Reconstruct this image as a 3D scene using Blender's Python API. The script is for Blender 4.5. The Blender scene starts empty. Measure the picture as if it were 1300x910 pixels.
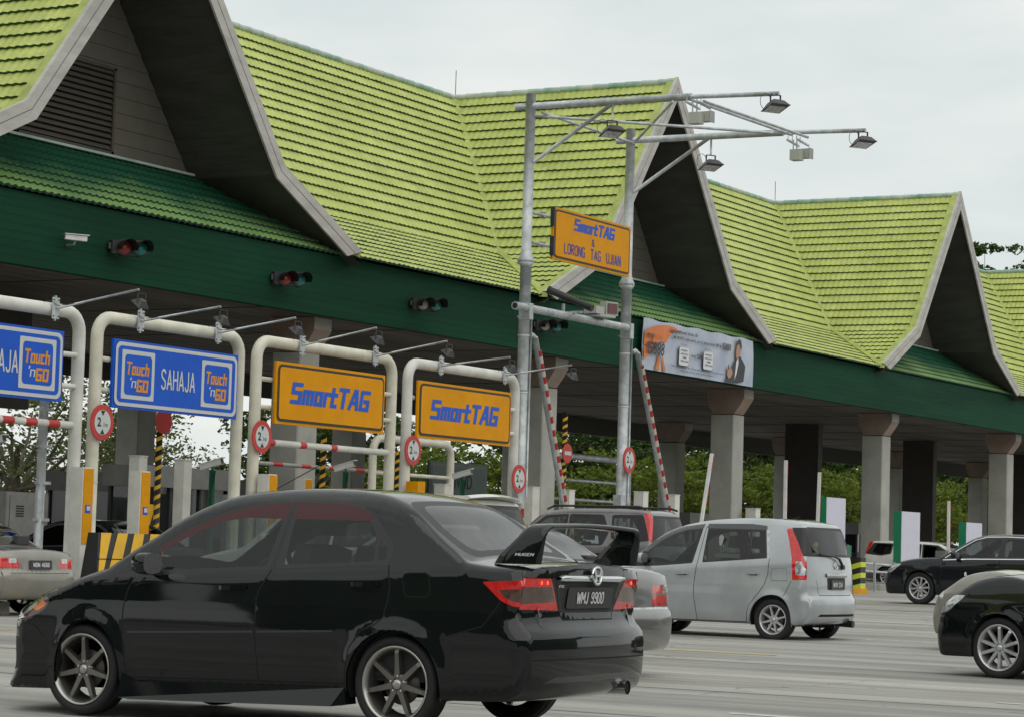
import bpy, bmesh, math, random
import numpy as np
from mathutils import Vector, Matrix, geometry
R = math.radians
SC = bpy.context.scene
COL = SC.collection
random.seed(7)
rng = np.random.default_rng(7)

# ------------------------------------------------------------------ camera, light, sky
def setup_camera():
    th, pi, ro, f = R(29.976), R(4.281), -0.0303, 3155.8
    F0 = Vector((math.cos(th), math.sin(th), 0)); R0 = Vector((math.sin(th), -math.cos(th), 0)); U0 = Vector((0, 0, 1))
    F = F0*math.cos(pi)+U0*math.sin(pi); U = U0*math.cos(pi)-F0*math.sin(pi)
    Rr = R0*math.cos(ro)-U*math.sin(ro); U2 = U*math.cos(ro)+R0*math.sin(ro)
    m = Matrix((( Rr.x, U2.x, -F.x, 0), (Rr.y, U2.y, -F.y, 0), (Rr.z, U2.z, -F.z, 1.2), (0, 0, 0, 1)))
    cd = bpy.data.cameras.new('camera'); co = bpy.data.objects.new('camera', cd); COL.objects.link(co)
    co.matrix_world = m
    cd.sensor_fit = 'HORIZONTAL'; cd.sensor_width = 36; cd.lens = f/1300*36
    cd.clip_start = 0.5; cd.clip_end = 3000
    SC.camera = co
setup_camera()
SUN_ELEV, SUN_ROT = R(58), R(150)
w = bpy.data.worlds.new('World'); SC.world = w; w.use_nodes = True
nt = w.node_tree; nt.nodes.clear()
def N(nt, t, **k):
    n = nt.nodes.new(t)
    for a, b in k.items():
        if hasattr(n, a): setattr(n, a, b)
        else: n.inputs[a].default_value = b
    return n
sky = N(nt, 'ShaderNodeTexSky', sky_type='NISHITA', sun_disc=False, sun_elevation=SUN_ELEV, sun_rotation=SUN_ROT)
tc = N(nt, 'ShaderNodeTexCoord')
mp = N(nt, 'ShaderNodeMapping'); mp.inputs['Scale'].default_value = (1.0, 1.0, 3.2)
nz = N(nt, 'ShaderNodeTexNoise', Scale=5.0, Detail=5.0, Roughness=0.5)
cr = N(nt, 'ShaderNodeValToRGB')
cr.color_ramp.elements[0].position = 0.33; cr.color_ramp.elements[0].color = (7.0, 7.6, 7.5, 1)
cr.color_ramp.elements[1].position = 0.68; cr.color_ramp.elements[1].color = (9.3, 9.3, 8.9, 1)
mx = N(nt, 'ShaderNodeMix', data_type='RGBA'); mx.inputs[0].default_value = 0.94
bg = N(nt, 'ShaderNodeBackground', Strength=0.1); wo = N(nt, 'ShaderNodeOutputWorld')
L = nt.links.new
L(tc.outputs['Generated'], mp.inputs[0]); L(mp.outputs[0], nz.inputs[0]); L(nz.outputs[0], cr.inputs[0])
L(sky.outputs[0], mx.inputs[6]); L(cr.outputs[0], mx.inputs[7]); L(mx.outputs[2], bg.inputs[0]); L(bg.outputs[0], wo.inputs[0])
sd = bpy.data.lights.new('sun', 'SUN'); sd.energy = 1.0; sd.angle = R(90); sd.color = (1.0, 0.97, 0.9)
so = bpy.data.objects.new('sun', sd); COL.objects.link(so)
# light comes from the drivers' side (-Y), slightly from the left
sv = Vector((-0.25, -0.75, 1.25)).normalized()
so.rotation_euler = sv.to_track_quat('Z', 'Y').to_euler(); so.location = (0, 0, 60)
SC.view_settings.view_transform = 'Standard'; SC.view_settings.look = 'None'
SC.view_settings.exposure = 0.06; SC.view_settings.gamma = 1
SC.render.engine = 'CYCLES'

# ------------------------------------------------------------------ materials
MATS = {}
def mat(name, col, rough=0.6, metal=0.0, coat=0.0, noise=0.0, nscale=3.0, bump=0.0, bscale=30.0, col2=None, emit=0.0, spec=0.5, stretch=None, object_coords=True):
    if name in MATS: return MATS[name]
    m = bpy.data.materials.new(name); m.use_nodes = True
    nt = m.node_tree; b = nt.nodes['Principled BSDF']; L = nt.links.new
    b.inputs['Roughness'].default_value = rough; b.inputs['Metallic'].default_value = metal
    b.inputs['Coat Weight'].default_value = coat; b.inputs['Coat Roughness'].default_value = 0.04
    b.inputs['Specular IOR Level'].default_value = spec
    b.inputs['Base Color'].default_value = (*col, 1)
    if emit: b.inputs['Emission Color'].default_value = (*col, 1); b.inputs['Emission Strength'].default_value = emit
    if noise or bump:
        t = N(nt, 'ShaderNodeTexCoord'); src = t.outputs['Object']
        if stretch:
            mpn = N(nt, 'ShaderNodeMapping'); mpn.inputs['Scale'].default_value = stretch; L(src, mpn.inputs[0]); src = mpn.outputs[0]
    if noise:
        n = N(nt, 'ShaderNodeTexNoise', Scale=nscale, Detail=6.0, Roughness=0.6); L(src, n.inputs[0])
        c2 = col2 or tuple(max(0, c*(1-noise)) for c in col); c1 = tuple(min(1, c*(1+noise*0.5)) for c in col) if col2 is None else col
        r = N(nt, 'ShaderNodeValToRGB'); r.color_ramp.elements[0].position = 0.35; r.color_ramp.elements[1].position = 0.65
        r.color_ramp.elements[0].color = (*c2, 1); r.color_ramp.elements[1].color = (*c1, 1)
        L(n.outputs[0], r.inputs[0]); L(r.outputs[0], b.inputs['Base Color'])
    if bump:
        n2 = N(nt, 'ShaderNodeTexNoise', Scale=bscale, Detail=4.0); L(src, n2.inputs[0])
        bp = N(nt, 'ShaderNodeBump', Strength=bump, Distance=0.01); L(n2.outputs[0], bp.inputs['Height']); L(bp.outputs[0], b.inputs['Normal'])
    MATS[name] = m
    return m
def glass(name, tint, rough=0.02):
    if name in MATS: return MATS[name]
    m = bpy.data.materials.new(name); m.use_nodes = True; nt = m.node_tree; nt.nodes.clear(); L = nt.links.new
    tr = N(nt, 'ShaderNodeBsdfTransparent', Color=(*tint, 1)); gl = N(nt, 'ShaderNodeBsdfGlossy', Color=(1, 1, 1, 1), Roughness=rough)
    lw = N(nt, 'ShaderNodeFresnel', IOR=1.5); ge = N(nt, 'ShaderNodeNewGeometry'); mr = N(nt, 'ShaderNodeMapRange'); mr.inputs[3].default_value = 1.5; mr.inputs[4].default_value = 1/1.5; L(ge.outputs['Backfacing'], mr.inputs[0]); L(mr.outputs[0], lw.inputs[0]); mx = N(nt, 'ShaderNodeMixShader'); o = N(nt, 'ShaderNodeOutputMaterial')
    L(lw.outputs[0], mx.inputs[0]); L(tr.outputs[0], mx.inputs[1]); L(gl.outputs[0], mx.inputs[2]); L(mx.outputs[0], o.inputs[0])
    MATS[name] = m; return m
def paint(name, col, metal=0.0, rough=0.35, flake=0.0):
    m = mat(name, col, rough=rough, metal=metal, coat=1.0, noise=0.12, nscale=2.2, spec=.5 if metal else .02)
    return m

M_galv = mat('galvanised steel', (0.50, 0.53, 0.54), 0.5, 0.45, noise=0.28, nscale=5, bump=0.1)
M_cream = mat('cream painted pipe', (0.67, 0.64, 0.53), 0.45, noise=0.16, nscale=2.5, bump=0.05)
M_white = mat('white paint', (0.74, 0.74, 0.72), 0.5, noise=0.12, nscale=3)
M_whiteb = mat('off white post paint', (0.68, 0.67, 0.62), 0.6, noise=0.15, nscale=2.5)
M_orange = mat('amber reflective sheet', (0.70, 0.30, 0.001), 0.5, spec=.15, noise=0.12, nscale=4)
M_yellow = mat('amber sign sheet', (0.74, 0.31, 0.001), 0.5, spec=.12, noise=0.08, nscale=1.6)
M_blue = mat('blue sign sheet', (0.012, 0.10, 0.58), 0.45, spec=.2, noise=0.08, nscale=1.6)
M_ink = mat('blue lettering', (0.025, 0.115, 0.56), 0.5, spec=.2)
M_signwhite = mat('white reflective sheet', (0.56, 0.58, 0.57), 0.45)
M_blk = mat('black paint', (0.018, 0.018, 0.018), 0.5, noise=0.2)
M_dark = mat('dark metal', (0.035, 0.036, 0.038), 0.45, noise=0.25)
M_red = mat('red paint', (0.52, 0.035, 0.03), 0.5, noise=0.12)
M_orangelogo = mat('orange logo print', (0.72, 0.30, 0.015), 0.5, spec=.2)
M_green = mat('green painted steel', (0.008, 0.17, 0.09), 0.5, noise=0.15)
M_hazy = mat('hazard yellow', (0.74, 0.42, 0.02), 0.55, noise=0.15)
M_conc = mat('column concrete render', (0.40, 0.395, 0.36), 0.85, noise=0.16, nscale=1.3, bump=0.25, bscale=14)
M_cap = mat('column cap render', (0.33, 0.25, 0.205), 0.85, noise=0.18, nscale=2, bump=0.2)
M_grey = mat('grey cabinet paint', (0.34, 0.34, 0.33), 0.5, noise=0.15)
M_rubber = mat('rubber', (0.014, 0.014, 0.015), 0.75, noise=0.2, nscale=20)
M_plast = mat('black plastic', (0.02, 0.02, 0.021), 0.5)
M_interior = mat('dark cabin trim', (0.03, 0.03, 0.031), 0.8)
M_seat = mat('seat cloth', (0.06, 0.06, 0.062), 0.9)
M_chrome = mat('chrome', (0.75, 0.76, 0.77), 0.12, 1.0)
M_lensred = mat('red lens', (0.66, 0.012, 0.012), 0.15, coat=1.0, noise=0.3, nscale=22)
M_lensdark = mat('smoked lens', (0.09, 0.045, 0.035), 0.15, coat=1.0, noise=0.3, nscale=18)
M_lensclear = mat('clear lens', (0.55, 0.57, 0.58), 0.12, 0.5, coat=1.0, noise=0.5, nscale=16)
M_lenslit = mat('lit brake lamp', (1.0, 0.10, 0.04), 0.3, emit=1.2)
M_amberlens = mat('amber lens', (0.75, 0.2, 0.05), 0.2, coat=1)
M_platebk = mat('number plate black', (0.03, 0.03, 0.032), 0.4)
M_platewh = mat('plate characters', (0.66, 0.66, 0.66), 0.45)
M_gap = mat('panel gap', (0.004, 0.004, 0.004), 0.9)
M_rimdark = mat('gunmetal wheel', (0.20, 0.19, 0.175), 0.35, 0.8, noise=0.15)
M_rimlip = mat('polished rim lip', (0.50, 0.49, 0.46), 0.3, 0.9)
M_rimsilver = mat('silver wheel', (0.62, 0.63, 0.64), 0.3, 0.75)
M_disc = mat('brake disc', (0.12, 0.11, 0.10), 0.5, 0.6)
G_tint = glass('tinted car glass', (0.42, 0.46, 0.45))
G_dark = glass('dark tinted glass', (0.06, 0.065, 0.065))
G_clear = glass('light car glass', (0.62, 0.66, 0.64))

# ------------------------------------------------------------------ object helpers
def tag(o, label=None, cat=None, group=None, kind=None):
    if label: o['label'] = label
    if cat: o['category'] = cat
    if group: o['group'] = group
    if kind: o['kind'] = kind
    return o
def thing(name, label, cat, loc=(0, 0, 0), rotz=0.0, group=None, parent=None):
    o = bpy.data.objects.new(name, None); COL.objects.link(o); o.empty_display_size = 0.2
    o.location = loc; o.rotation_euler = (0, 0, rotz)
    if parent: o.parent = parent
    return tag(o, label, cat, group)
def pivot(name, parent, loc=(0, 0, 0), rot=(0, 0, 0)):
    o = bpy.data.objects.new(name, None); COL.objects.link(o); o.parent = parent; o.location = loc; o.rotation_euler = rot
    return o
def copy_tree(o, parent=None):
    c = o.copy(); COL.objects.link(c); c.parent = parent
    for ch in list(o.children): copy_tree(ch, c)
    return c
def mesh_np(name, V, F, mats, parent=None, smooth=False, mi=None, normals=None):
    me = bpy.data.meshes.new(name)
    V = np.asarray(V, np.float32); F = np.asarray(F, np.int32); nf, k = F.shape
    me.vertices.add(len(V)); me.vertices.foreach_set('co', V.ravel())
    me.loops.add(nf*k); me.loops.foreach_set('vertex_index', F.ravel())
    me.polygons.add(nf); me.polygons.foreach_set('loop_start', np.arange(0, nf*k, k, dtype=np.int32))
    me.polygons.foreach_set('use_smooth', np.full(nf, smooth))
    for m in (mats if isinstance(mats, (list, tuple)) else [mats]): me.materials.append(m)
    if mi is not None: me.polygons.foreach_set('material_index', np.asarray(mi, np.int32))
    me.update(calc_edges=True); me.validate(clean_customdata=False)
    if normals is not None and len(me.vertices) == len(normals):
        me.normals_split_custom_set_from_vertices([tuple(n) for n in normals])
    o = bpy.data.objects.new(name, me); COL.objects.link(o)
    if parent: o.parent = parent
    return o

_TXT = {}
def text_geo(s, bold=0.0):
    key = (s, bold)
    if key in _TXT: return _TXT[key]
    cu = bpy.data.curves.new('t', 'FONT'); cu.body = s; cu.size = 1.0; cu.resolution_u = 3; cu.offset = bold
    o = bpy.data.objects.new('t', cu); COL.objects.link(o)
    dg = bpy.context.evaluated_depsgraph_get(); me = bpy.data.meshes.new_from_object(o.evaluated_get(dg))
    V = [tuple(v.co)[:2] for v in me.vertices]; F = [tuple(p.vertices) for p in me.polygons]
    bpy.data.objects.remove(o); bpy.data.curves.remove(cu); bpy.data.meshes.remove(me)
    V = np.array(V) if V else np.zeros((0, 2))
    if len(V): V = V-V.min(0); 
    _TXT[key] = (V, F); return _TXT[key]

GLY = {  # squarish logo letters: (width, strokes); unit cap height
 'S': (.52, [[(.52, 1), (.0, 1), (.0, .54), (.52, .54), (.52, 0), (0, 0)]]),
 'm': (.56, [[(0, 0), (0, .64), (.56, .64), (.56, 0)], [(.28, .62), (.28, 0)]]),
 'a': (.36, [[(0, .64), (.36, .64), (.36, 0), (0, 0), (0, .64)]]),
 'r': (.26, [[(0, 0), (0, .64), (.26, .64)]]),
 't': (.24, [[(0, .95), (0, 0), (.24, 0)], [(-.06, .64), (.24, .64)]]),
 'T': (.52, [[(0, 1), (.52, 1)], [(.26, .98), (.26, 0)]]),
 'A': (.50, [[(-.04, 0), (.26, 1), (.36, 1), (.50, 0)], [(.10, .32), (.46, .32)]]),
 'G': (.50, [[(.50, 1), (0, 1), (0, 0), (.50, 0), (.50, .46), (.28, .46)]]),
 'o': (.36, [[(0, .64), (.36, .64), (.36, 0), (0, 0), (0, .64)]]),
 'u': (.36, [[(0, .64), (0, 0), (.36, 0), (.36, .64)]]),
 'c': (.32, [[(.32, .64), (0, .64), (0, 0), (.32, 0)]]),
 'h': (.36, [[(0, 1), (0, 0)], [(0, .64), (.36, .64), (.36, 0)]]),
 'n': (.36, [[(0, 0), (0, .64), (.36, .64), (.36, 0)]]),
 'O': (.50, [[(0, 1), (.50, 1), (.50, 0), (0, 0), (0, 1)]]),
 "'": (.06, [[(.03, 1), (0, .82)]]),
}
def _arc(cx, cy, rx, ry, a0, a1, n=6): return [(cx+rx*math.cos(R(a0+(a1-a0)*i/n)), cy+ry*math.sin(R(a0+(a1-a0)*i/n))) for i in range(n+1)]
_O = _arc(.23, .77, .23, .23, 0, 180)+_arc(.23, .23, .23, .23, 180, 360)+[(.46, .77)]
SANS = {  # condensed road sign capitals and figures
 'A': (.50, [[(0, 0), (.25, 1), (.50, 0)], [(.09, .30), (.41, .30)]]), 'B': (.44, [[(0, 0), (0, 1), (.25, 1)]+_arc(.22, .76, .22, .24, 60, -90)+[(.05, .52)], [(.22, .52)]+_arc(.22, .26, .24, .26, 90, -90)+[(0, 0)]]),
 'D': (.46, [[(0, 0), (0, 1), (.2, 1)]+_arc(.2, .74, .26, .26, 90, 0)+_arc(.2, .26, .26, .26, 0, -90)+[(0, 0)]]), 'E': (.40, [[(.40, 1), (0, 1), (0, 0), (.40, 0)], [(0, .52), (.34, .52)]]),
 'G': (.46, [_arc(.23, .77, .23, .23, 20, 180)+_arc(.23, .23, .23, .23, 180, 360)+[(.46, .45), (.26, .45)]]), 'H': (.46, [[(0, 0), (0, 1)], [(.46, 0), (.46, 1)], [(0, .52), (.46, .52)]]),
 'I': (.05, [[(.02, 0), (.02, 1)]]), 'J': (.38, [[(.36, 1), (.36, .22)]+_arc(.18, .22, .18, .22, 0, -170)]), 'K': (.46, [[(0, 0), (0, 1)], [(.46, 1), (.02, .42)], [(.14, .58), (.46, 0)]]),
 'L': (.38, [[(0, 1), (0, 0), (.38, 0)]]), 'M': (.56, [[(0, 0), (0, 1), (.28, .35), (.56, 1), (.56, 0)]]), 'N': (.46, [[(0, 0), (0, 1), (.46, 0), (.46, 1)]]), 'O': (.46, [_O]), '0': (.42, [[(p[0]*.9, p[1]) for p in _O]]),
 'R': (.44, [[(0, 0), (0, 1), (.22, 1)]+_arc(.22, .75, .22, .25, 90, -90)+[(0, .50)], [(.22, .50), (.44, 0)]]), 'S': (.44, [_arc(.22, .76, .22, .24, 20, 180)+_arc(.22, .26, .22, .26, 75, 0, 4)[0:0]+[(.05, .62), (.38, .40)]+_arc(.22, .23, .22, .23, 30, -160)]),
 'T': (.46, [[(0, 1), (.46, 1)], [(.23, .99), (.23, 0)]]), 'U': (.46, [[(0, 1), (0, .23)]+_arc(.23, .23, .23, .23, 180, 360)+[(.46, 1)]]), 'W': (.66, [[(0, 1), (.16, 0), (.33, .85), (.50, 0), (.66, 1)]]), 'X': (.46, [[(0, 0), (.46, 1)], [(0, 1), (.46, 0)]]),
 '9': (.42, [_arc(.21, .74, .21, .26, 0, 360, 14), [(.42, .74), (.42, .25)]+_arc(.21, .22, .21, .22, 0, -160)]), '6': (.42, [_arc(.21, .26, .21, .26, 0, 360, 14), [(0, .26), (0, .75)]+_arc(.21, .78, .21, .22, 180, 20)]), '8': (.42, [_arc(.21, .76, .19, .24, 0, 360, 12), _arc(.21, .26, .21, .27, 0, 360, 12)]),
 '4': (.44, [[(.32, 0), (.32, 1), (0, .28), (.44, .28)]]), '2': (.42, [_arc(.21, .77, .21, .23, 170, 0)+[(.38, .55), (0, 0), (.42, 0)]]), '3': (.42, [_arc(.20, .76, .20, .24, 160, -80)+_arc(.20, .25, .22, .26, 80, -160)]), '1': (.2, [[(0, .78), (.14, 1), (.14, 0)]]),
 '5': (.42, [[(.40, 1), (.03, 1), (0, .55)]+_arc(.20, .30, .22, .30, 110, -160)]), ' ': (.26, []), '&': (.50, [[(.50, 0), (.10, .72)]+_arc(.22, .80, .13, .20, 200, -20, 6)+[(.03, .32)]+_arc(.20, .22, .19, .22, 170, 330, 6)+[(.48, .45)]])}
def logo_geo(s, t=.15, gap=.24, G=None):
    G = G or GLY; V = []; F = []; x = 0; k = 0
    for ch in s:
        w_, strokes = G[ch]
        for st in strokes:
            for (a, b) in zip(st[:-1], st[1:]):
                a = np.array(a, float); b = np.array(b, float); d = b-a; l = np.hypot(*d)
                if l < 1e-6: continue
                d = d/l; n = np.array([-d[1], d[0]])
                ex_ = t/2 if G is GLY else t*.22; a2 = a-d*ex_; b2 = b+d*ex_; i = len(V); zz = k*0.0004; k = (k+1) % 4
                for p in (a2-n*t/2, b2-n*t/2, b2+n*t/2, a2+n*t/2): V.append((p[0]+x, p[1], zz))
                F.append((i, i+1, i+2, i+3))
        x += w_+gap
    return np.array(V), F

class MB:
    def __init__(s): s.v = []; s.f = []; s.m = []; s.sm = []
    def add(s, V, F, m=0, smooth=False):
        o = len(s.v); s.v += [tuple(map(float, p)) for p in V]
        for f in F: s.f.append(tuple(i+o for i in f)); s.m.append(m); s.sm.append(smooth)
        return s
    def box(s, c, d, m=0, rz=0, bev=0.0):
        hx, hy, hz = d[0]/2, d[1]/2, d[2]/2; b = min(bev, hx*.9, hy*.9)
        if b > 0:
            P = [(-hx+b, -hy), (hx-b, -hy), (hx, -hy+b), (hx, hy-b), (hx-b, hy), (-hx+b, hy), (-hx, hy-b), (-hx, -hy+b)]
        else: P = [(-hx, -hy), (hx, -hy), (hx, hy), (-hx, hy)]
        ca, sa = math.cos(rz), math.sin(rz); n = len(P)
        Q = [(c[0]+x*ca-y*sa, c[1]+x*sa+y*ca) for x, y in P]
        V = [(x, y, c[2]-hz) for x, y in Q]+[(x, y, c[2]+hz) for x, y in Q]
        F = [tuple(reversed(range(n))), tuple(range(n, 2*n))]+[(i, (i+1) % n, n+(i+1) % n, n+i) for i in range(n)]
        return s.add(V, F, m)
    def rail(s, a, b, w_, h_, m=0, up=(0, 0, 1)):
        a = Vector(a); b = Vector(b); d = (b-a).normalized(); u = Vector(up); r = d.cross(u)
        if r.length < 1e-4: r = d.cross(Vector((0, 1, 0)))
        r.normalize(); u = r.cross(d)
        V = []
        for p in (a, b):
            for sx, sz in ((-1, -1), (1, -1), (1, 1), (-1, 1)): V.append(p+r*sx*w_/2+u*sz*h_/2)
        return s.add(V, [(3, 2, 1, 0), (4, 5, 6, 7), (0, 1, 5, 4), (1, 2, 6, 5), (2, 3, 7, 6), (3, 0, 4, 7)], m)
    def tube(s, pts, r, m=0, n=14, caps=True):
        P = [Vector(p) for p in pts]; rs = r if isinstance(r, (list, tuple)) else [r]*len(P)
        V = []; F = []; up = None
        for i, p in enumerate(P):
            d = (P[min(i+1, len(P)-1)]-P[max(i-1, 0)]).normalized()
            if up is None:
                up = Vector((0, 0, 1)) if abs(d.z) < .9 else Vector((1, 0, 0))
            x = d.cross(up); 
            if x.length < 1e-5: x = d.orthogonal()
            x.normalize(); y = x.cross(d).normalized(); up = y
            for k in range(n):
                a = 2*math.pi*k/n; V.append(p+(x*math.cos(a)+y*math.sin(a))*rs[i])
        for i in range(len(P)-1):
            for k in range(n):
                k2 = (k+1) % n; F.append((i*n+k, i*n+k2, (i+1)*n+k2, (i+1)*n+k))
        s.add(V, F, m, True)
        if caps:
            s.add(V[:n], [tuple(range(n))], m); s.add(V[-n:], [tuple(reversed(range(n)))], m)
        return s
    def striped(s, a, b, r, ms, step, n=12, off=0.0):
        a = Vector(a); b = Vector(b); l = (b-a).length; k = 0; t = -off
        while t < l:
            t0 = max(t, 0); t1 = min(t+step, l)
            if t1 > t0: s.tube([a+(b-a)*t0/l, a+(b-a)*t1/l], r, ms[k % len(ms)], n, caps=True)
            t += step; k += 1
        return s
    def poly(s, P, ex, ey, O, m=0, z=0.0):
        ex = Vector(ex); ey = Vector(ey); n = ex.cross(ey); O = Vector(O)
        return s.add([O+ex*x+ey*y+n*z for x, y in P], [tuple(range(len(P)))], m)
    def ring(s, c, ex, ey, r0, r1, m=0, z=0.0, n=32):
        ex = Vector(ex); ey = Vector(ey); nn = ex.cross(ey); c = Vector(c)
        if r0 <= 0: return s.poly([(r1*math.cos(2*math.pi*k/n), r1*math.sin(2*math.pi*k/n)) for k in range(n)], ex, ey, c, m, z)
        V = []
        for r_ in (r0, r1):
            for k in range(n): a = 2*math.pi*k/n; V.append(c+nn*z+(ex*math.cos(a)+ey*math.sin(a))*r_)
        return s.add(V, [(k, n+k, n+(k+1) % n, (k+1) % n)[::1] for k in range(n)], m)
    def text(s, t, O, ex, ey, h, width=None, m=0, bold=0.0, shear=0.0, z=0.0, logo=False, thick=.15, gap=.24):
        if logo: V, F = logo_geo(t, thick, gap, SANS if logo == 'sans' else GLY)
        else:
            V2, F = text_geo(t, bold); V = np.c_[V2, np.zeros(len(V2))]
        if not len(V): return s
        mn = V.min(0); sz = V.max(0)-mn
        sy = h/sz[1]; sx = width/sz[0] if width else sy
        ex = Vector(ex); ey = Vector(ey); n = ex.cross(ey); O = Vector(O)
        out = [O+ex*((p[0]-mn[0])*sx+(p[1]-mn[1])*sy*shear)+ey*((p[1]-mn[1])*sy)+n*(z+p[2]) for p in V]
        return s.add(out, F, m)
    def rrect(s, O, ex, ey, w_, h_, r, m=0, z=0.0, n=5):
        P = []
        for cx, cy, a0 in ((w_-r, r, -90), (w_-r, h_-r, 0), (r, h_-r, 90), (r, r, 180)):
            for k in range(n+1): a = R(a0+90*k/n); P.append((cx+r*math.cos(a), cy+r*math.sin(a)))
        return s.poly(P, ex, ey, O, m, z)
    def lathe(s, prof, c, axis='y', m=0, n=40, mlist=None):
        V = []; F = []; k0 = len(prof)
        for j in range(n):
            a = 2*math.pi*j/n
            for (r_, h_) in prof:
                if axis == 'y': V.append((c[0]+r_*math.cos(a), c[1]+h_, c[2]+r_*math.sin(a)))
                else: V.append((c[0]+r_*math.cos(a), c[1]+r_*math.sin(a), c[2]+h_))
        o = len(s.v); s.v += V
        for j in range(n):
            for i in range(k0-1):
                j2 = (j+1) % n; s.f.append((o+j*k0+i, o+j2*k0+i, o+j2*k0+i+1, o+j*k0+i+1)); s.m.append(mlist[i] if mlist else m); s.sm.append(True)
        return s
    def build(s, name, mats, parent=None, loc=None, fix=True):
        me = bpy.data.meshes.new(name); me.from_pydata(s.v, [], s.f)
        for m_ in (mats if isinstance(mats, (list, tuple)) else [mats]): me.materials.append(m_)
        me.polygons.foreach_set('material_index', s.m); me.polygons.foreach_set('use_smooth', s.sm); me.update()
        if fix and len(s.f) < 60000:
            bm = bmesh.new(); bm.from_mesh(me); 
            bmesh.ops.remove_doubles(bm, verts=bm.verts, dist=1e-6)
            bm.to_mesh(me); bm.free()
        o = bpy.data.objects.new(name, me); COL.objects.link(o)
        if parent: o.parent = parent
        if loc: o.location = loc
        return o
EX, EY, EZ = (1, 0, 0), (0, 1, 0), (0, 0, 1)

# ------------------------------------------------------------------ cars
def sstep(x, a, b):
    t = np.clip((x-a)/(b-a), 0, 1); return t*t*(3-2*t)
def catmull(P, res):
    """P rows (u,w,r); a row repeated twice is a sharp corner."""
    P = np.asarray(P, float); segs = []; cur = [P[0]]
    for p in P[1:]:
        if np.allclose(p[:2], cur[-1][:2]): segs.append(np.array(cur)); cur = [p]
        else: cur.append(p)
    segs.append(np.array(cur)); out = []
    for S in segs:
        if len(S) < 2: continue
        n = len(S)
        for i in range(n-1):
            p0 = S[max(i-1, 0)] if i > 0 else 2*S[0]-S[1]; p1 = S[i]; p2 = S[i+1]; p3 = S[i+2] if i+2 < n else 2*S[-1]-S[-2]
            d = np.hypot(*(p2-p1)[:2]); k = max(1, int(round(d/res)))
            t1 = (p2-p0)/max(np.hypot(*(p2-p0)[:2]), 1e-6)*d; t2 = (p3-p1)/max(np.hypot(*(p3-p1)[:2]), 1e-6)*d
            for j in range(k):
                t = j/k; h = (2*t**3-3*t**2+1)*p1+(t**3-2*t**2+t)*t1+(-2*t**3+3*t**2)*p2+(t**3-t**2)*t2; out.append(h)
    out.append(P[-1]); return np.array(out)
def inpoly(P, poly):
    x, y = P[:, 0], P[:, 1]; q = np.asarray(poly); c = np.zeros(len(P), bool)
    x1, y1 = q[:, 0], q[:, 1]; x2, y2 = np.roll(x1, -1), np.roll(y1, -1)
    for a, b, c_, d in zip(x1, y1, x2, y2):
        if b == d: continue
        k = ((b > y) != (d > y)) & (x < (c_-a)*(y-b)/(d-b)+a); c ^= k
    return c
def segd(P, A, B):
    """distance from each P to nearest segment, and that index / parameter"""
    d = B-A; l2 = (d**2).sum(1)+1e-12
    best = np.full(len(P), 1e9); bi = np.zeros(len(P), int); bt = np.zeros(len(P))
    for i in range(len(A)):
        t = np.clip(((P-A[i])@d[i])/l2[i], 0, 1); q = A[i]+t[:, None]*d[i]; dd = np.hypot(*(P-q).T)
        k = dd < best; best[k] = dd[k]; bi[k] = i; bt[k] = t[k]
    return best, bi, bt
def densify(poly, res, closed=True):
    P = np.asarray(poly, float); out = []; n = len(P)
    for i in range(n if closed else n-1):
        a = P[i]; b = P[(i+1) % n]; k = max(1, int(math.ceil(np.hypot(*(b-a))/res)))
        for j in range(k): out.append(a+(b-a)*j/k)
    if not closed: out.append(P[-1])
    return np.array(out)
def roundpoly(P, r, n=4):
    """round the corners of a polygon"""
    P = np.asarray(P, float); out = []; m = len(P)
    for i in range(m):
        a, p, b = P[i-1], P[i], P[(i+1) % m]; da = a-p; db = b-p; la = np.hypot(*da); lb = np.hypot(*db); q = min(r, la*.45, lb*.45)
        s0 = p+da/la*q; s1 = p+db/lb*q
        for k in range(n+1): t = k/n; out.append((1-t)**2*s0+2*t*(1-t)*p+t*t*s1)
    return np.array(out)
def cdt(pts, edges):
    r = geometry.delaunay_2d_cdt([Vector(p) for p in pts], edges, [], 0, 1e-5)
    return np.array([tuple(v) for v in r[0]]), np.array([tuple(f) for f in r[2] if len(f) == 3], int)

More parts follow.
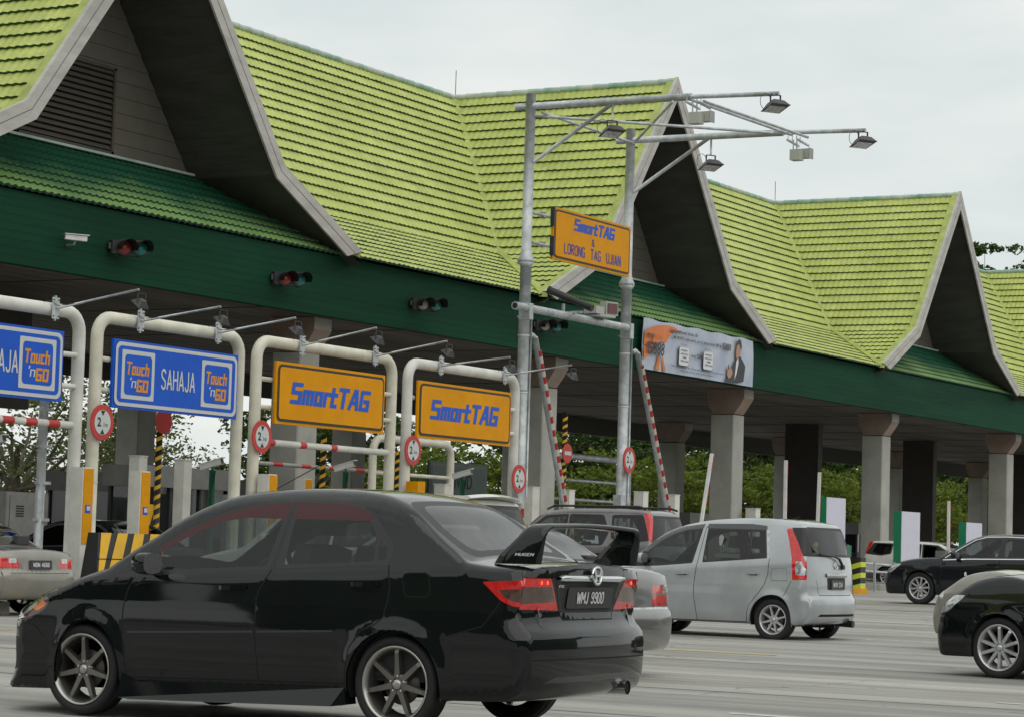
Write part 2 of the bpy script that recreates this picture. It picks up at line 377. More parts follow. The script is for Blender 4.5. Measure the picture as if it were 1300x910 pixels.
class Car:
    def __init__(c, sp):
        c.sp = sp; c.res = sp.get('res', .05); sx, sz = sp.get('scale', (1, 1)); c.hw = sp['hw']
        O = catmull(sp['outline'], c.res); c.O = O
        c.bot = densify([O[-1, :2], O[0, :2]], c.res*2, False)[1:-1]
        c.loop = np.vstack([O[:, :2], c.bot]); c.rad = np.r_[O[:, 2], np.full(len(c.bot), .03)]
        c.rloop = np.r_[c.rad, c.rad[:1]]
        c.A = c.loop; c.B = np.roll(c.loop, -1, 0)
        c.arches = sp['arches']   # (u, z, r)
    def base(c, u, w):
        prof = np.array(c.sp['inset']); 
        ins = np.interp(w, prof[:, 0], prof[:, 1])
        zb = np.interp(u, [0, c.sp['L']], c.sp['belt']); ins = ins+np.maximum(0, w-zb)*c.sp['tumble']+np.maximum(0, w-zb-.25)**2*c.sp.get('tumble2', .25)
        return c.hw-ins
    def W(c, P):
        d, i, t = segd(P, c.A, c.B); r = c.rloop[i]*(1-t)+np.roll(c.rloop, -1)[i]*t if False else c.rad[i]
        r = np.maximum(r, .01); q = 1-np.minimum(d/r, 1); b = c.base(P[:, 0], P[:, 1])
        fl = np.zeros(len(P))
        for (au, az, ar) in c.arches:
            da = np.hypot(P[:, 0]-au, P[:, 1]-az)-ar; fl = np.maximum(fl, .018*(1-sstep(da, .0, .10))*(P[:, 1] > .12))
        cz = c.sp.get('crease'); 
        if cz:
            zc = np.interp(P[:, 0], [0, c.sp['L']], cz); fl = fl+.010*np.exp(-((P[:, 1]-zc)/.03)**2)
        return b-.85*r*(1-np.sqrt(np.maximum(0, 1-q*q)))+fl*(q < .999)
    def warp(c, V):
        s = c.sp; V = np.asarray(V, float).copy(); y = np.abs(V[:, 1])/c.hw; Lc = s['L']
        F = np.clip(1-V[:, 0]/s.get('uf', 1.0), 0, 1)**1.4; G = np.clip((V[:, 0]-(Lc-s.get('ur', .8)))/s.get('ur', .8), 0, 1)**1.4
        zf = s.get('kfz', 0)
        du = s['kf']*y**3*F-s['kr']*y**3.0*G
        a, m, b = s['ws']; bump = np.clip(np.minimum((V[:, 0]-a)/(m-a), (b-V[:, 0])/(b-m)), 0, 1)*sstep(V[:, 1+1], .85, 1.0)
        du = du+.09*y**2*bump
        V[:, 2] -= s['crown']*y**2*sstep(V[:, 2], .62, .95)
        V[:, 0] += du; return V
    def unwarp(c, V):
        V = np.asarray(V, float); p = V.copy()
        for _ in range(12): p = p-(c.warp(p)-V); p[:, 1] = V[:, 1]
        return p
    def unside(c, P):
        P = np.asarray(P, float); q = P.copy()
        for _ in range(6):
            y = -c.W(q); v = c.unwarp(np.c_[P[:, 0], y, P[:, 1]]); q = v[:, [0, 2]]
        return q
    def build_side(c):
        res = c.res; pts = []; edges = []
        def addloop(P, closed=True):
            o = len(pts); pts.extend([tuple(p) for p in P]); n = len(P)
            edges.extend([(o+i, o+(i+1) % n) for i in range(n if closed else n-1)])
        addloop(c.loop)
        c.archpoly = []
        for (au, az, ar) in c.arches:
            P = [(au-ar, -.2)]+[(au-ar*math.cos(t), az+ar*math.sin(t)) for t in np.linspace(0, math.pi, 26)]+[(au+ar, -.2)]
            c.archpoly.append(np.array(P)); addloop(densify(P, res))
        regs = []
        for rg in c.sp['side']:
            nm, poly, mt = rg[:3]
            if len(rg) > 3 and rg[3] == 'line':
                P0 = np.asarray(poly, float); wd = rg[4] if len(rg) > 4 else .008; D = np.gradient(P0, axis=0); D /= np.hypot(*D.T)[:, None]; Nn = np.c_[-D[:, 1], D[:, 0]]*wd/2
                Q = np.vstack([densify(P0+Nn, res, False), densify((P0-Nn)[::-1], res, False)])
            else: Q = densify(roundpoly(poly, rg[3] if len(rg) > 3 else .02), res)
            Q = c.unside(Q); regs.append((nm, Q, mt)); addloop(Q)
        # interior points
        lo = c.loop.min(0); hi = c.loop.max(0)
        gx, gy = np.meshgrid(np.arange(lo[0], hi[0], res), np.arange(lo[1], hi[1], res)); gx[::2] += res/2
        G = np.c_[gx.ravel(), gy.ravel()]; G = G[inpoly(G, c.loop)]; d, _, _ = segd(G, c.A, c.B); G = G[d > res*.6]
        T = (np.roll(c.loop, -1, 0)-np.roll(c.loop, 1, 0)); T /= np.hypot(*T.T)[:, None]+1e-9; Nn = np.c_[T[:, 1], -T[:, 0]]
        rings = []
        for k in (.06, .2, .42, .7):
            q = c.loop+Nn*(c.rad*k)[:, None]; d, _, _ = segd(q, c.A, c.B); ok = (d > c.rad*k*.9) & inpoly(q, c.loop); rings.append(q[ok])
        allp = np.vstack([G]+rings)
        pts.extend([tuple(p) for p in allp])
        V2, F = cdt(pts, edges); C = V2[F].mean(1)
        a = V2[F]; area = (a[:, 1, 0]-a[:, 0, 0])*(a[:, 2, 1]-a[:, 0, 1])-(a[:, 1, 1]-a[:, 0, 1])*(a[:, 2, 0]-a[:, 0, 0])
        F[area < 0] = F[area < 0][:, ::-1]
        keep = inpoly(C, c.loop) & (np.abs(area) > 1e-9)
        for ap in c.archpoly: keep &= ~inpoly(C, ap)
        F = F[keep]; C = C[keep]; t = np.full(len(F), -1)
        for i, (nm, Q, mt) in reversed(list(enumerate(regs))): t[inpoly(C, Q)] = i
        Wv = c.W(V2); V = np.c_[V2[:, 0], -Wv, V2[:, 1]]
        c.bS = segd(V2, c.A, c.B)[0] < 2e-5
        return c.warp(V), F, t, regs
    def build_strip(c):
        res = c.res; n = len(c.loop); P = np.vstack([c.loop, c.loop[:1]])
        S = np.r_[0, np.cumsum(np.hypot(*np.diff(P, axis=0).T))]; Rr = np.r_[c.rad, c.rad[0]]
        bw = c.base(P[:, 0], P[:, 1]); ye = bw-.85*np.maximum(Rr, .01)
        # match the side sheet exactly at the outline
        ye = c.W(P)
        nO = len(c.O)
        lim = ye.copy()
        for (au, az, ar) in c.arches:
            for k in range(nO, n):
                if abs(P[k, 0]-au) < ar+.03: lim[k] = c.hw-.30
        c.S, c.P, c.ye = S, P, ye
        pts = []; edges = []
        def addloop(Q): o = len(pts); pts.extend([tuple(p) for p in Q]); m = len(Q); edges.extend([(o+i, o+(i+1) % m) for i in range(m)])
        dom = np.vstack([np.c_[S, lim], np.c_[S, -lim][::-1]]); addloop(dom)
        ys = np.arange(0, c.hw, res*1.3)
        for k in range(1, len(S)-1, 1 if res > .06 else 1):
            for y in ys:
                if y < lim[k]-.02:
                    pts.append((S[k], y)); 
                    if y: pts.append((S[k], -y))
        iu = np.argmax(P[:nO, 1]); regs = []
        for rg in c.sp['strip']:
            nm, kind, poly, mt = rg[:4]
            polys = [poly]
            if len(rg) > 5 and rg[5] == 'mirror': polys.append([(-y, z) for y, z in poly][::-1])
            for poly_ in polys:
                Q = densify(roundpoly(poly_, rg[4] if len(rg) > 4 else .02), res*.7)
                if kind == 'top':
                    v = c.unwarp(np.c_[Q[:, 1], Q[:, 0], np.full(len(Q), 1.1)]); lo_ = np.argmax(P[:nO, 0] > .12); hi_ = nO-1-np.argmax(P[:nO, 0][::-1] < c.sp['L']-.05)
                    mono = np.maximum.accumulate(P[lo_:hi_, 0]+np.arange(hi_-lo_)*1e-7); s_ = np.interp(v[:, 0], mono, S[lo_:hi_])
                elif kind == 'rear':
                    zz = c.unwarp(np.c_[np.full(len(Q), c.sp['L']-.1), Q[:, 0], Q[:, 1]])[:, 2]; k0 = nO-1
                    while k0 > iu and P[k0-1, 1] >= P[k0, 1]-1e-4: k0 -= 1
                    seq = P[k0:nO, 1][::-1]; s_ = np.interp(zz, np.maximum.accumulate(seq+np.arange(len(seq))*1e-7), S[k0:nO][::-1])
                else:
                    zz = c.unwarp(np.c_[np.full(len(Q), .05), Q[:, 0], Q[:, 1]])[:, 2]; seq = P[:iu, 1]; s_ = np.interp(zz, np.maximum.accumulate(seq+np.arange(len(seq))*1e-7), S[:iu])
                Q2 = np.c_[s_, Q[:, 0]]; keep = [0]
                for i in range(1, len(Q2)):
                    if np.hypot(*(Q2[i]-Q2[keep[-1]])) > 1e-4: keep.append(i)
                Q2 = Q2[keep]; regs.append((nm, Q2, mt)); addloop(Q2)
        V2, F = cdt(pts, edges); C = V2[F].mean(1); a = V2[F]
        area = (a[:, 1, 0]-a[:, 0, 0])*(a[:, 2, 1]-a[:, 0, 1])-(a[:, 1, 1]-a[:, 0, 1])*(a[:, 2, 0]-a[:, 0, 0])
        F[area < 0] = F[area < 0][:, ::-1]; keep = (np.abs(area) > 1e-9) & inpoly(C, dom); F = F[keep]; C = C[keep]
        t = np.full(len(F), -1)
        for i, (nm, Q, mt) in reversed(list(enumerate(regs))): t[inpoly(C, Q)] = i
        u = np.interp(V2[:, 0], S, P[:, 0]); z = np.interp(V2[:, 0], S, P[:, 1])
        V = c.warp(np.c_[u, V2[:, 1], z])
        c.bT = np.abs(np.abs(V2[:, 1])-np.interp(V2[:, 0], S, lim)) < 2e-5
        return V, F, t, regs
    def surf_side(c, u, w_):
        q = c.unside(np.array([[u, w_]])); return c.warp(np.c_[q[:, 0], -c.W(q), q[:, 1]])[0]
    def surf_rear(c, y, z):
        O = c.O; iu = np.argmax(O[:, 1]); zz = c.unwarp(np.array([[c.sp['L']-.1, y, z]]))[0, 2]; k0 = len(O)-1
        while k0 > iu and O[k0-1, 1] >= O[k0, 1]-1e-4: k0 -= 1
        u = np.interp(zz, O[k0:, 1][::-1], O[k0:, 0][::-1]); return c.warp(np.array([[u, y, zz]]))[0]
    def surf_front(c, y, z):
        O = c.O; iu = np.argmax(O[:, 1]); u = np.interp(z, O[:iu, 1], O[:iu, 0]); return c.warp(np.array([[u, y, z]]))[0]
    def surf_top(c, u, y):
        O = c.O; v = c.unwarp(np.array([[u, y, 1.1]]))[0]; z = np.interp(v[0], O[len(O)//8:-len(O)//8, 0], O[len(O)//8:-len(O)//8, 1]); return c.warp(np.array([[v[0], y, z]]))[0]

def wheel(root, pos, out, r, rw, rim_r, spokes, style, width=.19):
    """out = -1 near side, +1 far side"""
    w_ = pivot('wheel', root, pos, (0, random.uniform(0, 2) if style != 'seven' else 0.0, 0))
    if out > 0: w_.rotation_euler[2] = math.pi; w_.rotation_euler[1] *= -1
    h = width/2; t = MB()
    t.lathe([(rim_r, h*.7), (rim_r+.01, h*.92), (r-.045, h), (r-.02, h*.97), (r-.006, h*.84), (r, h*.6), (r-.004, h*.42), (r-.004, h*.38), (r, h*.36), (r, -h*.36), (r-.004, -h*.38), (r-.004, -h*.42), (r, -h*.6), (r-.006, -h*.84), (r-.02, -h*.97), (r-.045, -h), (rim_r+.01, -h*.92), (rim_r-.004, -h*.8)], (0, 0, 0), n=64)
    t.build('tyre', M_rubber, w_)
    b = MB(); o = -h*.8; m0 = {'seven': [M_rimdark, M_rimlip]}.get(style, [M_rimsilver, M_rimsilver])
    b.lathe([(rim_r-.002, o), (rim_r+.004, o-.012), (rim_r-.006, o-.014), (rim_r-.014, o-.004), (rim_r-.026, o+.02), (rim_r-.04, o+.07), (rim_r-.045, h*.7)], (0, 0, 0), n=64, mlist=[1, 1, 1, 1, 0, 0])
    sw = {'seven': (.036, .026), 'eight': (.030, .022), 'ten': (.034, .030), 'nine': (.026, .040)}.get(style, (.03, .03))
    for k in range(spokes):
        a = 2*math.pi*k/spokes+math.pi/2; ca, sa = math.cos(a), math.sin(a)
        def P(rr, s, y): return (rr*ca-s*sa, y, rr*sa+s*ca)
        r0, r1 = .035, rim_r-.012; V = []
        for rr, wd, yf in ((r0, sw[0]*.8, o+.016), (r0+.03, sw[0]*.62, o+.016), ((r0+r1)/2, (sw[0]+sw[1])*.32, o+.012), (r1-.03, sw[1]*.62, o+.005), (r1, sw[1]*.8, o+.014)):
            for s_, y_ in ((-wd, yf+.035), (-wd*.78, yf), (wd*.78, yf), (wd, yf+.035)): V.append(P(rr, s_, y_))
        F = []
        for i in range(4):
            for j in range(3): F.append((i*4+j, i*4+j+1, i*4+j+5, i*4+j+4))
        b.add(V, F, 0)
    b.lathe([(0, o+.006), (.024, o+.006), (.030, o+.012), (.034, o+.022), (.062, o+.022), (.066, o+.05)], (0, 0, 0), n=28, mlist=[1, 1, 0, 0, 0])
    for k in range(5 if style != 'eight' else 4):
        a = 2*math.pi*k/(5 if style != 'eight' else 4)+.3; b.lathe([(0, o+.014), (.008, o+.014), (.009, o+.024)], (.049*math.cos(a), 0, .049*math.sin(a)), m=1, n=10)
    rim = b.build('rim', m0, w_)
    d = MB(); d.lathe([(0, o+.075), (.125, o+.075), (.128, o+.085), (.12, o+.095)], (0, 0, 0), n=32); d.build('brake_disc', M_disc, w_)
    return w_

def car(name, label, sp, loc, yaw=0.0, tilt=0.0, group='cars on the toll plaza'):
    c = Car(sp); root = thing(name, label, sp.get('cat', 'car'), loc, R(-90+yaw), group)
    body = pivot('tmp', root); body.name = 'body_shell'  # carries the sprung parts
    rootb = root
    if tilt: root.rotation_euler = (Matrix.Rotation(R(-90+yaw), 3, 'Z')@Matrix.Rotation(-R(tilt), 3, 'Y')).to_euler()
    bpy.data.objects.remove(body)
    VS, FS, TS, RS = c.build_side(); VT, FT, TT, RT = c.build_strip()
    VM = VS*[1, -1, 1]
    allV = np.vstack([VS, VM, VT]); o1 = len(VS); o2 = 2*len(VS)
    allF = np.vstack([FS, FS[:, ::-1]+o1, FT+o2])
    key = np.round(allV/3e-4).astype(np.int64); _, inv = np.unique(key, axis=0, return_inverse=True); inv = inv.ravel()
    fn = np.cross(allV[allF[:, 1]]-allV[allF[:, 0]], allV[allF[:, 2]]-allV[allF[:, 0]])
    nn = np.zeros((inv.max()+1, 3))
    for k in range(3): np.add.at(nn, inv[allF[:, k]], fn)
    nn /= np.linalg.norm(nn, axis=1)[:, None]+1e-12; VN = nn[inv]
    # vertices of one sheet on the shared outline without a twin on the other take their normal from their neighbours there
    cnt = np.bincount(inv)[inv] > 1; zone = np.zeros(len(allV), bool)
    zone[:o1] = c.bS; zone[o1:o2] = c.bS; zone[o2:] = c.bT
    good = np.where(zone & cnt)[0]; bad = np.where(zone & ~cnt)[0]
    if len(good) and len(bad):
        D = np.linalg.norm(allV[bad][:, None]-allV[good][None], axis=2); D[D < 1e-6] = 1e-6; ix = np.argsort(D, axis=1)[:, :4]
        wt = 1/np.take_along_axis(D, ix, 1); nb = (VN[good][ix]*wt[:, :, None]).sum(1); VN[bad] = nb/(np.linalg.norm(nb, axis=1)[:, None]+1e-9)
    mats = sp['mats']; parts = {}
    def collect(F, T, regs, off, side):
        for ti in np.unique(T):
            nm, mt = ('body', 'paint') if ti < 0 else (regs[ti][0], regs[ti][2])
            k = (nm, side if nm not in ('body',) and not (regs is RT) else ('', 'L', 'R')[0]) if regs is not RT else (nm, '')
            if regs is RT and nm in ('tail_light', 'headlight', 'fog_light'):
                f = F[T == ti]; cy = allV[f+off][:, :, 1].mean()
                k = (nm, 'L' if cy < 0 else 'R')
            parts.setdefault(k, []).append((F[T == ti]+off, mt))
    collect(FS, TS, RS, 0, 'L'); collect(FS[:, ::-1], TS, RS, o1, 'R'); collect(FT, TT, RT, o2, '')
    objs = {}
    for (nm, sd_), lst in parts.items():
        F = np.vstack([f for f, _ in lst]); mnames = []; mi = []
        for f, mt in lst:
            if mt not in mnames: mnames.append(mt)
            mi += [mnames.index(mt)]*len(f)
        used, ninv = np.unique(F, return_inverse=True); F2 = ninv.reshape(F.shape)
        objs[(nm, sd_)] = mesh_np(nm.split('.')[0], allV[used], F2, [mats[m] for m in mnames], root, True, mi, VN[used])
    for (nm, sd_), o in objs.items():
        b = nm.split('.')
        if b[0] == 'window' and len(b) > 1 and ('door.'+b[1], sd_) in objs: o.parent = objs[('door.'+b[1], sd_)]
    c.objs = objs; c.root = root
    # wheel wells + arch lips + underside
    for i, (au, az, ar) in enumerate(c.arches):
        for sg in (-1, 1):
            m = MB()
            T = np.linspace(-.25, math.pi+.25, 24); Q = np.c_[au-ar*np.cos(T), az+ar*np.sin(T)]
            Wv = c.W(Q); Vo = c.warp(np.c_[Q[:, 0], -Wv, Q[:, 1]]); V = []; 
            for a_ in Vo: V += [(a_[0], sg*-a_[1], a_[2]), (a_[0], sg*-a_[1]-sg*.02, a_[2]-.004), (a_[0], sg*(c.hw-.40), a_[2])]
            n = len(Vo); F = []; 
            for k in range(n-1): F += [(3*k, 3*k+3, 3*k+4, 3*k+1)]
            m.add(V, F, 0, True); m.add(V, [(3*k+1, 3*k+4, 3*k+5, 3*k+2) for k in range(n-1)], 1)
            m.add([V[3*k+2] for k in range(n)], [tuple(range(n))], 1)
            m.build('wheel_arch', [mats['paint'], M_gap], root)
    for i, (au, az, ar) in enumerate(c.arches):
        for sg in (-1, 1):
            wheel(root, (au, sg*(c.hw-.01-sp.get('win', .10)), sp['tr']), sg, sp['tr'], 0, sp['rim'], sp['spokes'], sp['wstyle'])
    # cabin
    ca, cb, cbelt = sp['cabin']; iw = c.hw-.12
    m = MB(); m.box(((ca+cb)/2, 0, .34), (cb-ca, 2*iw, .06)); m.box((ca+.02, 0, .62), (.05, 2*iw, .6)); m.box((cb-.02, 0, .62), (.05, 2*iw, .62))
    for sg in (-1, 1): m.box(((ca+cb)/2, sg*(iw+.0), .60), (cb-ca, .03, .52))
    m.build('cabin', M_interior, root)
    m = MB(); V = [(ca-.28, cbelt-.06), (ca+.12, cbelt-.02), (ca+.30, cbelt-.04), (ca+.36, cbelt-.16), (ca+.30, cbelt-.34), (ca-.1, cbelt-.4)]
    m.add([(x, -iw, z) for x, z in V]+[(x, iw, z) for x, z in V], [(5, 4, 3, 2, 1, 0), (6, 7, 8, 9, 10, 11)]+[(i, (i+1) % 6, 6+(i+1) % 6, 6+i) for i in range(6)]); m.build('dashboard', M_interior, root)
    sx = ca+.95
    for sg in (-1, 1):
        m = MB(); m.box((sx, sg*.36, .50), (.52, .50, .16), bev=.05)
        m.rail((sx+.22, sg*.36, .52), (sx+.42, sg*.36, .52+.60*sp.get('seath', 1)), .48, .12); m.rail((sx+.44, sg*.36, .60+.60*sp.get('seath', 1)), (sx+.46, sg*.36, .77+.60*sp.get('seath', 1)), .27, .09)
        m.build('seat', M_seat, root)
    bx = min(cb-.25, sx+1.05); m = MB(); m.box((bx-.1, 0, .50), (.5, 1.25, .18), bev=.05); m.rail((bx+.1, 0, .52), (bx+.28, 0, 1.0), 1.25, .14)
    for sg in (-1, 1): m.rail((bx+.27, sg*.36, .98), (bx+.29, sg*.36, 1.12), .26, .09)
    m.build('rear_seat', M_seat, root)
    m = MB(); cx, cy, cz = ca+.42, .36, cbelt-.08
    ring = [(cx+.06*math.sin(a), cy+.18*math.cos(a), cz+.17*math.sin(a)) for a in np.linspace(0, 2*math.pi, 25)]
    m.tube(ring, .014, n=8, caps=False); m.tube([(cx, cy-.17, cz), (cx, cy+.17, cz)], .014, n=6); m.tube([(cx-.2, cy, cz-.1), (cx, cy, cz)], .02, n=6); m.build('steering_wheel', M_interior, root)
    # mirrors
    mu, mz = sp['mirror']
    p0 = c.surf_side(mu+.04, mz-.02)
    for sg in (-1, 1):
        m = MB(); y0 = sg*abs(p0[1]); V = []
        prof = [(-.075, .4), (-.055, .85), (-.01, 1.0), (.045, .95), (.05, .93)]
        for du, k in prof:
            for a in np.linspace(0, 2*math.pi, 12, endpoint=False):
                ry = .105*k; rz = .072*k; V.append((mu+du, y0+sg*(.13)+ry*math.copysign(abs(math.cos(a))**.7, math.cos(a)), mz+.035+rz*math.copysign(abs(math.sin(a))**.7, math.sin(a))))
        F = [(i*12+j, i*12+(j+1) % 12, (i+1)*12+(j+1) % 12, (i+1)*12+j) for i in range(4) for j in range(12)]
        m.add(V, F, 0, True); m.add(V[:12], [tuple(range(12))], 0, True); m.add(V[-12:], [tuple(range(12))[::-1]], 1)
        m.rail((mu+.0, y0-sg*.03, mz-.03), (mu, y0+sg*.09, mz-.02), .06, .03, 2)
        mo = m.build('mirror', [mats.get('mirror', mats['paint']), M_chrome, M_plast], root)
        if ('door.front', 'L' if sg < 0 else 'R') in objs: mo.parent = objs[('door.front', 'L' if sg < 0 else 'R')]
    # door handles
    for (hu, hz, dn) in sp.get('handles', []):
        for sg in (-1, 1):
            p = c.surf_side(hu, hz); y = sg*abs(p[1]); m = MB()
            P = [(-.10, 0), (-.07, .018), (.0, .024), (.07, .018), (.10, 0)]
            pts = [(p[0]+a, y+sg*(b+.004), p[2]+.006*(a > 0)) for a, b in P]
            for q0, q1 in zip(pts[:-1], pts[1:]): m.rail(q0, q1, .016, .026, 0)
            m.add([(p[0]-.075, y+sg*.003, p[2]-.004), (p[0]+.075, y+sg*.003, p[2]-.004), (p[0]+.04, y+sg*.003, p[2]-.045), (p[0]-.04, y+sg*.003, p[2]-.045)], [(0, 1, 2, 3)], 1)
            o = m.build('handle', [mats['paint'], M_gap], root); par = objs.get((dn, 'L' if sg < 0 else 'R')); 
            if par: o.parent = par
    # number plate
    if 'plate' in sp:
        y, z, w_, h_, txt, front = (*sp['plate'], False)[:6]
        p = c.surf_rear(y, z); pt = c.surf_rear(y, z+h_/2)[0]; pb = c.surf_rear(y, z-h_/2)[0]; m = MB(); sl = Vector((pt-pb, 0, h_)).normalized()
        nrm = Vector((0, 1, 0)).cross(sl); O = Vector((p[0], y-w_/2, z))-sl*h_/2+nrm*.012
        m.rrect(O, EY, sl, w_, h_, .012, 0, .006); m.rrect(O, EY, sl, w_, h_, .012, 0, 0.0)
        P4 = [O, O+Vector(EY)*w_, O+Vector(EY)*w_+sl*h_, O+sl*h_]; m.add([tuple(q) for q in P4]+[tuple(q+nrm*.0055) for q in P4], [(0, 1, 5, 4), (1, 2, 6, 5), (2, 3, 7, 6), (3, 0, 4, 7)], 0)
        po = m.build('number_plate', M_platebk, root)
        if txt:
            t = MB(); t.text(txt, O+Vector(EY)*w_*.12+sl*h_*.24, EY, sl, h_*.52, w_*.76, z=.009, logo='sans', thick=.17, gap=.22); t.build('plate_lettering', M_platewh, po)
    return c

# ------------------------------------------------------------------ car specifications
def seg(y1, z1, y2, z2, w_=.008):
    d = np.array([y2-y1, z2-z1]); d = d/np.hypot(*d); n = np.array([-d[1], d[0]])*w_/2
    a = np.array([y1, z1]); b = np.array([y2, z2]); return [tuple(a+n), tuple(a-n), tuple(b-n), tuple(b+n)]
P_black = paint('black car paint', (0.005, 0.0065, 0.0075), rough=.4)
P_silver = paint('silver car paint', (0.43, 0.455, 0.475), 0.45, .36)
P_grey = paint('grey car paint', (0.20, 0.195, 0.20), 0.7, .4)
P_gold = paint('champagne car paint', (0.25, 0.238, 0.205), 0.4, .4)
P_pewter = paint('pewter car paint', (0.22, 0.22, 0.215), 0.65, .4)
P_navy = paint('black sedan paint', (0.008, 0.010, 0.013), rough=.35)
P_whitecar = paint('white car paint', (0.66, 0.66, 0.62), 0.0, .35)
M_visor = mat('red tinted deflector', (0.05, 0.004, 0.005), 0.25, coat=.35, spec=.3)
M_visorg = mat('smoked deflector', (0.035, 0.035, 0.038), 0.15, coat=1.0)
M_bumpdark = mat('unpainted bumper', (0.13, 0.12, 0.10), 0.6, noise=.15)
M_satin = mat('satin trim and crease highlight', (0.025, 0.03, 0.032), 0.35, coat=.5)  # trim, and the highlight lines coloured along the door crease
def matset(p, g=G_tint, **k):
    d = dict(paint=p, glass=g, trim=M_plast, gap=M_gap, red=M_lensred, smoke=M_lensdark, clear=M_lensclear, chrome=M_chrome, visor=M_visorg, lit=M_lenslit, dark=M_interior, bump=p, amber=M_amberlens, sat=M_satin)
    d.update(k); return d
INS = [(0.1, .06), (.2, .035), (.35, .012), (.6, 0), (.75, .004), (.9, .02), (1.0, .032), (1.6, .06)]

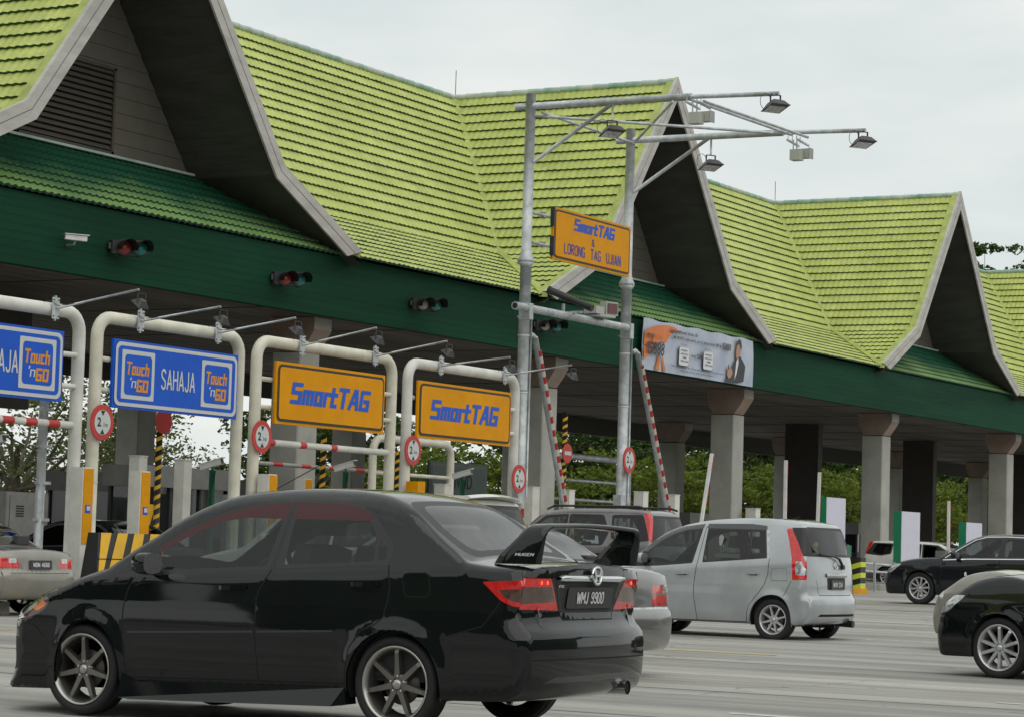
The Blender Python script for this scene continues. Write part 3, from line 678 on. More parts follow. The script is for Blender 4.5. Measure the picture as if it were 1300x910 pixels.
honda = dict(L=4.26, hw=.845, res=.04, belt=(.90, 1.05), tumble=.42, crown=.05, kf=.30, kr=.10, uf=1.2, ur=.7, ws=(.85, 1.3, 1.9), inset=INS, crease=None,
 outline=[(.03, .15, .03), (.0, .17, .04), (.0, .17, .04), (.06, .30, .08), (.055, .45, .10), (.06, .58, .10), (.10, .66, .09), (.22, .735, .08), (.45, .835, .07), (.72, .925, .06), (.97, .995, .05), (.97, .995, .05), (1.22, 1.165, .05), (1.50, 1.33, .06), (1.80, 1.445, .08), (2.15, 1.495, .10), (2.60, 1.505, .11), (2.98, 1.475, .10), (3.22, 1.40, .08), (3.48, 1.235, .06), (3.74, 1.085, .05), (3.74, 1.085, .05), (3.90, 1.065, .06), (4.10, 1.055, .06), (4.19, 1.04, .06), (4.19, 1.04, .05), (4.20, .985, .06), (4.18, .86, .08), (4.165, .74, .09), (4.19, .68, .10), (4.25, .62, .10), (4.26, .48, .10), (4.24, .34, .08), (4.20, .27, .05), (4.08, .22, .04)],
 arches=[(.86, .29, .335), (3.28, .29, .335)], tr=.295, rim=.232, spokes=7, wstyle='seven', win=.105,
 side=[
  ('tail_light', [(3.88, .930), (4.02, .937), (4.4, .952), (4.4, .905), (4.05, .895), (3.97, .885)], 'red', .015),
  ('tail_light', [(3.99, .885), (4.4, .90), (4.4, .80), (4.13, .80), (4.05, .835)], 'smoke', .02),
  ('tail_light', [(3.88, .930), (4.4, .952), (4.4, .765), (4.09, .787), (4.01, .825)], 'red', .015),
  ('headlight', [(.30, .60), (.43, .70), (.50, .735), (.49, .70), (.42, .655)], 'clear', .02),
  ('headlight', [(.46, .68), (.535, .735), (.57, .725), (.56, .70), (.50, .665)], 'amber', .015),
  ('bumper_vent', [(.27, .50), (.37, .47), (.40, .40), (.33, .30), (.26, .26)], 'dark', .03),
  ('headlight', [(.26, .585), (.36, .66), (.434, .712), (.534, .764), (.598, .751), (.582, .696), (.527, .655), (.381, .606)], 'smoke', .03),
  ('window.front', [(1.215, .94), (1.30, 1.00), (1.385, 1.06), (1.40, .955)], 'glass', .01),
  ('window.front', [(1.435, 1.075), (1.60, 1.165), (1.85, 1.275), (2.05, 1.30), (2.325, 1.295), (2.285, .995), (1.455, .955)], 'glass', .015),
  ('wind_deflector', [(1.39, 1.095), (1.602, 1.215), (1.881, 1.335), (2.177, 1.392), (2.357, 1.402), (2.342, 1.29), (2.05, 1.295), (1.85, 1.27), (1.62, 1.165), (1.43, 1.065)], 'visor', .012),
  ('window.front', [(1.125, .905), (1.286, 1.025), (1.424, 1.122), (1.602, 1.228), (1.881, 1.347), (2.177, 1.405), (2.372, 1.412), (2.36, 1.28), (2.325, .975), (1.60, .930), (1.25, .905)], 'trim', .02),
  ('window.rear', [(2.425, 1.005), (2.415, 1.295), (2.98, 1.288), (3.05, 1.21), (3.09, 1.04)], 'glass', .015),
  ('window.rear', [(3.115, 1.045), (3.085, 1.185), (3.165, 1.115), (3.175, 1.05)], 'glass', .012),
  ('wind_deflector', [(2.388, 1.290), (2.385, 1.402), (2.70, 1.398), (2.89, 1.372), (3.01, 1.305), (2.985, 1.285)], 'visor', .012),
  ('window.rear', [(2.365, .978), (2.380, 1.41), (2.72, 1.408), (2.905, 1.380), (3.045, 1.296), (3.20, 1.14), (3.215, 1.085), (3.20, 1.022)], 'trim', .03),
  ('body', [(1.276, .905), (1.235, .82), (1.213, .70), (1.208, .54), (1.252, .262)], 'gap', 'line', .010),
  ('body', [(2.345, .972), (2.275, .86), (2.253, .80), (2.253, .573), (2.283, .270)], 'gap', 'line', .010),
  ('body', [(3.205, 1.018), (3.232, .90), (3.229, .814), (3.203, .70), (3.147, .653), (3.042, .614), (2.96, .50), (2.93, .285)], 'gap', 'line', .010),
  ('body', [(1.252, .262), (2.0, .272), (2.93, .285)], 'gap', 'line', .010),
  ('body', [(3.317, .94), (3.33, .965), (3.36, .972), (3.48, .975), (3.505, .96), (3.512, .93), (3.518, .86), (3.51, .838), (3.48, .829), (3.37, .829), (3.345, .84), (3.335, .87), (3.317, .94)], 'gap', 'line', .006),
  ('body', [(4.014, .81), (3.95, .72), (3.898, .665), (3.66, .60)], 'gap', 'line', .008),
  ('body', [(.36, .60), (.50, .56), (.56, .50)], 'gap', 'line', .008),
  ('body', [(1.251, .550), (1.7, .565), (2.235, .583)], 'sat', 'line', .012),  # lighter line stands in for the highlight on the door crease
  ('body', [(2.27, .584), (2.55, .594), (2.84, .605)], 'sat', 'line', .012),  # crease highlight carried on in colour across the rear door
  ('door.front', [(1.13, .90), (1.276, .905), (1.213, .70), (1.208, .54), (1.252, .262), (2.283, .270), (2.253, .573), (2.253, .80), (2.345, .972), (2.38, 1.42), (2.17, 1.417), (1.88, 1.362), (1.60, 1.245), (1.42, 1.14)], 'paint', .02),
  ('door.rear', [(2.345, .972), (2.253, .80), (2.253, .573), (2.283, .270), (2.93, .285), (2.96, .50), (3.042, .614), (3.147, .653), (3.203, .70), (3.229, .814), (3.232, .90), (3.205, 1.018), (3.225, 1.09), (3.05, 1.31), (2.91, 1.392), (2.72, 1.42), (2.38, 1.42)], 'paint', .02),
 ],
 strip=[
  ('windshield', 'top', [(-.60, 1.04), (.60, 1.04), (.53, 1.74), (-.53, 1.74)], 'glass', .08),
  ('windshield', 'top', [(-.66, .985), (.66, .985), (.57, 1.79), (-.57, 1.79)], 'trim', .08),
  ('rear_window', 'top', [(-.46, 3.22), (.46, 3.22), (.52, 3.42), (.545, 3.66), (-.545, 3.66), (-.52, 3.42)], 'glass', .12),
  ('rear_window', 'top', [(-.54, 3.155), (.54, 3.155), (.61, 3.42), (.655, 3.715), (-.655, 3.715), (-.61, 3.42)], 'trim', .12),
  ('tail_light', 'rear', [(-.80, .953), (-.50, .953), (-.475, .905), (-.80, .905)], 'red', .008, 'mirror'),
  ('tail_light', 'rear', [(-.80, .905), (-.475, .905), (-.415, .815), (-.80, .80)], 'smoke', .008, 'mirror'),
  ('tail_light', 'rear', [(-.80, .957), (-.50, .955), (-.37, .762), (-.80, .772)], 'red', .012, 'mirror'),
  ('body', 'rear', seg(-.47, .99, -.33, .705), 'gap', .0, 'mirror'),
  ('body', 'rear', seg(-.335, .705, .335, .705), 'gap', .0),
  ('license_recess', 'rear', [(-.40, .937), (.40, .937), (.33, .748), (-.33, .748)], 'dark', .03),
  ('body', 'rear', seg(-.80, .47, .80, .47, .010), 'gap', .0),
  ('bumper_insert', 'rear', [(-.50, .365), (.50, .375), (.62, .335), (-.62, .330)], 'sat', .01),
  ('boot_lid', 'top', [(-.60, 3.80), (.60, 3.80), (.62, 4.17), (-.62, 4.17)], 'paint', .03),
  ('grille', 'front', [(-.42, .62), (.42, .62), (.36, .54), (-.36, .54)], 'trim', .02),
  ('grille', 'front', [(-.50, .40), (.50, .40), (.55, .24), (-.55, .24)], 'trim', .03),
  ('headlight', 'front', [(-.80, .585), (-.50, .57), (-.52, .66), (-.80, .70)], 'smoke', .01, 'mirror'),
  ('bonnet', 'top', [(-.56, .30), (.56, .30), (.64, .95), (-.64, .95)], 'paint', .03),
 ],
 mats=matset(P_black, visor=M_visor), cabin=(1.08, 3.62, .96), mirror=(1.46, .96), handles=[(2.07, .852, 'door.front'), (3.06, .895, 'door.rear')])

silver = dict(L=3.74, hw=.85, res=.05, belt=(.90, 1.16), tumble=.36, tumble2=.1, crown=.045, kf=.30, kr=.16, uf=1.1, ur=.55, ws=(.5, .95, 1.5), inset=INS, crease=None,
 outline=[(.06, .20, .04), (.01, .28, .08), (.0, .45, .10), (.02, .62, .10), (.10, .76, .09), (.30, .90, .07), (.62, 1.02, .05), (.62, 1.02, .05), (.90, 1.26, .06), (1.20, 1.47, .08), (1.55, 1.60, .10), (2.0, 1.68, .11), (2.6, 1.715, .11), (3.15, 1.70, .10), (3.38, 1.665, .09), (3.46, 1.63, .07), (3.53, 1.45, .08), (3.61, 1.20, .08), (3.655, 1.00, .08), (3.67, .82, .08), (3.675, .66, .09), (3.70, .63, .09), (3.735, .60, .10), (3.74, .46, .10), (3.72, .34, .06), (3.66, .27, .05), (3.45, .23, .04)],
 arches=[(.70, .30, .33), (3.09, .30, .345)], tr=.295, rim=.205, spokes=8, wstyle='eight', win=.105,
 side=[
  ('tail_light', [(3.41, 1.12), (3.505, 1.12), (3.575, .93), (3.42, .93)], 'clear', .03),
  ('tail_light', [(3.17, 1.565), (3.25, 1.58), (3.40, 1.37), (3.525, 1.16), (3.615, .868), (3.375, .855), (3.365, 1.0), (3.345, 1.15), (3.26, 1.37)], 'red', .03),
  ('rear_window', [(3.25, 1.585), (3.9, 1.60), (3.9, 1.19), (3.50, 1.19), (3.39, 1.37)], 'trim', .01),
  ('window.front', [(.93, 1.01), (1.02, 1.13), (1.22, 1.32), (1.40, 1.43), (1.62, 1.495), (1.775, 1.51), (1.775, 1.06)], 'glass', .02),
  ('wind_deflector', [(.88, 1.20), (1.05, 1.35), (1.26, 1.48), (1.50, 1.555), (1.86, 1.60), (1.855, 1.535), (1.60, 1.505), (1.40, 1.44), (1.22, 1.34), (1.02, 1.17)], 'visor', .01),
  ('window.front', [(.78, .955), (.90, 1.15), (1.20, 1.40), (1.40, 1.50), (1.85, 1.54), (1.79, 1.035), (1.2, .975)], 'trim', .03),
  ('window.rear', [(1.965, 1.075), (1.95, 1.515), (2.615, 1.53), (2.635, 1.125)], 'glass', .015),
  ('window.rear', [(2.665, 1.13), (2.645, 1.53), (2.83, 1.53), (2.925, 1.155)], 'glass', .015),
  ('wind_deflector', [(1.905, 1.54), (1.91, 1.605), (2.60, 1.62), (2.86, 1.60), (2.875, 1.545)], 'visor', .01),
  ('window.rear', [(1.945, 1.05), (1.925, 1.55), (2.855, 1.555), (2.96, 1.145)], 'trim', .02),
  ('body', [(2.875, 1.53), (2.91, 1.54), (2.99, 1.15), (2.965, 1.14)], 'clear', .005),
  ('body', [(1.895, 1.57), (1.869, 1.03), (1.85, .80), (1.85, .60), (1.913, .235)], 'gap', 'line', .009),
  ('body', [(3.00, 1.14), (2.998, .92), (2.95, .77), (2.86, .64), (2.74, .50), (2.70, .40), (2.69, .25)], 'gap', 'line', .009),
  ('body', [(3.367, .848), (3.30, .70), (3.26, .63)], 'gap', 'line', .008),
  ('body', [(3.05, 1.0), (3.28, 1.01), (3.30, .845), (3.06, .835), (3.045, .90), (3.05, 1.0)], 'gap', 'line', .006),
  ('body', [(.80, .95), (.80, .60), (.98, .235), (1.5, .235), (2.69, .25)], 'gap', 'line', .009),
  ('door.front', [(.80, .95), (.80, .60), (.98, .235), (1.913, .235), (1.85, .60), (1.869, 1.03), (1.895, 1.61), (1.50, 1.575), (1.20, 1.47), (.85, 1.18)], 'paint', .03),
  ('door.rear', [(1.895, 1.61), (1.869, 1.03), (1.85, .60), (1.913, .235), (2.69, .25), (2.70, .40), (2.86, .64), (2.95, .77), (2.998, .92), (3.00, 1.14), (2.90, 1.62)], 'paint', .03),
 ],
 strip=[
  ('windshield', 'top', [(-.64, .70), (.64, .70), (.56, 1.36), (-.56, 1.36)], 'glass', .08),
  ('windshield', 'top', [(-.68, .64), (.68, .64), (.60, 1.42), (-.60, 1.42)], 'trim', .08),
  ('rear_window', 'rear', [(-.53, 1.56), (.53, 1.56), (.60, 1.225), (-.60, 1.225)], 'glass', .08),
  ('rear_window', 'rear', [(-.86, 1.60), (.86, 1.60), (.88, 1.19), (-.88, 1.19)], 'trim', .02),
  ('license_recess', 'rear', [(-.30, .90), (.30, .90), (.29, .735), (-.29, .735)], 'dark', .02),
  ('body', 'rear', seg(-.57, .86, -.52, .655), 'gap', .0, 'mirror'),
  ('body', 'rear', seg(-.52, .655, .52, .655), 'gap', .0),
  ('body', 'top', seg(-.60, 2.95, .60, 2.95, .012), 'gap', .0),
  ('bumper_insert', 'rear', [(-.55, .395), (.55, .395), (.60, .36), (-.60, .36)], 'gap', .01),
  ('headlight', 'front', [(-.82, .70), (-.50, .62), (-.52, .74), (-.80, .82)], 'clear', .01, 'mirror'),
  ('grille', 'front', [(-.36, .70), (.36, .70), (.33, .60), (-.33, .60)], 'trim', .02),
 ],
 mats=matset(P_silver, G_tint), cabin=(.85, 3.25, 1.02), mirror=(1.02, 1.05), handles=[(1.65, .885, 'door.front'), (2.77, .925, 'door.rear')], seath=1.12,
 plate=(-.0, .805, .40, .135, 'WXH 234'))

def sedan(p, L=4.4, H=1.45, hw=.86, trunk=1.0, glassm=G_tint, boxy=0.0, res=.07, front='round', tail='band', chrome=False, wst='nine', spk=9, rim=.215, tr=.31, plate=None, hood=.93, **mk):
    k = L/4.4; h = H/1.45; b = 1-boxy
    def u(x): return x*k
    bz0, bz1 = .90*h, .99*h
    sp = dict(L=L, hw=hw, res=res, belt=(.88*h, 1.0*h), tumble=.42, crown=.045, kf=.13+.08*b, kr=.08+.05*b, uf=.9, ur=.6, ws=(u(1.15), u(1.6), u(2.1)), inset=INS, crease=(.72*h, .84*h),
     outline=[(.12, .20, .04), (.04, .22, .05), (.0, .34, .08), (.0, .50, .09), (.03, .60, .08), (.03, .60, .06), (u(.08), .70*h, .08), (u(.20), .80*h, .09), (u(.50), .885*h*hood/.93, .08), (u(.90), .94*h*hood/.93, .06), (u(1.22), .98*h, .05), (u(1.22), .98*h, .05), (u(1.55), 1.20*h, .05), (u(1.85), 1.37*h, .07), (u(2.15), 1.435*h, .09), (u(2.6), 1.455*h, .10), (u(3.0), 1.43*h, .10), (u(3.25), 1.36*h, .08), (u(3.50), 1.20*h, .06), (u(3.74), 1.06*h*trunk, .05), (u(3.74), 1.06*h*trunk, .05), (u(3.95), 1.035*h*trunk, .07), (u(4.22), 1.02*h*trunk, .08), (u(4.31), .985*h*trunk, .07), (u(4.33), .90*h*trunk, .07), (u(4.34), .72*h, .07), (u(4.34), .64, .06), (u(4.34), .64, .05), (L-.01, .60, .07), (L, .48, .08), (L-.02, .34, .06), (L-.08, .25, .05), (L-.3, .22, .04)],
     arches=[(u(.86), tr, tr+.04), (u(3.46), tr, tr+.04)], tr=tr, rim=rim, spokes=spk, wstyle=wst, win=.105,
     side=[
      ('headlight', [(u(.12), .60*h), (u(.16), .70*h), (u(.36), .80*h), (u(.50), .80*h), (u(.30), .63*h)], 'clear', .03) if front == 'round' else ('headlight', [(u(.0), .64*h), (u(.0), .78*h), (u(.25), .79*h), (u(.25), .65*h)], 'clear', .01),
      ('window.front', [(u(1.62), .96*h), (u(1.66), 1.08*h), (u(1.90), 1.26*h), (u(2.10), 1.33*h), (u(2.43), 1.345*h), (u(2.40), .99*h)], 'glass', .02),
      ('window.front', [(u(1.36), .93*h), (u(1.66), 1.15*h), (u(1.90), 1.30*h), (u(2.12), 1.365*h), (u(2.48), 1.375*h), (u(2.45), .965*h)], 'trim', .03),
      ('window.rear', [(u(2.52), .99*h), (u(2.53), 1.345*h), (u(2.95), 1.335*h), (u(3.12), 1.25*h), (u(3.30), 1.06*h), (u(3.28), 1.02*h)], 'glass', .02),
      ('window.rear', [(u(2.48), .965*h), (u(2.49), 1.375*h), (u(2.98), 1.365*h), (u(3.17), 1.28*h), (u(3.38), 1.06*h), (u(3.38), .99*h)], 'trim', .03),
      ('body', [(u(1.40), .92*h), (u(1.33), .80*h), (u(1.30), .60*h), (u(1.32), .27)], 'gap', 'line', .010),
      ('body', [(u(2.46), .96*h), (u(2.44), .75*h), (u(2.44), .27)], 'gap', 'line', .010),
      ('body', [(u(3.38), .99*h), (u(3.36), .80*h), (u(3.15), .60*h), (u(3.06), .27)], 'gap', 'line', .010),
      ('body', [(u(1.32), .27), (u(2.2), .27), (u(3.06), .27)], 'gap', 'line', .010),
      ('door.front', [(u(1.36), .915*h), (u(1.33), .80*h), (u(1.30), .60*h), (u(1.32), .27), (u(2.44), .27), (u(2.44), .75*h), (u(2.48), 1.39*h), (u(2.10), 1.38*h), (u(1.88), 1.31*h)], 'paint', .02),
      ('door.rear', [(u(2.48), 1.39*h), (u(2.44), .75*h), (u(2.44), .27), (u(3.06), .27), (u(3.15), .60*h), (u(3.36), .80*h), (u(3.40), 1.05*h), (u(3.18), 1.30*h), (u(2.98), 1.38*h)], 'paint', .02),
     ],
     strip=[
      ('windshield', 'top', [(-.62, u(1.30)), (.62, u(1.30)), (.54, u(2.02)), (-.54, u(2.02))], 'glass', .08),
      ('windshield', 'top', [(-.66, u(1.24)), (.66, u(1.24)), (.57, u(2.07)), (-.57, u(2.07))], 'trim', .08),
      ('rear_window', 'top', [(-.52, u(3.22)), (.52, u(3.22)), (.60, u(3.68)), (-.60, u(3.68))], 'glass', .08),
      ('rear_window', 'top', [(-.56, u(3.17)), (.56, u(3.17)), (.64, u(3.72)), (-.64, u(3.72))], 'trim', .08),
      ('headlight', 'front', [(-.84, .60*h), (-.48, .60*h), (-.50, .72*h), (-.84, .76*h)], 'clear', .02, 'mirror'),
      ('grille', 'front', [(-.38, .71*h), (.38, .71*h), (.34, .60*h), (-.34, .60*h)], 'chrome' if chrome else 'trim', .02),
      ('grille', 'front', [(-.45, .40), (.45, .40), (.50, .27), (-.50, .27)], 'trim', .02),
      ('bonnet', 'top', [(-.60, u(.30)), (.60, u(.30)), (.64, u(1.16)), (-.64, u(1.16))], 'paint', .03),
      ('boot_lid', 'top', [(-.62, u(3.79)), (.62, u(3.79)), (.62, u(4.20)), (-.62, u(4.20))], 'paint', .03),
     ], mats=matset(p, glassm, **mk), cabin=(u(1.35), u(3.6), .93*h), mirror=(u(1.62), .97*h), handles=[(u(2.30), .84*h, 'door.front'), (u(3.17), .87*h, 'door.rear')])
    if tail == 'band':
        sp['side'] += []; sp['side'].insert(0, ('tail_light', [(u(4.05), .73*h), (u(4.08), .88*h), (L+.1, .88*h), (L+.1, .73*h)], 'red', .02))
        sp['strip'] = [('tail_light', 'rear', [(-.62, .88*h), (-.48, .88*h), (-.48, .81*h), (-.62, .81*h)], 'clear', .01, 'mirror'), ('tail_light', 'rear', [(-.86, .88*h), (-.45, .88*h), (-.43, .73*h), (-.86, .73*h)], 'red', .02, 'mirror'),
                       ('license_recess', 'rear', [(-.40, .87*h), (.40, .87*h), (.40, .71*h), (-.40, .71*h)], 'paint', .02), ('body', 'rear', seg(-.62, .66*h, .62, .66*h), 'gap', .0)]+sp['strip']
    elif tail == 'split':   # upper clear band over red band
        sp['side'].insert(0, ('tail_light', [(u(4.12), .80*h), (u(4.12), .88*h), (L+.1, .88*h), (L+.1, .80*h)], 'clear', .005)); sp['side'].insert(1, ('tail_light', [(u(4.12), .68*h), (u(4.12), .785*h), (L+.1, .785*h), (L+.1, .68*h)], 'red', .005))
        sp['strip'] = [('tail_light', 'rear', [(-.88, .88*h), (-.62, .88*h), (-.62, .80*h), (-.88, .80*h)], 'clear', .005, 'mirror'), ('tail_light', 'rear', [(-.62, .88*h), (-.34, .88*h), (-.34, .80*h), (-.62, .80*h)], 'red', .005, 'mirror'), ('tail_light', 'rear', [(-.88, .785*h), (-.34, .785*h), (-.34, .68*h), (-.88, .68*h)], 'red', .005, 'mirror'),
                       ('bumper', 'rear', [(-.9, .655), (.9, .655), (.9, .635), (-.9, .635)], 'clear', .0)]+sp['strip']
    if chrome:
        sp['side'].insert(1, ('body', [(u(1.33), .905*h), (u(1.85), .935*h), (u(3.40), .972*h)], 'chrome', 'line', .018))
        sp['side'].insert(1, ('body', [(u(1.36), .945*h), (u(1.68), 1.17*h), (u(1.90), 1.315*h), (u(2.12), 1.38*h), (u(2.5), 1.392*h), (u(2.98), 1.382*h), (u(3.20), 1.28*h)], 'chrome', 'line', .016))
    if plate: sp['plate'] = (0, .785*h, .46, .125, plate)
    return sp

def mpv(p, L=4.1, H=1.75, hw=.84, glassm=G_tint, res=.07, sp=0, wst='nine', spk=9, plate=None, **mk):
    k = L/4.1; h = H/1.75
    def u(x): return x*k
    s = dict(L=L, hw=hw, res=res, belt=(1.0*h, 1.12*h), tumble=.26, tumble2=.05, crown=.04, kf=.22, kr=.10, uf=.9, ur=.5, ws=(u(.9), u(1.25), u(1.7)), inset=INS, crease=(.80*h, .85*h),
     outline=[(.12, .24, .04), (.02, .30, .08), (.0, .55, .10), (.04, .80*h, .09), (.16, .93*h, .08), (u(.5), 1.02*h, .06), (u(.95), 1.10*h, .05), (u(.95), 1.10*h, .05), (u(1.25), 1.38*h, .06), (u(1.55), 1.62*h, .08), (u(1.85), 1.71*h, .09), (u(2.4), 1.75*h, .09), (u(3.3), 1.75*h, .09), (u(3.8), 1.72*h, .08), (u(3.88), 1.68*h, .07), (u(3.96), 1.40*h, .06), (u(4.02), 1.10*h, .07), (u(4.04), .80*h, .08), (L-.03, .66, .08), (L, .60, .08), (L, .40, .07), (L-.08, .28, .05), (L-.3, .25, .04)],
     arches=[(u(.78), .31, .36), (u(3.25), .31, .36)], tr=.31, rim=.20, spokes=spk, wstyle=wst, win=.105,
     side=[
      ('tail_light', [(u(3.72), 1.68*h), (u(3.84), 1.68*h), (u(4.1), 1.20*h), (u(3.92), 1.20*h)], 'red', .02),
      ('headlight', [(0, .72*h), (.04, .86*h), (.34, .92*h), (.30, .76*h)], 'clear', .03),
      ('window.front', [(u(1.35), 1.12*h), (u(1.52), 1.38*h), (u(1.75), 1.56*h), (u(2.15), 1.60*h), (u(2.13), 1.14*h)], 'glass', .03),
      ('window.front', [(u(1.14), 1.09*h), (u(1.46), 1.42*h), (u(1.72), 1.61*h), (u(2.20), 1.64*h), (u(2.18), 1.11*h)], 'trim', .04),
      ('window.rear', [(u(2.27), 1.14*h), (u(2.27), 1.60*h), (u(2.88), 1.60*h), (u(3.02), 1.34*h), (u(2.94), 1.15*h)], 'glass', .04),
      ('window.rear', [(u(2.22), 1.11*h), (u(2.22), 1.64*h), (u(2.92), 1.64*h), (u(3.08), 1.34*h), (u(2.98), 1.12*h)], 'trim', .05),
      ('bumper', [(u(3.64), .24), (u(3.66), .60*h), (u(4.3), .60*h), (u(4.3), .24)], 'bump', .02),
      ('quarter_window', [(u(3.18), 1.27*h), (u(3.14), 1.60*h), (u(3.60), 1.61*h), (u(3.72), 1.30*h), (u(3.45), 1.20*h)], 'glass', .05),
      ('quarter_window', [(u(3.13), 1.24*h), (u(3.09), 1.64*h), (u(3.72), 1.65*h), (u(3.92), 1.22*h), (u(3.45), 1.16*h)], 'trim', .05),
      ('body', [(u(1.18), 1.08*h), (u(1.10), .70*h), (u(1.18), .28)], 'gap', 'line', .010), ('body', [(u(2.20), 1.10*h), (u(2.18), .70*h), (u(2.20), .28)], 'gap', 'line', .010),
      ('body', [(u(3.04), 1.12*h), (u(3.05), .85*h), (u(2.86), .60*h), (u(2.80), .28)], 'gap', 'line', .010),
      ('door.front', [(u(1.18), 1.08*h), (u(1.10), .70*h), (u(1.18), .28), (u(2.20), .28), (u(2.18), .70*h), (u(2.21), 1.66*h), (u(1.70), 1.63*h), (u(1.42), 1.43*h)], 'paint', .02),
      ('door.rear', [(u(2.21), 1.66*h), (u(2.18), .70*h), (u(2.20), .28), (u(2.80), .28), (u(2.86), .60*h), (u(3.05), .85*h), (u(3.10), 1.34*h), (u(2.93), 1.66*h)], 'paint', .02),
     ],
     strip=[
      ('windshield', 'top', [(-.64, u(1.0)), (.64, u(1.0)), (.58, u(1.62)), (-.58, u(1.62))], 'glass', .06),
      ('windshield', 'top', [(-.68, u(.96)), (.68, u(.96)), (.60, u(1.66)), (-.60, u(1.66))], 'trim', .06),
      ('tail_light', 'rear', [(-.84, 1.66*h), (-.66, 1.66*h), (-.70, 1.20*h), (-.84, 1.20*h)], 'red', .02, 'mirror'),
      ('rear_window', 'rear', [(-.58, 1.60*h), (.58, 1.60*h), (.62, 1.18*h), (-.62, 1.18*h)], 'glass', .05),
      ('rear_window', 'rear', [(-.63, 1.64*h), (.63, 1.64*h), (.67, 1.14*h), (-.67, 1.14*h)], 'trim', .05),
      ('headlight', 'front', [(-.82, .72*h), (-.52, .72*h), (-.52, .84*h), (-.82, .88*h)], 'clear', .02, 'mirror'),
      ('grille', 'front', [(-.40, .82*h), (.40, .82*h), (.38, .70*h), (-.38, .70*h)], 'trim', .02),
      ('bumper', 'rear', [(-.9, .60*h), (.9, .60*h), (.9, .28), (-.9, .28)], 'bump', .01),
      ('bumper', 'front', [(-.9, .62*h), (.9, .62*h), (.9, .26), (-.9, .26)], 'bump', .01),
     ], mats=matset(p, glassm, **mk), cabin=(u(1.1), u(3.8), 1.05*h), mirror=(u(1.40), 1.14*h), handles=[(u(2.05), 1.0*h, 'door.front'), (u(2.92), 1.0*h, 'door.rear')], seath=1.15)
    if plate: s['plate'] = (0, .9*h, .46, .12, plate)
    return s

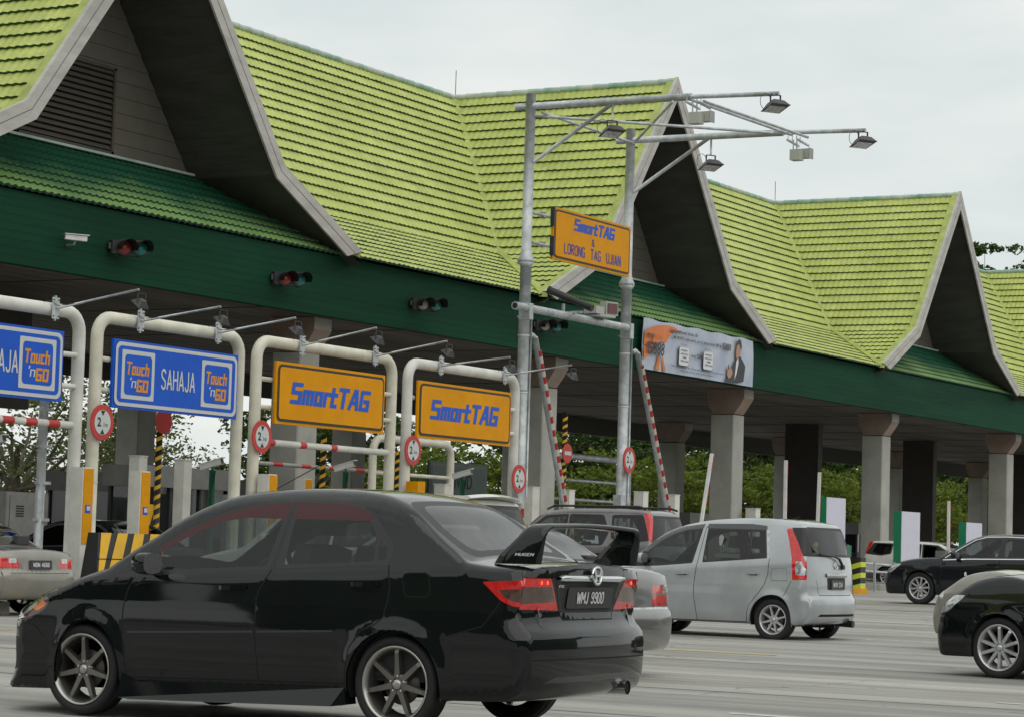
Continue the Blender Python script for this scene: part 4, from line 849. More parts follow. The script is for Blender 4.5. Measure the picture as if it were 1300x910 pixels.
# ------------------------------------------------------------------ ground
def ground_z(x):
    return .25*float(sstep(np.array(x), 36., 48.))
GX = [-60, -20, 0, 10, 20, 30, 34, 36, 38, 40, 42, 44, 46, 48, 52, 60, 80, 120, 200, 400]
def sheet(name, m, y0, y1, x0=-60, x1=400, dz=0.0, ny=1, shear=0.0):
    b = MB(); xs = [x0]+[x for x in GX if x0 < x < x1]+[x1]; V = []
    for j in range(ny+1):
        y = y0+(y1-y0)*j/ny
        V += [(x+shear*(y-y0), y, ground_z(x)+dz) for x in xs]
    n = len(xs); b.add(V, [(j*n+i, j*n+i+1, (j+1)*n+i+1, (j+1)*n+i) for j in range(ny) for i in range(n-1)], 0, True)
    return b.build(name, m)
def road_mat():
    m = bpy.data.materials.new('worn concrete road'); m.use_nodes = True; nt = m.node_tree; b = nt.nodes['Principled BSDF']; L = nt.links.new
    t = N(nt, 'ShaderNodeTexCoord')
    def nz(scale, st, det=5.0):
        mp = N(nt, 'ShaderNodeMapping'); mp.inputs['Scale'].default_value = st; L(t.outputs['Object'], mp.inputs[0]); n = N(nt, 'ShaderNodeTexNoise', Scale=scale, Detail=det, Roughness=.62); L(mp.outputs[0], n.inputs[0]); return n
    a = nz(.55, (1, .12, 1)); a2 = nz(1.6, (1.0, .05, 1)); f = nz(60, (1, 1, 1), 3.0); st = nz(.22, (1, 1, 1))
    r1 = N(nt, 'ShaderNodeValToRGB'); r1.color_ramp.elements[0].position = .36; r1.color_ramp.elements[0].color = (.32, .312, .285, 1); r1.color_ramp.elements[1].position = .62; r1.color_ramp.elements[1].color = (.46, .45, .415, 1)
    L(a.outputs[0], r1.inputs[0])
    r2 = N(nt, 'ShaderNodeValToRGB'); r2.color_ramp.elements[0].position = .40; r2.color_ramp.elements[0].color = (.50, .50, .51, 1); r2.color_ramp.elements[1].position = .60; r2.color_ramp.elements[1].color = (1, 1, 1, 1)
    L(a2.outputs[0], r2.inputs[0])
    m1 = N(nt, 'ShaderNodeMix', data_type='RGBA', blend_type='MULTIPLY'); m1.inputs[0].default_value = .75; L(r1.outputs[0], m1.inputs[6]); L(r2.outputs[0], m1.inputs[7])
    r3 = N(nt, 'ShaderNodeValToRGB'); r3.color_ramp.elements[0].position = .30; r3.color_ramp.elements[0].color = (.72, .72, .72, 1); r3.color_ramp.elements[1].position = .7; r3.color_ramp.elements[1].color = (1.12, 1.12, 1.12, 1)
    L(f.outputs[0], r3.inputs[0])
    m2 = N(nt, 'ShaderNodeMix', data_type='RGBA', blend_type='MULTIPLY'); m2.inputs[0].default_value = .8; L(m1.outputs[2], m2.inputs[6]); L(r3.outputs[0], m2.inputs[7])
    r4 = N(nt, 'ShaderNodeValToRGB'); r4.color_ramp.elements[0].position = .30; r4.color_ramp.elements[0].color = (.75, .73, .68, 1); r4.color_ramp.elements[1].position = .5; r4.color_ramp.elements[1].color = (1, 1, 1, 1)
    L(st.outputs[0], r4.inputs[0])
    m3 = N(nt, 'ShaderNodeMix', data_type='RGBA', blend_type='MULTIPLY'); m3.inputs[0].default_value = .8; L(m2.outputs[2], m3.inputs[6]); L(r4.outputs[0], m3.inputs[7])
    sp = nz(2.3, (1, .8, 1), 4.0); r5 = N(nt, 'ShaderNodeValToRGB'); r5.color_ramp.elements[0].position = .655; r5.color_ramp.elements[0].color = (1, 1, 1, 1); r5.color_ramp.elements[1].position = .73; r5.color_ramp.elements[1].color = (.38, .38, .38, 1); L(sp.outputs[0], r5.inputs[0])
    m6 = N(nt, 'ShaderNodeMix', data_type='RGBA', blend_type='MULTIPLY'); m6.inputs[0].default_value = .9; L(m3.outputs[2], m6.inputs[6]); L(r5.outputs[0], m6.inputs[7])
    vo = N(nt, 'ShaderNodeTexVoronoi', Scale=.16, feature='DISTANCE_TO_EDGE'); wn = nz(1.2, (1, 1, 1), 5.0); ad = N(nt, 'ShaderNodeVectorMath', operation='ADD'); L(t.outputs['Object'], ad.inputs[0]); L(wn.outputs[1], ad.inputs[1]); L(ad.outputs[0], vo.inputs[0])
    r6 = N(nt, 'ShaderNodeValToRGB'); r6.color_ramp.elements[0].position = .0; r6.color_ramp.elements[0].color = (.45, .45, .44, 1); r6.color_ramp.elements[1].position = .0035; r6.color_ramp.elements[1].color = (1, 1, 1, 1); L(vo.outputs['Distance'], r6.inputs[0])
    m7 = N(nt, 'ShaderNodeMix', data_type='RGBA', blend_type='MULTIPLY'); m7.inputs[0].default_value = .8; L(m6.outputs[2], m7.inputs[6]); L(r6.outputs[0], m7.inputs[7])
    L(m7.outputs[2], b.inputs['Base Color']); b.inputs['Roughness'].default_value = .8
    bp = N(nt, 'ShaderNodeBump', Strength=.35, Distance=.01); L(f.outputs[0], bp.inputs['Height']); L(bp.outputs[0], b.inputs['Normal'])
    return m
M_road = road_mat()
M_grass = mat('grass ground', (.05, .085, .02), .9, noise=.4, nscale=.4)
M_kerb = mat('island concrete', (.33, .32, .29), .85, noise=.2, nscale=2)
def gnd():
    b = MB(); b.add([(-1500, -1500, -.35), (1500, -1500, -.35), (1500, 1500, -.35), (-1500, 1500, -.35)], [(0, 1, 2, 3)]); tag(b.build('ground', M_grass), kind='structure')
    tag(sheet('road', M_road, -60, 58, ny=6), kind='structure')
gnd()
M_lw = mat('worn white line paint', (.60, .60, .58), .7, noise=.35, nscale=9)
M_ly = mat('worn yellow line paint', (.62, .42, .09), .7, noise=.3, nscale=9)
M_joint = mat('tar joint', (.06, .06, .058), .8)
def lane_line(name, m, x, y0, y1, wd=.12, dash=None):
    b = MB(); y = y0; 
    while y < y1:
        ye = min(y1, y+(dash[0] if dash else 1e9)); z = ground_z(x)+.004
        b.add([(x-wd/2, y, z), (x+wd/2, y, z), (x+wd/2, ye, z), (x-wd/2, ye, z)], [(0, 1, 2, 3)]); y = ye+(dash[1] if dash else 1)
    return tag(b.build(name, m), kind='structure')
lane_line('lane_line', M_ly, 27.05, 11.9, 24.0, .13)
lane_line('lane_line', M_ly, 22.9, 20.0, 25.0, .15)
lane_line('lane_line', M_lw, 33.7, 10.6, 25.5, .16)
lane_line('lane_line', M_lw, 17.0, 3.6, 7.85, .13)
lane_line('lane_line', M_lw, 20.3, 4.0, 6.9, .12)
lane_line('lane_line', M_lw, 22.6, 21.0, 25.0, .2)
for i, (x, y0, y1) in enumerate([(36.6, 12.3, 13.9), (36.4, 15.2, 17.6), (40.2, 10, 24), (44.3, 10, 24), (49.4, 17.2, 24), (54.0, 14, 24), (58.7, 12, 24)]):
    lane_line('lane_line', M_lw, x, y0, y1, .16)
b = MB()
for x in (12.2, 16.1, 19.5, 24.8, 29.6): b.add([(x, -20, .003), (x+.03, -20, .003), (x+.05, 24, .003), (x+.02, 24, .003)], [(0, 1, 2, 3)])
tag(b.build('road_joints', M_joint), kind='structure')

# islands
ISL = [22.0, 26.9, 31.75, 36.1, 41.1, 45.9, 50.6, 55.4, 60.2, 65.0, 70.0, 75.0, 80.0, 85.0, 90.0, 96.0]
def island(x, i):
    b = MB(); z0 = ground_z(x); w_ = .62; P = [(x-w_, 24.3), (x-w_*.5, 23.8), (x+w_*.5, 23.8), (x+w_, 24.3), (x+w_, 45), (x-w_, 45)]
    if x > 52: P = [(a, y if y > 40 else y+1.6) for a, y in P]
    n = len(P); b.add([(a, y, z0-.05) for a, y in P]+[(a, y, z0+.18) for a, y in P], [tuple(range(n, 2*n))]+[(k, (k+1) % n, n+(k+1) % n, n+k) for k in range(n)])
    tag(b.build('lane_island', M_kerb), kind='structure')
for i, x in enumerate(ISL): island(x, i)
def unseen_wooded_bank():  # added out of view to darken reflections in the car paint
    """unseen wooded rise behind the photographer, reflected in the cars"""
    b = MB(); n = 60; rr = np.random.default_rng(3); V = []; F = []
    for j, (d, h) in enumerate([(0, -.3), (1.5, 5), (5, 9), (12, 12.5), (25, 14)]):
        for i in range(n+1):
            a = R(118+235*i/n); rad = 34+d+rr.uniform(-1, 1)*(1 if j else 0); V.append((math.cos(a)*rad+4, math.sin(a)*rad-4, h+(rr.uniform(-1.6, 1.6) if j else 0)))
    for j in range(4):
        for i in range(n): F.append((j*(n+1)+i, j*(n+1)+i+1, (j+1)*(n+1)+i+1, (j+1)*(n+1)+i))
    b.add(V, F, 0, False); tag(b.build('unseen_hills', mat('unseen bank foliage', (.035, .06, .02), .9, noise=.5, nscale=.6)), kind='structure')
unseen_wooded_bank()

# ------------------------------------------------------------------ the toll canopy
ZE, ZK, ZR = 7.42, 8.93, 14.05; DK, DE = 4.0, 7.12; YR = 37.38; YF = 30.5; ZB = 6.04
CX = [-7.0, 15.7, 38.42, 61.0, 83.9, 107.2, 130.4, 153.6]
def prof(d):
    """roof height at horizontal distance d from the ridge"""
    return ZR-(ZR-ZK)*d/DK if d <= DK else ZK-(ZK-ZE)*(d-DK)/(DE-DK)
def tile_mat():
    m = bpy.data.materials.new('lime painted roof tiles'); m.use_nodes = True; nt = m.node_tree; b = nt.nodes['Principled BSDF']; L = nt.links.new
    t = N(nt, 'ShaderNodeTexCoord'); n = N(nt, 'ShaderNodeTexNoise', Scale=.7, Detail=6.0, Roughness=.6); L(t.outputs['Object'], n.inputs[0])
    r = N(nt, 'ShaderNodeValToRGB'); r.color_ramp.elements[0].position = .35; r.color_ramp.elements[0].color = (.40, .452, .105, 1); r.color_ramp.elements[1].position = .66; r.color_ramp.elements[1].color = (.49, .54, .15, 1); L(n.outputs[0], r.inputs[0])
    n2 = N(nt, 'ShaderNodeTexNoise', Scale=14.0, Detail=5.0, Roughness=.7); mp = N(nt, 'ShaderNodeMapping'); mp.inputs['Scale'].default_value = (1, 1, .25); L(t.outputs['Object'], mp.inputs[0]); L(mp.outputs[0], n2.inputs[0])
    r2 = N(nt, 'ShaderNodeValToRGB'); r2.color_ramp.elements[0].position = .32; r2.color_ramp.elements[0].color = (.78, .80, .74, 1); r2.color_ramp.elements[1].position = .62; r2.color_ramp.elements[1].color = (1.03, 1.03, 1.03, 1); L(n2.outputs[0], r2.inputs[0])
    mx = N(nt, 'ShaderNodeMix', data_type='RGBA', blend_type='MULTIPLY'); mx.inputs[0].default_value = .9; L(r.outputs[0], mx.inputs[6]); L(r2.outputs[0], mx.inputs[7]); 
    vo = N(nt, 'ShaderNodeTexVoronoi', Scale=2.6); L(t.outputs['Object'], vo.inputs[0]); sv = N(nt, 'ShaderNodeSeparateColor'); L(vo.outputs['Color'], sv.inputs[0])
    mr = N(nt, 'ShaderNodeMapRange'); mr.inputs[3].default_value = .90; mr.inputs[4].default_value = 1.06; L(sv.outputs[0], mr.inputs[0])
    m4 = N(nt, 'ShaderNodeMix', data_type='RGBA', blend_type='MULTIPLY'); m4.inputs[0].default_value = 1; L(mx.outputs[2], m4.inputs[6]); L(mr.outputs[0], m4.inputs[7])
    n5 = N(nt, 'ShaderNodeTexNoise', Scale=.42, Detail=7.0, Roughness=.68); L(t.outputs['Object'], n5.inputs[0])
    r5 = N(nt, 'ShaderNodeValToRGB'); r5.color_ramp.elements[0].position = .665; r5.color_ramp.elements[0].color = (0, 0, 0, 1); r5.color_ramp.elements[1].position = .70; r5.color_ramp.elements[1].color = (1, 1, 1, 1); L(n5.outputs[0], r5.inputs[0])
    m5 = N(nt, 'ShaderNodeMix', data_type='RGBA'); L(r5.outputs[0], m5.inputs[0]); L(m4.outputs[2], m5.inputs[6]); m5.inputs[7].default_value = (.13, .36, .20, 1)
    L(m5.outputs[2], b.inputs['Base Color'])
    b.inputs['Roughness'].default_value = .55
    return m
M_tile = tile_mat()
M_tedge = mat('dark green tile riser', (.010, .055, .030), .6)  # darker green on the riser face below each tile course
M_tgreen = mat('old green roof tiles', (.006, .13, .058), .6, noise=.3, nscale=2.0)
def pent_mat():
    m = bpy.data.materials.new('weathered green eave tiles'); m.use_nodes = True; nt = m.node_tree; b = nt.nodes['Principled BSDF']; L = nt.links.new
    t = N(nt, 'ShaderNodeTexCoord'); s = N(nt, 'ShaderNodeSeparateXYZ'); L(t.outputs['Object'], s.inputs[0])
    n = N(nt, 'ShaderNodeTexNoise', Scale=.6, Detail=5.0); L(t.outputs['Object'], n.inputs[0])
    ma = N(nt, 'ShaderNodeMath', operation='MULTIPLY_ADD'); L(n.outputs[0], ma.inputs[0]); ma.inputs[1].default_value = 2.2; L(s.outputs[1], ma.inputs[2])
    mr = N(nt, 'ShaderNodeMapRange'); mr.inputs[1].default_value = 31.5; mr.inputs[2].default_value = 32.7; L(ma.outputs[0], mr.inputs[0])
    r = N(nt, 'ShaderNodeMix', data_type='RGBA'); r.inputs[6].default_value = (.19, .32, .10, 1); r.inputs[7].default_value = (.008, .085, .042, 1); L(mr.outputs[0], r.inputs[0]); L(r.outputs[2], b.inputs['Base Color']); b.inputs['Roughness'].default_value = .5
    return m
M_pent = pent_mat()
TW = .20; ROW = .372
def tiled(name, along, d0, d1, lim, pos, mats, parent, row=ROW, lift=.056, amp=.011):
    """rows of wavy tiles. along: unit coordinate a runs from lim(d)[0] to lim(d)[1]; pos(a, d, n) -> xyz with normal offset n."""
    slope = [(d0, prof(d0))]; 
    if d0 < DK < d1: slope.append((DK, prof(DK)))
    slope.append((d1, prof(d1)))
    ls = [math.hypot(b_[0]-a_[0], b_[1]-a_[1]) for a_, b_ in zip(slope[:-1], slope[1:])]; tot = sum(ls); nr = int(round(tot/row)); 
    def at(l):
        for (a_, b_, k) in zip(slope[:-1], slope[1:], ls):
            if l <= k+1e-6: return a_[0]+(b_[0]-a_[0])*l/k
            l -= k
        return slope[-1][0]
    Vs = []; Fs = []; MI = []; off = 0
    for r in range(nr):
        du = at(tot*r/nr); dl = at(tot*(r+1)/nr); a0, a1 = lim((du+dl)/2)
        if a1-a0 < .05: continue
        A = np.arange(math.floor(a0/(TW/6))*TW/6, a1+TW/6, TW/6); Ac = np.clip(A, a0, a1); wv = amp*np.cos(2*math.pi*A/TW)
        n = len(A); jit = rng.normal(0, .0035, n//6+2)[np.arange(n)//6]
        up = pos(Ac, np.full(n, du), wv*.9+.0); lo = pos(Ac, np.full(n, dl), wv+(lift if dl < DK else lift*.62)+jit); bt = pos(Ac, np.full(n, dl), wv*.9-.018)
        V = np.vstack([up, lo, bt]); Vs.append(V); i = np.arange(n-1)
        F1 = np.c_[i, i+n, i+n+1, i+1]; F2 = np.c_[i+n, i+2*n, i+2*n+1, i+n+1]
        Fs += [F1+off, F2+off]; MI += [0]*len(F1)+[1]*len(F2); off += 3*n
    V = np.vstack(Vs); F = np.vstack(Fs)
    return mesh_np(name, V, F, mats, parent, False, MI)
def npos_vec(d):
    """unit normal (horizontal, vertical) of the roof profile at distance d"""
    n1 = np.array([ZR-ZK, DK]); n1 = n1/np.hypot(*n1); n2 = np.array([ZK-ZE, DE-DK]); n2 = n2/np.hypot(*n2)
    t = sstep(d, DK-.25, DK+.25)[:, None]; return n1*(1-t)+n2*t
def pz(d): return np.where(d <= DK, ZR-(ZR-ZK)*d/DK, ZK-(ZK-ZE)*(d-DK)/(DE-DK))
def pos_main(a, d, n): nv = npos_vec(d); return np.c_[a, YR-d-nv[:, 0]*n, pz(d)+nv[:, 1]*n]
def pos_back(a, d, n): nv = npos_vec(d); return np.c_[a, YR+d+nv[:, 0]*n, pz(d)+nv[:, 1]*n]
def pos_left(cx): return lambda a, d, n: np.c_[cx-d-npos_vec(d)[:, 0]*n, a, pz(d)+npos_vec(d)[:, 1]*n]
def pos_right(cx): return lambda a, d, n: np.c_[cx+d+npos_vec(d)[:, 0]*n, a, pz(d)+npos_vec(d)[:, 1]*n]
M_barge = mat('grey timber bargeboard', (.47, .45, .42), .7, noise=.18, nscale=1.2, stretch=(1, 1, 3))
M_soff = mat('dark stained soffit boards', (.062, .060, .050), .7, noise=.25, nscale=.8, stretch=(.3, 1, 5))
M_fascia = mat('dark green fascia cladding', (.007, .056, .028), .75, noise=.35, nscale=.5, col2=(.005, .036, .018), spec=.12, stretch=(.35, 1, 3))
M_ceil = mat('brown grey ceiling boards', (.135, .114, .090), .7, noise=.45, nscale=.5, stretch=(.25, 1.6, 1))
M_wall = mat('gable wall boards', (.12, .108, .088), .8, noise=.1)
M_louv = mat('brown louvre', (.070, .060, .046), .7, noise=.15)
M_ridge = mat('weathered ridge capping', (.50, .53, .50), .6, noise=.6, nscale=1.1, col2=(.16, .34, .27))
M_valley = mat('valley gutter', (.36, .43, .10), .5, noise=.25, nscale=3)
GY0 = 30.15
canopy = thing('toll_canopy', 'long toll canopy with steep lime tiled cross gables and deep green fascia', 'toll canopy', (0, 0, 0))
BOT = [(c_-DE, c_+DE) for c_ in CX]
x_first, x_last = CX[0]-DE, CX[-1]+DE
for gi, cx in enumerate(CX):
    near = 1 <= gi <= 5
    rw = ROW if near else ROW*1.0
    # slope facing the forecourt between this gable and the next
    if gi < len(CX)-1:
        cn = CX[gi+1]
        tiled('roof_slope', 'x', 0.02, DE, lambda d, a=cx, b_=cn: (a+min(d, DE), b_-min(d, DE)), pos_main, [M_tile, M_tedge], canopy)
        V = [(cx, YR), (cn, YR), (cn, YR+7.0), (cx, YR+7.0)]
        mesh_np('rear_roof_slope', [(cx, YR, ZR), (cn, YR, ZR), (cn, YR+DK, ZK), (cx, YR+DK, ZK), (cn, YR+DE, ZE), (cx, YR+DE, ZE)], [(0, 1, 2, 3), (3, 2, 4, 5)], M_tile, canopy)
    for sg, P, nm in ((-1, pos_left(cx), 'gable_roof'), (1, pos_right(cx), 'gable_roof')):
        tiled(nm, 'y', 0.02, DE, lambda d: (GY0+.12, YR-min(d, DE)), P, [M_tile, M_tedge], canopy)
    # verge strip beside the tiles, bargeboards, soffit
    for sg in (-1, 1):
        P = [(0, ZR), (DK, ZK), (DE, ZE)]
        b = MB(); h_ = .40
        top = [(cx+sg*d, z) for d, z in P]
        nrm = []
        for (d0, z0), (d1, z1) in zip(P[:-1], P[1:]):
            l = math.hypot(d1-d0, z1-z0); nrm.append(((z0-z1)/l, (d1-d0)/l))
        mid = ((nrm[0][0]+nrm[1][0]), (nrm[0][1]+nrm[1][1])); ml = (mid[0]**2+mid[1]**2)/2; mid = (mid[0]/ml, mid[1]/ml)
        offs = [(0, 1/ nrm[0][1]), mid, (nrm[1][0]*0+0.0, 1/nrm[1][1])]
        def ln(k, t): d, z = P[k]; o = offs[k]; return (cx+sg*(d+o[0]*t), z+o[1]*t)
        for k in range(2):
            a0, a1 = ln(k, .10), ln(k+1, .10); c0, c1 = ln(k, -.30), ln(k+1, -.30)
            yf, yb = GY0, GY0+.05
            if k == 1: q_ = (c0[1]-(ZE-.05))/(c0[1]-c1[1]); c1 = (c0[0]+(c1[0]-c0[0])*q_, ZE-.05); a1 = (a1[0], a1[1])
            V = [(a0[0], yf, a0[1]), (a1[0], yf, a1[1]), (c1[0], yf, c1[1]), (c0[0], yf, c0[1]), (a0[0], yb+.05, a0[1]), (a1[0], yb+.05, a1[1]), (c1[0], yb, c1[1]), (c0[0], yb, c0[1])]
            F = [(0, 1, 2, 3), (7, 6, 5, 4), (0, 4, 5, 1), (3, 2, 6, 7), (1, 5, 6, 2), (0, 3, 7, 4)]
            if sg > 0: F = [f[::-1] for f in F]
            b.add(V, F)
            g0, g1 = ln(k, -.085), ln(k+1, -.085); e0, e1 = ln(k, -.30), ln(k+1, -.30)
            h0, h1 = ln(k, -.095), ln(k+1, -.095)
            b.add([(g0[0], yf-.004, g0[1]), (g1[0], yf-.004, g1[1]), (h1[0], yf-.004, h1[1]), (h0[0], yf-.004, h0[1])], [(0, 1, 2, 3) if sg < 0 else (3, 2, 1, 0)], 1)
        b.build('bargeboard', [M_barge, M_gap], canopy)
        b = MB()
        for k in range(2):
            a0, a1 = ln(k, .085), ln(k+1, .085); b.add([(a0[0], GY0+.02, a0[1]), (a1[0], GY0+.02, a1[1]), (a1[0], GY0+.32, a1[1]), (a0[0], GY0+.32, a0[1])], [(0, 3, 2, 1) if sg < 0 else (0, 1, 2, 3)])
        b.build('verge_tiles', M_valley, canopy)
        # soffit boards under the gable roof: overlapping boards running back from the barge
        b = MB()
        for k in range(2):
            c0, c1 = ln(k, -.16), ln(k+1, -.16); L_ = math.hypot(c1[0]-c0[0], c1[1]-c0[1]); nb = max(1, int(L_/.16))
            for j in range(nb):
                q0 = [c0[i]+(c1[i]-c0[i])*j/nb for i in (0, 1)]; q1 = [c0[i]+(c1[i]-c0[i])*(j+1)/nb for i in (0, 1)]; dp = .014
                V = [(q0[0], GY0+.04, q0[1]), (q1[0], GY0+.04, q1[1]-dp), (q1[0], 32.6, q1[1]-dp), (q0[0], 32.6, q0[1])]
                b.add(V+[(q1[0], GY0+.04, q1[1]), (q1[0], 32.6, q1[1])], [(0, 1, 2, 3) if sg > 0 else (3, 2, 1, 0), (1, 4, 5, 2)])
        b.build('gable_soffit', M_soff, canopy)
    # recessed gable wall with louvre
    yw = 32.5; zb_ = 8.87
    b = MB(); wd = DK*(ZR-zb_)/(ZR-ZK)-.2; nb = 16
    for j in range(nb):
        z0 = zb_-.35+(ZR-.35-zb_+.35)*j/nb; z1 = zb_-.35+(ZR-.35-zb_+.35)*(j+1)/nb; w0 = max(.02, (ZR-.32-z0)*DK/(ZR-ZK)); w1 = max(.01, (ZR-.32-z1)*DK/(ZR-ZK))
        b.add([(cx-w0, yw-.018, z0), (cx+w0, yw-.018, z0), (cx+w1, yw, z1), (cx-w1, yw, z1), (cx-w0, yw, z0), (cx+w0, yw, z0)], [(0, 1, 2, 3), (4, 5, 1, 0)])
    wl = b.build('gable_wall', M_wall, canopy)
    b = MB(); lx0, lx1 = cx-1.75, cx+1.15
    b.box((cx-.3, yw-.05, zb_+.06), (3.0, .08, .07)); b.box((lx1, yw-.05, zb_+.92), (.07, .08, 1.78)); b.box((lx0, yw-.05, zb_+.92), (.07, .08, 1.78)); b.box((cx-.3, yw-.05, zb_+1.80), (3.0, .08, .06))
    for j in range(14):
        z = zb_+.12+j*.12
        b.add([(lx0+.04, yw-.09, z), (lx1-.04, yw-.09, z), (lx1-.04, yw-.03, z+.09), (lx0+.04, yw-.03, z+.09), (lx0+.04, yw-.03, z+.0), (lx1-.04, yw-.03, z)], [(0, 1, 2, 3), (4, 5, 1, 0)])
    b.add([(lx0, yw-.024, zb_+.1), (lx1, yw-.024, zb_+.1), (lx1, yw-.024, zb_+1.8), (lx0, yw-.024, zb_+1.8)], [(0, 1, 2, 3)], 1)
    b.build('louvre_vent', [M_louv, M_gap], wl)
    b = MB(); b.box((cx, yw-.12, zb_-.02), (7.5, .22, .05)); b.build('flashing', M_ridge, canopy)
    # low eave tiles inside the gable (pent)
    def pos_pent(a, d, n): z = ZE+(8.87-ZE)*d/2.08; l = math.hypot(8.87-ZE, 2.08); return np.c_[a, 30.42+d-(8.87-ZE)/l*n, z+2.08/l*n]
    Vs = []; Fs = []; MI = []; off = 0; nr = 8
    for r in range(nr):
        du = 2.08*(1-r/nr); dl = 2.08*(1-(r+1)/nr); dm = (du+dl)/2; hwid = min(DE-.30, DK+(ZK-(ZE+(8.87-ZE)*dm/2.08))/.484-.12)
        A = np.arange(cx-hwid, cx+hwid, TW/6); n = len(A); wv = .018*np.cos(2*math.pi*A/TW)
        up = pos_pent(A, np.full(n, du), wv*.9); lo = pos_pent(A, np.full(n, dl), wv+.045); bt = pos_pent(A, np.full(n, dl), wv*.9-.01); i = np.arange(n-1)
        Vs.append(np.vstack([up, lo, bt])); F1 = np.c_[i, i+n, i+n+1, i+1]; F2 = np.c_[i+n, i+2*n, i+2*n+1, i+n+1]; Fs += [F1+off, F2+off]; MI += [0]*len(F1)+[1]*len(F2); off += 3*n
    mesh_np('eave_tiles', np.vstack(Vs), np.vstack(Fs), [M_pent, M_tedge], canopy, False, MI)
    # ridge along Y, valleys
    b = MB(); 
    for j in range(14):
        y0 = GY0+.05+j*.52; b.tube([(cx, y0, ZR+.03), (cx, y0+.54, ZR+.05)], .085, n=10)
    b.build('ridge_cap', M_ridge, canopy)
    for sg in (-1, 1):
        b = MB(); P = [(0, ZR), (DK, ZK), (DE, ZE)]
        for (d0, z0), (d1, z1) in zip(P[:-1], P[1:]):
            k = .075; q = [(cx+sg*(d0-k), YR-d0-k, z0), (cx+sg*(d0+k), YR-d0+k, z0), (cx+sg*(d1+k), YR-d1+k, z1), (cx+sg*(d1-k), YR-d1-k, z1)]
            q = [(x, y-.03, z+.085) for x, y, z in q]; q2 = [(x, y, z-.12) for x, y, z in q]
            b.add(q+q2, [(0, 1, 2, 3), (0, 4, 5, 1), (1, 5, 6, 2), (2, 6, 7, 3), (3, 7, 4, 0)] if sg > 0 else [(3, 2, 1, 0), (1, 5, 4, 0), (2, 6, 5, 1), (3, 7, 6, 2), (0, 4, 7, 3)])
        b.build('valley_gutter', M_valley, canopy)
    b = MB(); b.tube([(cx+.05, YR, ZR), (cx+.05, YR, ZR+.85)], .012, n=6); b.tube([(cx+.05, YR, ZR), (cx+.05, YR, ZR+.12)], .04, n=8); b.build('lightning_rod', M_dark, canopy)
b = MB(); x = x_first
while x < x_last: b.tube([(x, YR, ZR+.03), (x+.54, YR, ZR+.05)], .085, n=8); x += .52
b.build('main_ridge_cap', M_ridge, canopy)
# fascia with horizontal cladding laps
b = MB(); nb = 9; H_ = ZE-.03-ZB
for j in range(nb):
    z0 = ZB+H_*j/nb; z1 = ZB+H_*(j+1)/nb
    b.add([(x_first, YF-.004, z0), (x_last, YF-.004, z0), (x_last, YF, z1), (x_first, YF, z1), (x_first, YF, z0), (x_last, YF, z0)], [(0, 1, 2, 3), (4, 5, 1, 0)])
b.box(((x_first+x_last)/2, YF+.09, ZB+.02), (x_last-x_first, .18, .05)); b.add([(x_first, YF+.02, ZE), (x_last, YF+.02, ZE), (x_last, YF+.25, ZE+.02), (x_first, YF+.25, ZE+.02)], [(0, 1, 2, 3)])
b.build('fascia', M_fascia, canopy)
b = MB(); b.box(((x_first+x_last)/2, 44.4, 6.45), (x_last-x_first, .2, 2.0)); b.build('rear_fascia', M_soff, canopy)
# ceiling boards
b = MB(); y = YF+.18; k = 0
while y < 44.3:
    b.add([(x_first, y, ZB+.03), (x_last, y, ZB+.03), (x_last, y+.60, ZB+.036), (x_first, y+.60, ZB+.036)], [(3, 2, 1, 0)]); y += .60; k += 1
x = x_first+2
while x < x_last: b.box((x, 37.4, ZB+.03), (.03, 13.6, .02), 1); x += 5.5
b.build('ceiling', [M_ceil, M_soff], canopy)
b = MB(); b.add([(x_first, YF+.3, 7.3), (x_last, YF+.3, 7.3), (x_last, 44.3, 7.3), (x_first, 44.3, 7.3)], [(0, 1, 2, 3)]); b.build('roof_deck', M_soff, canopy)
def column(x1, yf, ztop, z0, cap=True):
    """x1: right edge; yf: front face"""
    w_ = .76; b = MB(); b.box((x1-w_/2, yf+w_/2, (ztop+z0)/2), (w_, w_, ztop-z0), bev=.03); o = b.build('column', M_conc, canopy)
    if cap:
        b = MB(); ya, yb_ = yf-.30, yf+w_+.16; xa, xb = x1-w_+.08, x1-.05; zt = ZB+.02; zs = zt-.27; zc = ztop+.03
        V = []
        for xx in (xa-.02, xb+.02): V += [(xx, ya, zt), (xx, ya, zs), (xx, ya+.12, zs-.20), (xx, ya+.32, zc), (xx, yb_-.20, zc), (xx, yb_-.06, zs-.20), (xx, yb_, zs), (xx, yb_, zt)]
        b.add(V, [tuple(range(8)), tuple(range(15, 7, -1))]+[(i, 8+i, 8+(i+1) % 8, (i+1) % 8) for i in range(8)])
        b.add([(xa-.024, ya-.003, zt), (xb+.024, ya-.003, zt), (xb+.024, ya-.003, zs+.01), (xa-.024, ya-.003, zs+.01)], [(3, 2, 1, 0)], 1)
        b.build('cap', [M_cap, M_conc], o)
    return o
for x in (1.8, 12.8, 23.8, 34.8, 45.78, 56.8, 68.5, 80.6, 93.7, 106.2, 118.5, 131.0): column(x, 31.35, 5.29, ground_z(x)-.1)
for x in (41.9, 53.6, 64.0, 74.4, 86.4, 97.3, 110.0, 121.5): column(x, 42.0, 5.29, ground_z(x)-.1)
M_core = mat('dark brown panel', (.045, .037, .032), .6, noise=.2)
for x in (86.9, 99.2, 111.5):
    b = MB(); b.box((x-.2, 37.2, 3.1), (.4, 1.35, 6.0)); b.build('service_shaft', M_core, canopy)
for x, y in ((71.7, 33.6), (72.6, 34.0)):
    b = MB(); b.box((x, y, 3.1), (.22, .28, 6.0)); b.build('duct', M_gap, canopy)
